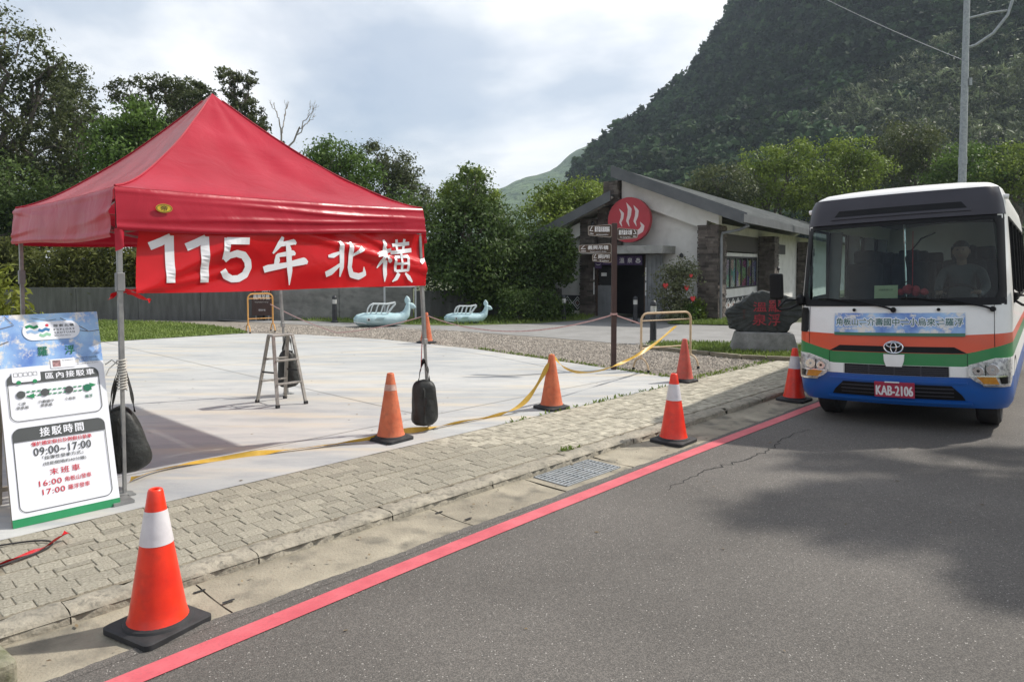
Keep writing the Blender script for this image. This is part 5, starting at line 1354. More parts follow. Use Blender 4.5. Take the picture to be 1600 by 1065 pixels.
prt('logo_text', M_INK, lambda q: [text_box(q, '探索北橫', .358, .490, 1.356, 1.376, yB, .02, 1.25), text_box(q, 'EXPLORE', .358, .490, 1.330, 1.343, yB, .02, 1.5), text_box(q, 'TAOYUAN', .358, .490, 1.307, 1.320, yB, .02, 1.5), text_box(q, '2025~2026 NO.13', .358, .460, 1.288, 1.294, yB, .02)])
prt('place_name', M_GRND, lambda q: [text_box(q, '羅', .245, .305, 1.150, 1.215, yA, .02), text_box(q, '浮', .415, .475, 1.148, 1.213, yA, .02)])
prt('contact_box', M_PW, lambda q: face(q, rrect(.315, .470, 1.052, 1.118, .006, 3), yA))
prt('contact_photo', mat('print_photo', (.10, .06, .06), (.45, .25, .25), rough=.5, scale=60), lambda q: face(q, rrect(.327, .377, 1.062, 1.108, .003, 2), yB))
prt('contact_text', M_INK, lambda q: [text_box(q, '桃園市政府觀光旅遊局廣告', .480, .625, 1.108, 1.118, yA, .0), text_box(q, '客服專線 0800-033', .480, .58, 1.094, 1.103, yA), text_box(q, '第一線路 03-4252297', .480, .62, 1.079, 1.088, yA), text_box(q, '第二線路 03-3753711', .480, .62, 1.064, 1.073, yA), text_box(q, '更多資訊請掃描下方', .388, .46, 1.100, 1.107, yB)])
def framebox(x0, x1, z0, z1, zh):
    prt('panel_outline', M_INK, lambda q: ring(q, rrect(x0, x1, z0, z1, .05, 6), rrect(x0 + .005, x1 - .005, z0 + .005, z1 - .005, .045, 6), yA))
    prt('panel_header', M_INK, lambda q: face(q, [p for p in rrect(x0, x1, z0, z1, .05, 6) if p[1] > zh] + [(x0, zh), (x1, zh)], yB))
framebox(.045, .615, .70, 1.035, .962)
framebox(.045, .615, .085, .655, .562)
prt('header_text', M_PW, lambda q: text_box(q, '區內接駁車', .275, .585, .978, 1.024, yC, .022, 1.25))
prt('header_text', M_PW, lambda q: text_box(q, '接駁時間', .205, .475, .578, .640, yC, .022, 1.25))
prt('bus_icon', M_PW, lambda q: (face(q, rrect(.075, .245, .972, 1.052, .012, 3), yC)))
prt('bus_icon_line', M_INK, lambda q: [ring(q, rrect(.085 + k * .029, .110 + k * .029, 1.012, 1.040, .003, 2), rrect(.0872 + k * .029, .1078 + k * .029, 1.0142, 1.0378, .002, 2), yC - .001) for k in range(5)])
prt('bus_icon_wheel', M_GRN, lambda q: [disc(q, x, .972, .014, .014, yC - .001, 14) for x in (.112, .208)])
for z in (.898, .868):
    for k in range(14): prt('route_dash', M_GRN, lambda q: face(q, rrect(.12 + k * .032, .142 + k * .032, z, z + .008, .001, 2), yA))
prt('route_arrow', M_GRN, lambda q: [face(q, [(.545, .884), (.545, .920), (.590, .902)], yB), face(q, [(.195, .852), (.195, .888), (.150, .870)], yB)])
for x, m in ((.118, M_INK), (.262, M_INK), (.412, M_INK), (.530, M_GRND)):
    prt('stop_dot', m, lambda q: disc(q, x, .886, .026, .026, yC, 22))
prt('stop_name', M_INK, lambda q: [text_box(q, '仁愛', .098, .142, .812, .832, yA, .01), text_box(q, '停車場', .084, .156, .784, .805, yA, .01), text_box(q, '介壽國中', .215, .310, .812, .833, yA, .01), text_box(q, '停車場', .228, .298, .784, .806, yA, .01), text_box(q, '小烏來', .380, .448, .812, .833, yA, .01)])
prt('stop_name', M_GRND, lambda q: text_box(q, '羅浮', .510, .558, .812, .835, yA, .01))
prt('hours_note', M_REDP, lambda q: text_box(q, '僅於國定假日及例假日發車', .148, .520, .520, .549, yA, .022))
prt('hours', M_INK, lambda q: text_box(q, '09:00~17:00', .158, .510, .452, .506, yA, .012, 1.1))
prt('hours_detail', M_INK, lambda q: [text_box(q, '「採彈性發車方式」', .205, .455, .416, .442, yA, .008), text_box(q, '(班距間隔約40分鐘)', .205, .470, .372, .400, yA, .006)])
prt('last_bus', M_REDP, lambda q: text_box(q, '末班車', .240, .425, .305, .350, yA, .012, 1.35))
prt('last_bus_time', M_REDP, lambda q: [text_box(q, '16:00', .170, .305, .240, .278, yA, .012, 1.1), text_box(q, '角板山發車', .325, .490, .243, .277, yA, .012)])
prt('last_bus_time', M_REDP, lambda q: [text_box(q, '17:00', .185, .320, .180, .218, yA, .012, 1.1), text_box(q, '羅浮發車', .340, .475, .183, .217, yA, .012)])
mb = MB()
for x in (.04, WB - .04):
    mb.bar((x, .62, .01), (x, .44, 1.36), .03, .03)
mb.bar((.04, .60, .12), (WB - .04, .60, .12), .03, .03); mb.build('rear_frame', M_BACK, SB)
mb = MB(); mb.box((WB + .02, .06, .012), (.14, .16, .02)); mb.build('foot_plate', M_STEEL, SB)

# ------------------------------------------------------------------ traffic cones
M_CRED = mat('cone_red', (.70, .022, .006), (.84, .042, .010), rough=.36, scale=5, coat=.12, c3=(.38, .025, .018), scale3=14, amt3=.35, bump=.08, bscale=18)
M_REFL = mat('cone_reflective', (.58, .56, .57), (.66, .64, .65), rough=.35, scale=9, c3=(.35, .34, .36), scale3=20, amt3=.25)
M_OLD = mat('cone_faded', (.50, .11, .045), (.62, .17, .075), rough=.7, scale=6, c3=(.30, .10, .06), scale3=20, amt3=.45, bump=.2)
M_OLDB = mat('cone_worn_band', (.42, .22, .17), (.60, .42, .36), rough=.6, scale=20)
def rsq(h, r, z, seg=5):
    return [(x, y, z) for x, y in rrect(-h, h, -h, h, r, seg)]
def cone(name, label, loc, rz, group, bm_, bandm=None, bandz=None, H=.70, r0=.138, r1=.034, base=.185, lip=None, old=False):
    t = thing(name, loc, rz, label, 'cone', group)
    zb = .045
    mb = MB()
    o = [rsq(base, .035, 0), rsq(base, .035, .026), rsq(base - .012, .03, .034)]
    n = len(o[0]); vs = sum(o, []); fs = [(k * n + i, k * n + (i + 1) % n, (k + 1) * n + (i + 1) % n, (k + 1) * n + i) for k in range(2) for i in range(n)]
    fs += [tuple(range(n))[::-1], tuple(2 * n + i for i in range(n))]
    mb.add(vs, fs); mb.lathe([(r0 + .03, .03), (r0 + .022, .045), (r0 + .004, .052), (r0 - .02, .054)], 28)
    mb.build('base', M_BLK, t, smooth=True, angle=35)
    def rz_(z): return r0 + (r1 - r0) * (z - zb) / (H - zb)
    mb = MB()
    pr = [(r0 + .006, zb + .004), (r0, zb + .02)]
    zs = np.linspace(zb + .05, H - .012, 12)
    pr += [(rz_(z), z) for z in zs] + [(r1 - .002, H - .003), (r1 - .008, H), (r1 - .016, H - .004), (r1 - .018, H - .05)]
    mb.lathe(pr, 32); mb.build('cone_body', bm_, t, smooth=True, angle=50)
    if bandm:
        a, b = bandz; mb = MB()
        prof = [(rz_(z) + .0022, z) for z in np.linspace(a, b, 4)]
        n_ = len(prof); vs = [(r * math.cos(2 * PI * k / 32), r * math.sin(2 * PI * k / 32), z) for r, z in prof for k in range(32)]
        mb.add(vs, [(i * 32 + k, i * 32 + (k + 1) % 32, (i + 1) * 32 + (k + 1) % 32, (i + 1) * 32 + k) for i in range(n_ - 1) for k in range(32)])
        mb.build('reflective_band', bandm, t, smooth=True)
    return t
G1 = 'red cones with white bands in the gutter'; G2 = 'faded orange cones around the plaza'
cone('traffic_cone', 'large nearest red cone with white band, in front of the shuttle sign', R(1.30, 3.70, -.062), RZ + .25, G1, M_CRED, M_REFL, (.43, .595))
cone('traffic_cone', 'red cone with white band on the gutter just past the drain grate', R(6.38, 3.80, -.062), RZ + .05, G1, M_CRED, M_REFL, (.43, .595))
cone('traffic_cone', 'red cone with white band beside the front of the bus', R(9.45, 3.80, -.062), RZ + .0, G1, M_CRED, M_REFL, (.43, .595))
cone('traffic_cone', 'faded orange cone with worn band next to the canopy leg', R(4.26, 5.75, .002), RZ + .1, G2, M_OLD, M_OLDB, (.50, .56), H=.67, r0=.135, base=.17)
cone('traffic_cone', 'faded orange cone with yellow tape looped over its tip', R(6.56, 5.60, .002), RZ - .1, G2, M_OLD, None, None, H=.66, r0=.135, base=.17)
cone('traffic_cone', 'faded reddish cone at the foot of the beige barrier', R(9.46, 5.46, .002), RZ, G2, mat('cone_pinkish', (.46, .07, .05), (.55, .11, .08), rough=.7, scale=6, c3=(.30, .10, .08), scale3=18, amt3=.5), None, None, H=.64, r0=.13, base=.16)
cone('traffic_cone', 'faded orange cone at the far edge of the plaza behind the canopy leg', R(10.15, 12.35, .002), RZ, G2, M_OLD, None, None, H=.68, r0=.135, base=.17)

# ------------------------------------------------------------------ tape and ropes
M_TAPE = mat('yellow_tape', (.55, .33, .035), (.66, .42, .07), rough=.45, scale=9, transl=.15)
M_PINK = mat('pink_rope', (.46, .26, .24), (.58, .38, .35), rough=.8, scale=20)
tp = thing('yellow_tape', R(2.1, 6.1, 0), 0, 'yellow caution tape lying along the plaza edge and strung over the cones', 'tape')
tl = Vector(tp.location)
def TP(u, v, z): return tuple(Vector(R(u, v, z)) - tl)
mb = MB(); ribbon(mb, [TP(1.95, 6.1, .03), TP(2.3, 6.28, .02), TP(2.9, 6.2, .018), TP(3.5, 6.02, .02), TP(4.05, 5.85, .03), TP(4.3, 5.86, .05)], .048, 4, 1.0); mb.build('ground_run', M_TAPE, tp, smooth=True, fixn=False)
mb = MB(); ribbon(mb, [TP(4.36, 5.86, .05), TP(4.7, 5.80, .025), TP(5.3, 5.78, .02), TP(5.8, 5.74, .02), TP(6.15, 5.68, .12), TP(6.42, 5.62, .42), TP(6.555, 5.6, .655)], .048, 5, 1.0); mb.build('middle_run', M_TAPE, tp, smooth=True, fixn=False)
mb = MB(); ribbon(mb, [TP(6.56, 5.6, .66), TP(7.1, 5.78, .40), TP(7.8, 5.95, .27), TP(8.7, 6.1, .28), TP(9.6, 6.15, .45), TP(10.4, 6.16, .74)], .045, 6, 1.0); mb.build('hanging_run', M_TAPE, tp, smooth=True, fixn=False)
rp = thing('boundary_rope', (-6.3, 18.4, 0), 0, 'thin pinkish rope strung from barrier to cone to signpost', 'rope')
def RP(x, y, z): return (x + 6.3, y - 18.4, z)
def sag(p, q, s, n=12):
    return [tuple(Vector(p).lerp(Vector(q), k / n) - Vector((0, 0, s * 4 * (k / n) * (1 - k / n)))) for k in range(n + 1)]
cx4, cy4, _ = R(10.15, 12.35)
for a, b, s in (((-6.3, 18.5, .72), (-4.2, 17.0, .12), .05), ((-4.2, 17.0, .12), (cx4, cy4, .62), .06), ((cx4, cy4, .62), (1.70, 11.83, .92), .32), ((1.70, 11.83, .92), (2.12, 11.62, .78), .0)):
    mb = MB(); mb.tube([RP(*p) for p in sag(a, b, s)], .012, 5); mb.build('rope_span', M_PINK, rp, smooth=True)

# ------------------------------------------------------------------ barriers
def barrier(label, p, q, h, m, rails=(.30,), fork=True):
    p, q = Vector(p), Vector(q); d = q - p; L_ = d.length
    t = thing('tube_barrier', (p.x, p.y, 0), math.atan2(d.y, d.x), label, 'barrier')
    r_ = .12; pts = [(0, 0, .2)] + [(0, 0, h - r_)] + [(r_ - r_ * math.cos(a), 0, h - r_ + r_ * math.sin(a)) for a in np.linspace(.3, PI / 2, 4)] + [(L_ - r_ + r_ * math.sin(a), 0, h - r_ + r_ * math.cos(a)) for a in np.linspace(0, PI / 2 - .3, 4)] + [(L_, 0, h - r_), (L_, 0, .2)]
    mb = MB(); mb.tube(pts, .019, 8); mb.build('hoop', m, t, smooth=True)
    for z in list(rails) + [h - .12]:
        mb = MB(); mb.tube([(.0, 0, z), (L_, 0, z)], .013, 6); mb.build('rail', m, t, smooth=True)
    for x in (0, L_):
        mb = MB(); mb.tube([(x, .2 * math.cos(a), .02 + .2 * math.sin(a)) for a in np.linspace(0, PI, 13)], .016, 7); f_ = mb.build('foot', m, t, smooth=True)
        mb = MB()
        for s in (-1, 1): mb.lathe([(.008, 0), (.024, .002), (.024, .03), (.016, .045)], 8, (x, s * .2, 0))
        mb.build('rubber_tip', M_BLK, f_, smooth=True)
    return t
barrier('beige tubular barrier beside the signpost near the gravel', (2.12, 11.62), (3.05, 12.10), .95, mat('barrier_beige', (.50, .36, .22), (.60, .46, .30), rough=.5, scale=8), (.38,))
barrier('orange tubular barrier in front of the dark wall sign', (-6.78, 18.2), (-6.26, 18.55), 1.0, mat('barrier_orange', (.55, .26, .06), (.64, .34, .10), rough=.5, scale=8), (.36,))

# ------------------------------------------------------------------ signpost
M_BRN = mat('brown_paint', (.045, .022, .018), (.065, .032, .026), rough=.55, scale=6)
M_BRNS = mat('brown_sign', (.055, .032, .018), (.075, .045, .026), rough=.5)
SP = thing('direction_signpost', (1.70, 11.83, 0), 0, 'brown post carrying four arrow direction boards', 'signpost')
mb = MB(); mb.box((0, 0, 1.22), (.085, .085, 2.44)); mb.build('post', M_BRN, SP, bevel=.008)
mb = MB(); mb.box((0, 0, .93), (.1, .1, .03)); mb.build('rope_clip', M_PINK, SP)
def arrow(x0, x1, z0, z1, yaw, left, text, sub, dist, seed):
    W_ = abs(x1 - x0); Hh = z1 - z0
    e = bpy.data.objects.new('arrow_board', None)
    pts = rrect(0, W_, 0, Hh, .035, 4)
    tip = []
    for (x, z) in pts:                   # the outer end is cut to a blunt arrow
        if x > W_ * .85: z = z0 * 0 + Hh / 2 + (z - Hh / 2) * .72
        tip.append((x, z))
    bpy.data.objects.remove(e)
    sg = -1 if left else 1
    P = [(sg * x, z) for x, z in tip]
    mb = MB(); mb.xprism(P, -.015, .015); b = mb.build('arrow_board', M_BRNS, SP)
    b.location = (sg * .042, 0, z0); b.rotation_euler = (0, 0, yaw)
    inn = [(sg * (W_ / 2 + (x - W_ / 2) * (1 - .022 / W_)), Hh / 2 + (z - Hh / 2) * (1 - .022 / Hh)) for x, z in tip]
    mb = MB(); ring(mb, P, inn, -.017); mb.build('rim', mat('sign_rim', (.30, .26, .22), (.36, .32, .28), rough=.5), b, fixn=False)
    ax = sg * W_ * .86; mb = MB()
    w = W_ * .1 * (1 if not left else -1)
    stroke(mb, [(0, 0, .16), (1, 0, .13)], (ax - w * .7, ax + w * .7, Hh * .50, Hh * .84), -.0175); stroke(mb, [(1, 0, .16), (.25, 1, .13)], (ax - w * .7, ax + w * .7, Hh * .50, Hh * .84), -.0177)
    t0, t1 = sorted((sg * W_ * .10, sg * W_ * .72))
    text_box(mb, text, t0, t1, Hh * .42, Hh * .82, -.0178, .02)
    text_box(mb, sub, t0 + W_ * .06, t1 - W_ * .06, Hh * .14, Hh * .28, -.0178, .01)
    d0, d1 = sorted((sg * W_ * .78, sg * W_ * .93)); text_box(mb, dist, d0, d1, Hh * .22, Hh * .36, -.0178, .01)
    mb.build('lettering', M_WHITE, b, fixn=False)
arrow(0, .40, 2.20, 2.42, rad(3), True, '羅浮溫泉湖濱園區', 'Luofu Hot Spring Lakeside Area', '150m', 1)
arrow(0, .34, 2.16, 2.36, rad(-12), False, '羅浮溫泉公園', 'Hot Spring Park', '50m', 2)
arrow(0, .55, 1.93, 2.10, rad(-14), True, '義興吊橋', 'Yixing Suspension Bridge', '500m', 3)
arrow(0, .33, 1.78, 1.95, rad(6), True, '廁所', 'Toilet', '80m', 4)

# ------------------------------------------------------------------ bollard lights
M_BOL = mat('bollard_black', (.018, .02, .023), (.03, .032, .036), rough=.5)
M_LENS = mat('bollard_lens', (.66, .66, .62), (.72, .72, .68), rough=.4)
for (x, y, h, lab) in ((3.17, 15.9, .96, 'black bollard light with white lens behind the beige barrier'), (-5.38, 21.5, .82, 'black bollard light left of the first whale ride'), (3.72, 21.4, .80, 'black bollard light in front of the building entrance'), (1.63, 22.3, .80, 'black bollard light before the left diamond-patterned wall')):
    t = thing('bollard_light', (x, y, 0), 0, lab, 'bollard', 'bollard lights along the footpath')
    mb = MB(); mb.lathe([(.11, 0), (.11, .03), (.075, .06), (.07, h * .70)], 18); mb.build('post', M_BOL, t, smooth=True)
    mb = MB(); mb.lathe([(.066, h * .70), (.066, h * .86)], 18); ln = mb.build('lens', M_LENS, t, smooth=True)
    mb = MB()
    for k in range(3): mb.lathe([(.069, h * (.73 + k * .045)), (.07, h * (.735 + k * .045)), (.069, h * (.74 + k * .045))], 18)
    mb.build('louvre', M_BOL, ln, smooth=True)
    mb = MB(); mb.lathe([(.074, h * .86), (.074, h * .92), (.062, h * .96), (.035, h * .99), (.005, h)], 18); mb.build('cap', M_BOL, t, smooth=True)

# ------------------------------------------------------------------ whale rides
M_WHALE = mat('whale_blue', (.34, .50, .53), (.46, .62, .64), rough=.5, scale=5, c3=(.55, .62, .62), scale3=16, amt3=.35)
M_WHT = mat('whale_white', (.60, .64, .64), (.68, .71, .71), rough=.5)
WK = [(-.86, .15, .03, .03), (-.84, .16, .14, .10), (-.76, .18, .25, .165), (-.60, .195, .31, .195), (-.35, .20, .33, .205), (0, .195, .31, .20), (.28, .195, .26, .185), (.46, .235, .20, .165), (.58, .33, .145, .13), (.635, .46, .10, .095), (.655, .58, .075, .07), (.66, .66, .06, .05)]
def whale(label, loc, rz, sc):
    t = thing('whale_ride', loc, rz, label, 'playground ride', 'pale blue whale rides by the wall')
    t.scale = (sc, sc, sc)
    P = []
    for i in range(len(WK) - 1):
        for k in range(4):
            s = k / 4; P.append(tuple(WK[i][j] * (1 - s) + WK[i + 1][j] * s for j in range(4)))
    P.append(WK[-1]); n = 20; vs = []
    for i, (x, z, ry, rz2) in enumerate(P):
        d = Vector((P[min(i + 1, len(P) - 1)][0] - P[max(0, i - 1)][0], 0, P[min(i + 1, len(P) - 1)][1] - P[max(0, i - 1)][1])).normalized()
        up = Vector((-d.z, 0, d.x))
        for k in range(n):
            a = 2 * PI * k / n; q = Vector((x, 0, z)) + Vector((0, 1, 0)) * ry * math.cos(a) + up * rz2 * math.sin(a)
            q.z = max(q.z, .005); vs.append(q)
    m = len(P); mb = MB(); mb.add(vs, [(i * n + k, i * n + (k + 1) % n, (i + 1) * n + (k + 1) % n, (i + 1) * n + k) for i in range(m - 1) for k in range(n)] + [tuple(range(n))[::-1], tuple((m - 1) * n + k for k in range(n))])
    mb.build('body', M_WHALE, t, smooth=True, angle=180)
    for s in (-1, 1):
        mb = MB()
        fd = Vector((-.16, .06, 1.0)).normalized() if s < 0 else Vector((.86, -.06, -.42)).normalized()
        def fl(i, j, fd=fd, s=s):
            a = 2 * PI * i; w = .085 * math.sin(PI * min(1, j * .86 + .14)) ** .8
            base = Vector((.655, 0, .62)) + fd * .25 * j
            side = Vector((fd.z, 0, -fd.x))
            return tuple(base + side * math.cos(a) * w + Vector((0, 1, 0)) * math.sin(a) * .055 * (1 - .6 * j))
        mb.grid(fl, 14, 8); mb.build('tail_fluke', M_WHALE, t, smooth=True, angle=180)
        mb = MB(); mb.grid(lambda i, j: (-.30 + .3 * j + .05 * math.cos(2 * PI * i) * math.sin(PI * j), s * (.30 + .07 * math.sin(PI * j * .8) + .02 * math.sin(2 * PI * i)), .20 + .10 * j - .04 * math.cos(2 * PI * i) * math.sin(PI * j)), 10, 6); mb.build('flipper', M_WHALE, t, smooth=True, angle=180)
        mb = MB(); mb.lathe([(.001, 0), (.05, .002), (.05, .012), (.001, .016)], 16, (-.46, s * .322, .22), M=Matrix(((1, 0, 0), (0, 0, s), (0, -s, 0)))); ey = mb.build('eye', M_WHT, t, smooth=True)
        mb = MB(); mb.lathe([(.001, .012), (.028, .014), (.026, .024), (.001, .028)], 14, (-.455, s * .325, .215), M=Matrix(((1, 0, 0), (0, 0, s), (0, -s, 0)))); mb.build('pupil', M_BLK, ey, smooth=True)
        mb = MB(); mb.tube([(-.865, s * .02, .15), (-.84, s * .13, .135), (-.76, s * .247, .13), (-.62, s * .305, .125), (-.52, s * .318, .10)], .014, 6); mb.build('lip', M_WHT, t, smooth=True)
        mb = MB(); mb.tube([(-.50, s * .14, .37), (-.48, s * .15, .50), (-.42, s * .15, .60), (-.33, s * .15, .645), (.05, s * .15, .635), (.22, s * .15, .66), (.29, s * .15, .68), (.29, s * .15, .63), (.22, s * .15, .55), (.12, s * .15, .42), (.06, s * .15, .36)], .018, 7); mb.build('handrail', M_WHT, t, smooth=True)
    for k in range(4):
        x = -.36 + .15 * k
        mb = MB(); mb.tube([(x + .05, -.15, .64), (x, -.155, .56), (x - .05, -.17, .38)], .014, 6); mb.tube([(x + .05, .15, .64), (x, .155, .56), (x - .05, .17, .38)], .014, 6); mb.tube([(x + .05, -.15, .64), (x + .05, .15, .64)], .014, 6); mb.build('rib', M_WHT, t, smooth=True)
    return t
whale('pale blue whale ride with white ribs, nearer the canopy leg', (-3.62, 20.2, 0), rad(12), 1.0)
whale('pale blue whale ride in front of the dark dense tree', (-1.3, 21.1, 0), rad(8), .82)

# ------------------------------------------------------------------ wall sign, notice frame
ws = thing('dark_wall_sign', (-7.86, 22.28, 0), rad(-2), 'dark brown sign with white arrow and 500M on the wall', 'sign')
mb = MB(); mb.box((.0, 0, .62), (.62, .04, .92)); pn = mb.build('panel', M_BRN, ws)
mb = MB(); mb.bar((-.2, .05, 0), (-.2, .05, 1.0), .04); mb.bar((.2, .05, 0), (.2, .05, 1.0), .04); mb.build('stake', M_STEEL, ws)
M_DW = mat('dull_white', (.66, .64, .62), rough=.6)
mb = MB(); text_box(mb, '500M', .02, .26, .90, 1.0, -.0215, .02); mb.build('distance', M_DW, pn, fixn=False)
mb = MB(); stroke(mb, [(0, .5, .22), (1, .5, .22)], (-.24, -.04, .90, 1.0), -.0212); face(mb, [(-.27, .95), (-.19, .905), (-.19, .995)], -.0216); mb.build('arrow', M_DW, pn, fixn=False)
mb = MB(); text_box(mb, '義興吊橋', -.26, .26, .66, .82, -.0215, .025); text_box(mb, 'Yixing Suspension Bridge', -.22, .22, .56, .59, -.0215, .01); text_box(mb, '遊客步道', -.1, .12, .30, .36, -.0215, .01)
mb.build('lettering', mat('dull_white', (.66, .64, .62), rough=.6), pn, fixn=False)
nf = thing('notice_frame', (-3.5, 22.2, 0), rad(4), 'white framed notice board on two posts behind the first whale ride', 'notice board')
for x in (-.48, .48):
    mb = MB(); mb.box((x, 0, .6), (.055, .055, 1.2)); mb.build('post', mat('pale_grey_paint', (.42, .43, .44), (.5, .51, .52), rough=.5), nf)
mb = MB(); mb.box((0, -.01, 1.14), (.90, .03, .18)); pn = mb.build('board', M_WHITE, nf)
mb = MB(); text_box(mb, '羅浮溫泉區遊憩設施注意事項', -.4, .4, 1.12, 1.17, -.028, .02); mb.build('lettering', M_INK, pn, fixn=False)

# ------------------------------------------------------------------ inscribed rock
RK = thing('inscribed_rock', (4.99, 14.1, 0), rad(-14), 'dark grey slate rock carved with red characters on a granite plinth', 'rock')
M_ROCK = mat('slate_rock', (.028, .033, .032), (.062, .068, .066), rough=.85, scale=5, bump=.8, bscale=9, bdist=.04)
M_GRAN = mat('granite_plinth', (.20, .20, .19), (.33, .325, .31), rough=.85, scale=6, c3=(.14, .13, .11), scale3=70, amt3=.5, bump=.3, bscale=80)
ol = [(190, 440), (240, 380), (330, 310), (440, 240), (490, 200), (560, 150), (680, 125), (850, 150), (1000, 190), (1130, 230), (1200, 300), (1225, 390), (1210, 470), (1080, 570), (1010, 690), (830, 692), (480, 700), (390, 700), (350, 680), (245, 650), (240, 560), (205, 490)]
rg = np.random.default_rng(21)
pts = []
for i in range(len(ol)):
    a = np.array(ol[i], float); b = np.array(ol[(i + 1) % len(ol)], float)
    for k in range(3):
        q = a + (b - a) * k / 3 + rg.normal(size=2) * 5; pts.append(((q[0] - 700) * .001432, .415 + (700 - q[1]) * .001432))
mb = MB(); n = len(pts); layers = [(.93, -.17), (.985, -.15), (1.0, -.10), (1.0, .05), (.95, .13), (.82, .17)]; vs = []
for (s, y) in layers:
    for (x, z) in pts:
        vs.append((x * s + rg.normal() * .006, y + rg.normal() * .01, .80 + (z - .80) * s + rg.normal() * .004))
cf = len(vs); vs += [(0, -.175, .80), (0, .18, .8)]
fs = [(l * n + i, l * n + (i + 1) % n, (l + 1) * n + (i + 1) % n, (l + 1) * n + i) for l in range(len(layers) - 1) for i in range(n)] + [(cf, i, (i + 1) % n) for i in range(n)] + [(cf + 1, (len(layers) - 1) * n + (i + 1) % n, (len(layers) - 1) * n + i) for i in range(n)]
mb.add(vs, fs); slab = mb.build('slab', M_ROCK, RK)
M_CARV = mat('carved_red', (.30, .03, .045), (.40, .06, .07), rough=.8, scale=14)
for ch, x0, x1, za, zb in (('羅', 760, 920, 412, 255), ('浮', 755, 910, 600, 440), ('溫', 560, 735, 410, 280), ('泉', 555, 735, 598, 445)):
    mb = MB(); text_box(mb, ch, (x0 - 700) * .001432, (x1 - 700) * .001432, .415 + (700 - za) * .001432, .415 + (700 - zb) * .001432, -.193, .012)
    mb.build('carved_character', M_CARV, slab, fixn=False)
mb = MB(); text_box(mb, '鄉\n長', (425 - 700) * .001432, (460 - 700) * .001432, .415 + (700 - 520) * .001432, .415 + (700 - 380) * .001432, -.19, .0); mb.build('carved_character', mat('carved_brown', (.09, .035, .03), rough=.9), slab, fixn=False)
mb = MB(); vs = []
for (x0, x1, yy, z) in ((-.63, .66, .30, 0), (-.57, .60, .27, .25), (-.53, .56, .24, .40), (-.50, .53, .22, .425)):
    vs += [(x0, -yy, z), (x1, -yy, z), (x1, yy, z), (x0, yy, z)]
mb.add(vs, [(4 * l + i, 4 * l + (i + 1) % 4, 4 * (l + 1) + (i + 1) % 4, 4 * (l + 1) + i) for l in range(3) for i in range(4)] + [(12, 13, 14, 15), (3, 2, 1, 0)])
mb.build('plinth', M_GRAN, RK, bevel=.015)

# ------------------------------------------------------------------ lamp pole and wire
LP = thing('lamp_pole', (18.9, 30, 0), 0, 'tall grey steel pole with curved bracket behind the bus', 'pole')
mb = MB(); mb.tube([(0, 0, 0), (0, 0, 6.3), (.0, 0, 13.0)], [.16, .15, .115], 14); mb.tube([(0, 0, 5.95), (0, 0, 6.25)], .165, 14); mb.build('shaft', M_GALV, LP, smooth=True)
mb = MB(); mb.tube([(.0, -.02, 10.75), (.35, -.1, 10.85), (1.0, -.2, 11.3), (1.5, -.3, 12.0), (1.75, -.35, 12.9), (1.85, -.4, 13.6)], .06, 8); mb.tube([(0, 0, 11.95), (.9, -.15, 12.15), (1.5, -.25, 12.2)], .05, 8); mb.build('bracket', M_GALV, LP, smooth=True)
mb = MB(); mb.box((.16, -.1, 9.35), (.12, .1, .3)); mb.tube([(0, 0, 9.2), (0, 0, 9.26)], .15, 12); mb.build('junction_box', M_GALV, LP)
wr = thing('overhead_wire', (18.9, 30, 11.0), 0, 'thin overhead wire sloping down across the mountain', 'wire')
mb = MB(); mb.tube(sag((-.05, .1, -.7), (-6.5, 5.0, 5.0), .15), .014, 5); mb.build('cable', M_GALV, wr, smooth=True)

# ------------------------------------------------------------------ small things on the pavement
rb_ = thing('red_ribbon', R(.9, 4.95, 0), 0, 'red plastic ribbon lying on the pavers below the shuttle sign', 'ribbon')
o0 = Vector(R(.9, 4.95, 0))
mb = MB(); ribbon(mb, [tuple(Vector(R(u, v, z)) - o0) for u, v, z in ((.35, 4.98, .012), (.62, 4.92, .02), (.88, 4.97, .015), (1.1, 5.04, .02), (1.27, 5.13, .05))], .055, 9, .5)
ribbon(mb, [tuple(Vector(R(u, v, z)) - o0) for u, v, z in ((.4, 5.08, .012), (.65, 5.04, .02), (.86, 5.0, .02))], .04, 10, .5); mb.build('strip', M_BAN, rb_, smooth=True, fixn=False)
cb = thing('black_cable', R(.8, 5.1, 0), 0, 'thin black cable curling on the pavers beside the red ribbon', 'cable')
o0 = Vector(R(.8, 5.1, 0))
mb = MB(); mb.tube([tuple(Vector(R(.7 + .48 * math.cos(a), 5.12 + .20 * math.sin(a), .012)) - o0) for a in np.linspace(-2.4, 2.2, 24)], .006, 5); mb.build('loop', M_BLK, cb, smooth=True)
blk = MB(); blk.box((0, 0, -.01), (.36, .42, .16)); bk = blk.build('concrete_block', mat('mossy_concrete', (.13, .125, .08), (.28, .265, .20), rough=.95, scale=7, c3=(.06, .075, .02), scale3=9, amt3=.8, bump=.8, bscale=25), bevel=.04, bseg=3, loc=R(.50, 3.80, -.01))
bk.rotation_euler = (0, 0, RZ + .1); tag(bk, 'mossy concrete block at the lower left corner by the gutter', 'block')
mb = MB(); mb.prism(rrect(-.12, .06, -.12, .12, .03), .071, .078); mb.build('metal_plate', M_WHITE, bk)

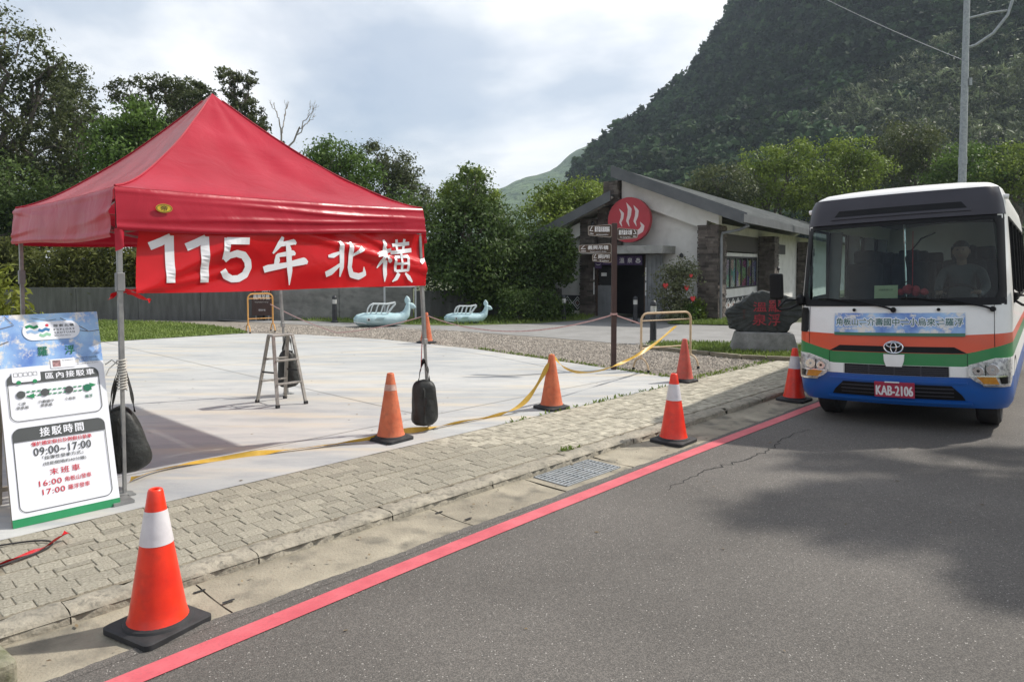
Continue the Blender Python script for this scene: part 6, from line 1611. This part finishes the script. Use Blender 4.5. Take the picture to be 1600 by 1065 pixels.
# ================================================================== MINIBUS
BX, BY = 4.13, 7.58
bu, bv = UV(BX + .5, BY + .6)
BUS = thing('shuttle_minibus', (BX, BY, road_z(bv)), 0, 'white minibus with orange, green and blue bands facing the camera', 'bus', rot=(0, rad(-2.5), rad(-37)))
def paint(name, c): return mat(name, tuple(v * .97 for v in c), tuple(min(1, v * 1.04) for v in c), rough=.38, scale=1.5, coat=.2, c3=tuple(v * .6 + .05 for v in c), scale3=5, amt3=.22)
P_W = paint('bus_white', (.80, .79, .765)); P_O = paint('bus_orange', (.66, .075, .018)); P_G = paint('bus_green', (.008, .19, .04)); P_B = paint('bus_blue', (.006, .09, .36))
P_K = mat('bus_black_trim', (.006, .006, .007), (.010, .010, .011), rough=.5, spec=.2); P_V = mat('bus_visor_grey', (.042, .040, .049), (.052, .050, .060), rough=.4, spec=.3, scale=2)
P_IN = mat('bus_interior', (.010, .013, .014), (.018, .022, .023), rough=.8); P_SEAT = mat('seat_cloth', (.012, .016, .022), (.024, .030, .036), rough=.9, scale=8)
P_CH = mat('chrome', (.72, .72, .74), (.80, .80, .82), rough=.12, metal=1.0); P_AMB = mat('amber_lens', (.85, .30, .012), (.95, .42, .03), rough=.3, scale=30)
PZ = [.24, .30, .40, .55, .75, 1.0, 1.32, 1.36, 2.255, 2.46, 2.57, 2.62, 2.66, 2.69, 2.70]
PY = [.10, .04, .01, .0, .01, .04, .11, .13, .40, .475, .53, .60, .72, .95, 1.4]
HZ = [.24, .32, .5, 1.35, 2.2, 2.5, 2.58, 2.64, 2.68, 2.70]
HX = [.98, 1.03, 1.04, 1.04, 1.01, .985, .95, .86, .58, .30]
def fprof(z): return float(np.interp(z, PZ, PY))
def hwid(z): return float(np.interp(z, HZ, HX))
def fy(x, z):
    s = min(1.0, abs(x) / hwid(z)); y = fprof(z) + .15 * s * s
    if s > .86: y += .20 * (1 - math.sqrt(max(0, 1 - ((s - .86) / .14) ** 2)))
    return y
LEN = 6.25
LV = [(.26, 0), (.33, 0), (.48, 0), (.585, .01), (.695, .10), (.825, .115), (1.02, .02), (1.2, 0), (1.335, 0), (1.6, 0), (1.9, 0), (2.255, 0), (2.40, 0), (2.555, 0), (2.60, 0), (2.64, 0), (2.67, 0), (2.695, 0)]
BM = [3, 3, 3, 0, 2, 1, 0, 0, 0, 0, 0, 0, 0, 0, 0, 0, 0]
SS = [-1, -.995, -.98, -.955, -.93, -.90, -.87, -.8, -.7, -.6, -.45, -.3, -.15, 0, .15, .3, .45, .6, .7, .8, .87, .90, .93, .955, .98, .995, 1]
SY = [.45, .72, .80, 1.62, 1.74, 2.72, 2.84, 3.82, 3.94, 4.92, 5.04, 5.95, 6.10, 6.25]
def lev(k, s):
    z, r = LV[k]; return z + r * max(0, (abs(s) - .62) / .38)
cols = [('L', y) for y in SY[::-1]] + [('F', s) for s in SS] + [('R', y) for y in SY]
mb = MB(); vs = []
for k in range(len(LV)):
    for c, p in cols:
        if c == 'F':
            z = lev(k, p); x = p * hwid(z); vs.append((x, fy(x, z), z))
        else:
            z = LV[k][0] + LV[k][1]; sg = -1 if c == 'L' else 1; x = hwid(z); y0_ = fy(x, z)
            vs.append((sg * x, max(p, y0_ + .004 * (1 + SY.index(p))), z))
nc = len(cols); fs = []; ms = []
for k in range(len(LV) - 1):
    for i in range(nc - 1):
        a, b = cols[i], cols[i + 1]
        if 8 <= k < 11:
            if a[0] == 'F' and b[0] == 'F' and max(abs(a[1]), abs(b[1])) < .96: continue
            if a[0] == b[0] and a[0] in 'LR':
                lo = min(a[1], b[1])
                if any(abs(lo - q) < .01 for q in (.80, 1.74, 2.84, 3.94, 5.04)): continue
        fs.append((k * nc + i, k * nc + i + 1, (k + 1) * nc + i + 1, (k + 1) * nc + i)); ms.append(BM[k])
mb.v = vs; mb.f = fs; mb.m = ms
# roof lid and rear
top = (len(LV) - 1) * nc
f0 = [top + i for i in range(nc)]
mb.f.append(tuple(f0)); mb.m.append(0)
body = mb.build('body', [P_W, P_O, P_G, P_B], BUS, smooth=True, fixn=True, angle=32)
mb = MB()
zz = [l[0] for l in LV]
mb.add([(-hwid(z), LEN, z) for z in zz] + [(hwid(z), LEN, z) for z in zz[::-1]], [tuple(range(2 * len(zz)))]); mb.build('rear_panel', P_W, BUS)
def rows_patch(name, m, rows, off=.006, nu=16, parent=body, skirt=.03, sm=True):
    mb = MB(); R_ = []
    for i in range(len(rows) - 1):
        a, b = rows[i], rows[i + 1]; k = max(1, int(abs(b[0] - a[0]) / .06))
        for q in range(k):
            t = q / k; R_.append(tuple(a[j] * (1 - t) + b[j] * t for j in range(3)))
    R_.append(rows[-1]); n = len(R_) - 1
    G = lambda i, j, o: (R_[j][1] + (R_[j][2] - R_[j][1]) * i / nu, fy(R_[j][1] + (R_[j][2] - R_[j][1]) * i / nu, R_[j][0]) - o, R_[j][0])
    vs = [G(i, j, off) for j in range(n + 1) for i in range(nu + 1)]
    fs = [(j * (nu + 1) + i, j * (nu + 1) + i + 1, (j + 1) * (nu + 1) + i + 1, (j + 1) * (nu + 1) + i) for j in range(n) for i in range(nu)]
    if skirt:
        loop = [(i, 0) for i in range(nu)] + [(nu, j) for j in range(n)] + [(i, n) for i in range(nu, 0, -1)] + [(0, j) for j in range(n, 0, -1)]
        o = len(vs); L_ = len(loop)
        vs += [G(i, j, off - skirt) for i, j in loop]
        ix = [j * (nu + 1) + i for i, j in loop]
        fs += [(ix[q], o + q, o + (q + 1) % L_, ix[(q + 1) % L_]) for q in range(L_)]
    mb.add(vs, fs)
    return mb.build(name, m, parent, smooth=sm, angle=35)
# windscreen with black surround
W0, W1 = 1.345, 2.245
G_W = glass_mat('windscreen_glass', (.60, .74, .73), -.005, .01)
ws_ = rows_patch('windscreen', G_W, [(W0, -.95, .95), (W1, -.93, .93)], .002, 28, BUS, 0)
rows_patch('windscreen_border', P_K, [(1.325, -1.0, 1.0), (W0 + .055, -1.0, 1.0)], .006, 28, ws_, 0)
rows_patch('windscreen_border', P_K, [(W1 - .03, -.985, .985), (2.27, -.98, .98)], .006, 28, ws_, 0)
for s in (-1, 1):
    a = [(W0 + .05, .905, 1.0), (1.48, .935, 1.0), (W1 - .10, .915, .985), (W1 - .02, .89, .983)]
    rows_patch('windscreen_border', P_K, [(z, *sorted((s * p, s * q))) for z, p, q in a], .007, 8, ws_, 0)
vz = rows_patch('visor_panel', P_V, [(2.27, -.995, .995), (2.42, -.975, .975), (2.575, -.935, .935)], .022, 40, BUS, .05)
rows_patch('visor_slot', P_K, [(2.355, -.66, .66), (2.365, -.655, .655), (2.425, -.61, .61)], .0255, 20, vz, 0)
rows_patch('visor_lip', P_V, [(2.325, -.70, .70), (2.352, -.69, .69)], .036, 20, vz, .02)
# band hardware
rows_patch('upper_slot', P_K, [(.832, -.66, .66), (.895, -.55, .55)], .010, 20, body, .02)
gr = rows_patch('grille', P_K, [(.588, -.50, .50), (.692, -.50, .50)], .008, 16, BUS, .02)
for z in (.608, .628, .648, .668):
    rows_patch('grille_bar', P_V, [(z - .005, -.49, .49), (z + .005, -.49, .49)], .014, 16, gr, .008)
for x in (-.25, 0, .25):
    rows_patch('grille_bar', P_V, [(.590, x - .006, x + .006), (.690, x - .006, x + .006)], .0145, 2, gr, .008)
for s in (-1, 1):
    rows_patch('corner_trim', P_W, [(.590, *sorted((s * .51, s * .655))), (.69, *sorted((s * .51, s * .655)))], .011, 6, gr, .02)
rows_patch('centre_tab', P_W, [(.68, -.075, .075), (.74, -.095, .095), (.81, -.10, .10)], .018, 8, gr, .03)
inn = rows_patch('lower_intake', P_K, [(.345, -.64, .64), (.40, -.61, .61), (.495, -.52, .52)], .008, 18, BUS, .02)
for z in (.38, .42, .46):
    rows_patch('intake_bar', P_V, [(z - .005, -.54, .54), (z + .005, -.54, .54)], .013, 12, inn, .006)
rows_patch('bumper_lip', P_B, [(.515, -.66, .66), (.535, -.66, .66)], .014, 16, inn, .02)
rows_patch('bumper_lip', P_B, [(.300, -.70, .70), (.325, -.69, .69)], .016, 16, inn, .02)
# bonnet seams
for s in (-1, 1):
    rows_patch('panel_seam', P_K, [(.90, *sorted((s * .893, s * .898))), (1.325, *sorted((s * .893, s * .898)))], .002, 1, body, 0)
    rows_patch('panel_seam', P_K, [(.70, *sorted((s * .662, s * .666))), (.83, *sorted((s * .662, s * .666)))], .002, 1, body, 0)
# headlights
G_H = glass_mat('headlight_lens', (.97, .97, .98), -.02, .02)
P_REF = mat('headlight_reflector', (.40, .40, .40), (.86, .85, .82), rough=.25, metal=.15, scale=26, pa=.40, pb=.55)
for s in (-1, 1):
    def rw(rs): return [(z, *sorted((s * a, s * b))) for z, a, b in rs]
    hl = rows_patch('headlight', P_REF, rw([(.515, .80, 1.02), (.55, .73, 1.03), (.60, .672, 1.033), (.715, .672, 1.034), (.79, .90, 1.034)]), .016, 20, BUS, .04)
    rows_patch('headlight_rim', P_CH, rw([(.500, .80, 1.02), (.517, .79, 1.02)]), .030, 12, hl, .03)
    rows_patch('indicator', P_AMB, rw([(.528, .80, .93), (.598, .74, .90)]), .024, 8, hl, .015)
    rows_patch('side_marker', P_K, rw([(.530, .945, 1.0), (.598, .93, 1.0)]), .023, 5, hl, .012)
    AX = Matrix(((1, 0, 0), (0, 0, 1), (0, 1, 0)))
    for (x, z, r_) in ((.755, .660, .048), (.875, .675, .058)):
        yb = fy(x, z) - .016; mb = MB(); mb.lathe([(r_, -.020), (r_ * .93, -.022), (r_ * .80, -.010), (r_ * .45, -.004), (.010, -.003)], 20, (s * x, yb, z), M=AX)
        mb.build('reflector_bowl', P_CH, hl, smooth=True)
        mb = MB(); mb.lathe([(.022, -.004), (.020, -.018), (.004, -.024)], 12, (s * x, yb, z), M=AX); mb.build('bulb', P_K if x < .8 else M_WHITE, hl, smooth=True)
    rows_patch('lens_divider', P_CH, rw([(.600, .69, 1.0), (.612, .69, 1.0)]), .026, 10, hl, .012)
    rows_patch('lens_divider', P_K, rw([(.612, .812, .820), (.72, .815, .823)]), .024, 2, hl, .012)
    rows_patch('lens', G_H, rw([(.517, .80, 1.02), (.55, .735, 1.03), (.60, .676, 1.033), (.715, .676, 1.034), (.785, .90, 1.034)]), .042, 16, hl, 0)
    mb = MB(); mb.tube([(s * .955, .80, 2.47), (s * 1.02, .80, 2.46)], [.03, .026], 10); mb.build('marker_light', P_W, BUS, smooth=True)
# emblem: oval ring with two crossed inner ovals
EZ, EY = .885, fy(0, .885) - .026
mb = MB(); disc(mb, 0, EZ, .098, .072, EY + .004, 30); em = mb.build('emblem', P_K, BUS, fixn=False)
def oval(cx, cz, a, b, r_): 
    q = MB(); q.tube([(cx + a * math.cos(t), EY - .002, cz + b * math.sin(t)) for t in np.linspace(0, 2 * PI, 33)], r_, 6); return q.build('emblem_ring', P_CH, em, smooth=True)
oval(0, EZ, .090, .063, .0085); oval(0, EZ - .004, .028, .054, .006); oval(0, EZ + .026, .066, .026, .006)
# number plate
PYY = fy(0, .44) - .034
mb = MB(); mb.box((0, PYY + .008, .432), (.385, .014, .165)); npl = mb.build('number_plate', mat('plate_maroon', (.30, .012, .045), (.34, .018, .055), rough=.35, scale=3), BUS, bevel=.004)
mb = MB(); text_box(mb, 'KAB-2106', -.175, .175, .372, .474, PYY - .0002, .03, 1.0); mb.build('plate_lettering', mat('plate_white', (.62, .60, .60), rough=.4), npl, fixn=False)
mb = MB(); mb.box((-.02, PYY + .0, .513), (.14, .01, .012)); mb.build('plate_clip', M_WHITE, npl)
# route banner
M_RB = M_BLOS
def bpos(x, z, o): return (x, fy(x, z) - o, z)
mb = MB(); mb.grid(lambda i, j: bpos(-.61 + 1.26 * i, 1.035 + .215 * j, .010), 20, 4); rb = mb.build('route_banner', M_RB, BUS, smooth=True, fixn=False)
mb = MB(); mb.grid(lambda i, j: bpos(-.61 + 1.26 * i, 1.005 + .034 * j, .0105), 20, 1); mb.build('banner_strip', mat('banner_green', (.03, .13, .075), rough=.4), rb, fixn=False)
for m_, bo, of in ((mat('halo_white', (.66, .69, .74), rough=.4), .085, .0115), (mat('route_text_green', (.012, .10, .085), rough=.4), .012, .0145)):
    mb = MB(); text_box(mb, '角板山⇌介壽國中⇌小烏來⇌羅浮', -.59, .63, 1.115 if bo < .02 else 1.109, 1.195 if bo < .02 else 1.201, 0, bo, 1.0, mapf=lambda x, z: bpos(x, z, of)); mb.build('route_lettering', m_, rb, fixn=False)
mb = MB(); text_box(mb, '(仁愛停車場)', -.58, -.38, 1.062, 1.093, 0, .03, mapf=lambda x, z: bpos(x, z, .0135)); mb.build('route_lettering', M_WHITE, rb, fixn=False)
# wipers, washer jets
def wiper(px, pz, tx, tz):
    t = MB(); t.lathe([(.026, -.03), (.03, 0), (.02, .03)], 12, bpos(px, pz, .02), M=Matrix(((1, 0, 0), (0, 0, 1), (0, 1, 0)))); w = t.build('wiper', P_K, BUS, smooth=True)
    t = MB(); n = 8; t.tube([bpos(px + (tx * .55 + px * .45 - px) * k / n, pz + (tz - pz) * (k / n) ** .8, .035) for k in range(n + 1)], [.013 - .006 * k / n for k in range(n + 1)], 6); t.build('wiper_arm', P_K, w, smooth=True)
    t = MB(); t.tube([bpos(px + (tx - px) * (.15 + .85 * k / n), pz + (tz - pz) * min(1, .25 + .9 * k / n) + .012, .022) for k in range(n + 1)], .009, 5); t.build('wiper_blade', P_K, w, smooth=True)
wiper(.885, 1.285, .06, 1.40); wiper(-.005, 1.285, -.80, 1.40)
for x in (-.40, .415):
    mb = MB(); mb.lathe([(.018, -.012), (.016, .012), (.008, .02)], 10, bpos(x, 1.285, .01), M=Matrix(((1, 0, 0), (0, 0, 1), (0, 1, 0)))); mb.build('washer_jet', P_K, BUS, smooth=True)
# mirrors
rows_patch('mirror_base', P_K, [(1.03, -1.03, -.925), (1.06, -1.035, -.905), (1.27, -1.035, -.905), (1.31, -1.0, -.92)], .012, 8, BUS, .02)
def mirror(s, yy):
    t = MB(); t.prism([(x, y) for x, y in rrect(-.075, .075, -.05, .05, .03, 3)], 0, .30); mr_ = t.build('mirror', P_K, BUS, smooth=True, bevel=.02); mr_.location = (s * 1.24, yy, 1.42)
    t = MB(); t.tube([(0, 0, .04), (0, 0, -.10), (-s * .02, .02, -.13), (-s * .12, .08, -.12), (-s * .21, .22, -.06)], .014, 7); t.tube([(0, 0, -.12), (-s * .08, .06, -.02), (-s * .20, .20, -.02)], .012, 6); t.lathe([(.02, -.06), (.055, -.03), (.055, .04), (.02, .07)], 10, (-s * .21, .22, -.03)); t.build('mirror_arm', P_K, mr_, smooth=True)
mirror(-1, .10); mirror(1, .62)
# side glazing
for s in (-1, 1):
    for a in (.80, 1.74, 2.84, 3.94, 5.04):
        b = SY[SY.index(a) + 1]; mb = MB()
        mb.grid(lambda i, j: (s * (hwid(1.335 + .90 * j) - .012), a + (b - a) * i, 1.335 + .90 * j), 1, 6); w = mb.build('side_window', glass_mat('side_glass', (.84, .90, .89), -.01, .02), BUS, fixn=False)
        mb = MB()
        for (p, q) in (((a, 1.335), (b, 1.335)), ((b, 1.335), (b, 2.235)), ((b, 2.235), (a, 2.235)), ((a, 2.235), (a, 1.335))):
            mb.bar((s * (hwid(p[1]) - .005), p[0], p[1]), (s * (hwid(q[1]) - .005), q[0], q[1]), .03, .03)
        mb.build('window_seal', P_K, w)
# wheels
for s in (-1, 1):
    for yy in (.80, 4.55):
        Mw = Matrix(((0, 0, 1), (0, 1, 0), (-1, 0, 0)))
        w = bpy.data.objects.new('wheel', None); COL.objects.link(w); w.parent = BUS; w.location = (s * .80, yy, .365)
        mb = MB(); mb.lathe([(.22, -.105), (.33, -.11), (.362, -.085), (.37, -.03), (.37, .03), (.362, .085), (.33, .11), (.22, .105)], 36, M=Mw); mb.build('tyre', M_BLK, w, smooth=True, angle=30)
        mb = MB(); mb.lathe([(.03, s * .075), (.10, s * .085), (.12, s * .06), (.19, s * .05), (.222, s * .10), (.225, s * .104)], 24, M=Mw); rm = mb.build('rim', P_CH, w, smooth=True)
        mb = MB()
        for k in range(6): mb.lathe([(.014, s * .055), (.014, s * .095)], 8, (0, 0, 0), M=Mw @ Matrix.Identity(3)) if False else mb.box((s * .085, .145 * math.cos(k * PI / 3), .145 * math.sin(k * PI / 3)), (.03, .024, .024))
        mb.build('wheel_nut', P_CH, rm)
mb = MB(); mb.box((0, 3.3, .42), (1.9, 5.6, .20)); mb.build('underbody', P_K, BUS)
for s in (-1, 1):
    mb = MB(); mb.grid(lambda i, j: (s * 1.043, .80 + (.44 - .03 * j) * math.cos(PI * i), .34 + (.42 - .03 * j) * math.sin(PI * i)), 20, 1); mb.build('wheel_arch', P_K, BUS, fixn=False)
# cabin
cab = MB(); cab.box((0, 3.2, .74), (1.94, 5.8, .05)); cab.build('cabin_floor', P_IN, BUS)
mb = MB(); mb.grid(lambda i, j: ((i * 2 - 1) * (.98 - .10 * j), .62 + .35 * (1 - (1 - j) ** 2) - .25 * (1 - j) * 0, .8 + .47 * math.sin(PI / 2 * min(1, j * 1.35))), 10, 8); mb.box((0, .80, 1.0), (1.86, .42, .42)); dsh = mb.build('dashboard', P_IN, BUS, smooth=True)
mb = MB(); mb.box((.0, .66, 1.24), (.10, .16, .06)); mb.box((.55, .72, 1.25), (.44, .2, .10)); mb.build('instrument_hood', P_K, dsh, bevel=.02)
mb = MB(); mb.grid(lambda i, j: ((i * 2 - 1) * .86, .72 + 5.4 * j, 2.50 - .06 * (2 * i - 1) ** 2), 6, 4); mb.build('headlining', mat('headlining', (.05, .055, .055), (.07, .075, .075), rough=.9), BUS, fixn=False)
for s in (-1, 1):
    mb = MB(); mb.box((s * .965, 3.4, 1.04), (.05, 5.3, .60)); mb.build('side_trim', P_IN, BUS)
    for yy in (1.68, 2.78, 3.88, 4.98):
        mb = MB(); mb.bar((s * .97, yy, 1.33), (s * .90, yy, 2.24), .05, .14); mb.build('pillar_trim', mat('pillar_grey', (.12, .13, .13), (.16, .17, .17), rough=.8), BUS)
def seat(x, y):
    t = bpy.data.objects.new('seat', None); COL.objects.link(t); t.parent = BUS; t.location = (x, y, .77)
    mb = MB(); mb.box((0, 0, .36), (.46, .46, .13)); mb.box((0, .02, .15), (.3, .3, .3)); mb.build('cushion', P_SEAT, t, bevel=.04)
    mb = MB(); mb.box((0, .24, .72), (.46, .12, .66), (rad(-8), 0, 0)); mb.build('backrest', P_SEAT, t, bevel=.05)
    mb = MB(); mb.box((0, .28, 1.13), (.27, .09, .18)); mb.build('headrest', P_SEAT, t, bevel=.035)
for x, y in ((.52, 1.50), (-.62, 1.65), (-.68, 2.6), (-.22, 2.6), (.66, 2.6), (-.68, 3.45), (-.22, 3.45), (.66, 3.45), (-.68, 4.3), (.66, 4.3), (-.2, 5.2), (-.66, 5.2), (.28, 5.2), (.72, 5.2)):
    seat(x, y)
mb = MB(); mb.tube([(.52 + .20 * math.cos(a), 1.02 + .11 * math.sin(a), 1.36 + .16 * math.sin(a)) for a in np.linspace(0, 2 * PI, 25)], .014, 7); sw = mb.build('steering_wheel', P_K, BUS, smooth=True)
mb = MB(); mb.bar((.52, 1.02, 1.36), (.52, .80, 1.15), .05); mb.bar((.33, 1.02, 1.36), (.71, 1.02, 1.36), .02, .035); mb.build('steering_column', P_K, sw)
mb = MB(); mb.tube([(.05, .62, 1.85), (.12, .66, 1.95), (.2, .7, 2.06), (.34, .72, 2.12)], .008, 6); mb.tube([(.05, .62, 1.85), (.08, .62, 1.6), (-.02, .6, 1.52)], .008, 6); mb.build('microphone_stalk', P_K, BUS, smooth=True)
mb = MB(); mb.tube([(.0, .95, 1.27), (.0, .95, 2.45)], .014, 8); mb.build('grab_pole', P_CH, BUS, smooth=True)
# loose things on the dashboard
def on_bus(x, y, z): return BUS.matrix_basis @ Vector((x, y, z))
BUS_M = Matrix.Translation(BUS.location) @ Euler(BUS.rotation_euler).to_matrix().to_4x4()
pa = thing('paper_notice', BUS_M @ Vector((-.14, .50, 1.40)), 0, 'pale yellow paper notice propped behind the windscreen', 'paper', rot=tuple(BUS.rotation_euler))
mb = MB(); mb.box((0, 0, .07), (.24, .004, .15), (rad(-14), 0, 0)); pq = mb.build('sheet', mat('paper_yellow', (.50, .50, .28), (.56, .56, .34), rough=.8), pa)
mb = MB(); text_box(mb, '花蓮客運公司', -.07, .07, .085, .105, -.012, .01); mb.build('print', mat('paper_print', (.2, .2, .12), rough=.8), pq, fixn=False)
hk = thing('red_ornament', BUS_M @ Vector((.12, .55, 1.42)), 0, 'red fabric ornament on the dashboard beside the paper', 'ornament', rot=tuple(BUS.rotation_euler))
rg = np.random.default_rng(5); mb = MB()
for k in range(9):
    c = (rg.normal() * .07, rg.normal() * .02, .07 + rg.normal() * .025)
    mb.lathe([(.005, -.04), (.035, -.025), (.045, 0), (.03, .03), (.005, .042)], 9, c)
mb.build('pompoms', mat('ornament_red', (.40, .03, .04), (.5, .05, .06), rough=.8), hk, smooth=True)
mb = MB(); mb.tube([(0, 0, .1), (.01, 0, .4), (.02, 0, .72)], .004, 5); mb.build('cord', M_REDPL, hk)
# driver
DR = thing('person', BUS_M @ Vector((.52, 1.46, .77)), 0, 'driver in a grey top sitting at the wheel of the minibus', 'person', rot=tuple(BUS.rotation_euler))
SK = [((0, .02, .46), .155), ((0, .06, .62), .15), ((0, .07, .80), .165), ((0, .05, .92), .12), ((0, .03, .985), .055),
      ((-.19, .05, .90), .075), ((-.24, -.10, .72), .055), ((-.20, -.30, .64), .042), ((-.18, -.42, .66), .035), ((.19, .05, .90), .075), ((.25, -.10, .72), .055), ((.20, -.30, .64), .042), ((.18, -.42, .66), .035),
      ((-.11, -.14, .47), .09), ((-.13, -.40, .46), .075), ((-.13, -.46, .12), .055), ((.11, -.14, .47), .09), ((.13, -.40, .46), .075), ((.13, -.46, .12), .055)]
SE = [(0, 1), (1, 2), (2, 3), (3, 4), (3, 5), (5, 6), (6, 7), (7, 8), (3, 9), (9, 10), (10, 11), (11, 12), (0, 13), (13, 14), (14, 15), (0, 16), (16, 17), (17, 18)]
me = bpy.data.meshes.new('body'); me.from_pydata([p for p, _ in SK], SE, []); me.update()
M_SHIRT = mat('driver_shirt', (.05, .055, .06), (.08, .085, .09), rough=.85); M_SKIN = mat('driver_skin', (.20, .125, .095), (.25, .16, .12), rough=.6); M_HAIR = mat('driver_hair', (.012, .010, .009), rough=.6)
db = obj('body', me, [M_SHIRT], DR)
sk = db.modifiers.new('skin', 'SKIN'); sk.use_smooth_shade = True
for i, (_, r_) in enumerate(SK): me.skin_vertices[0].data[i].radius = (r_, r_ * .85)
me.skin_vertices[0].data[0].use_root = True
sb_ = db.modifiers.new('sub', 'SUBSURF'); sb_.levels = 2; sb_.render_levels = 2
def ell(c, r_, n=14):
    q = MB(); q.grid(lambda i, j: (c[0] + r_[0] * math.sin(PI * j) * math.cos(2 * PI * i), c[1] + r_[1] * math.sin(PI * j) * math.sin(2 * PI * i), c[2] - r_[2] * math.cos(PI * j)), n, n); return q
hd = ell((0, -.02, 1.19), (.082, .10, .118)); nk = MB(); nk.tube([(0, .03, .97), (0, .015, 1.05), (0, .0, 1.12)], [.056, .052, .05], 12); hd.add(nk.v, nk.f)
q = ell((0, -.118, 1.18), (.016, .022, .028)); hd.add(q.v, q.f)
for s in (-1, 1):
    q = ell((s * .083, -.005, 1.18), (.012, .022, .03)); hd.add(q.v, q.f)
head = hd.build('head', M_SKIN, DR, smooth=True)
mb = ell((0, -.004, 1.232), (.090, .108, .086)); mb.v = [(x, y, max(z, 1.238 - max(0, y + .03) * 1.1)) for x, y, z in mb.v]; mb.build('hair', M_HAIR, head, smooth=True)
head.location.z = -.045
for s in (-1, 1):
    ell((s * .03, -.112, 1.205), (.011, .008, .006), 8).build('eye', M_HAIR, head, smooth=True)
ell((0, -.112, 1.135), (.024, .008, .006), 8).build('mouth', mat('lips', (.28, .11, .09), rough=.6), head, smooth=True)
for s in (-1, 1):
    hb = MB()
    hb.grid(lambda i, j: (s * .185 + .038 * math.cos(2 * PI * i) * math.sin(PI * j), -.44 + .045 * -math.cos(PI * j), .668 + .016 * math.sin(2 * PI * i) * math.sin(PI * j)), 10, 8)
    for k in range(4):
        x = s * .185 + (-.027 + .018 * k); L_ = (.055, .065, .062, .048)[k]
        hb.tube([(x, -.47, .672), (x, -.47 - L_ * .5, .682), (x, -.47 - L_ * .85, .668), (x, -.47 - L_, .645)], [.009, .009, .008, .006], 6)
    hb.tube([(s * (.185 - .035), -.44, .665), (s * (.185 - .058), -.465, .66), (s * (.185 - .062), -.49, .652)], [.010, .009, .007], 6)
    hb.build('hand', M_SKIN, DR, smooth=True)

# ================================================================== AIR
hz, N, L, P = newmat('haze_air')
N.remove(P)
pv = N.new('ShaderNodeVolumePrincipled'); pv.inputs['Color'].default_value = (.72, .85, 1.0, 1); pv.inputs['Density'].default_value = .00030; pv.inputs['Anisotropy'].default_value = .2
L.new(pv.outputs[0], N['Material Output'].inputs['Volume'])
mb = MB(); mb.box((0, 520, 134), (1500, 1900, 274)); hzo = mb.build('haze', hz); tag(hzo, 'thin blue air between the plaza and the far hills', 'haze', kind='stuff')
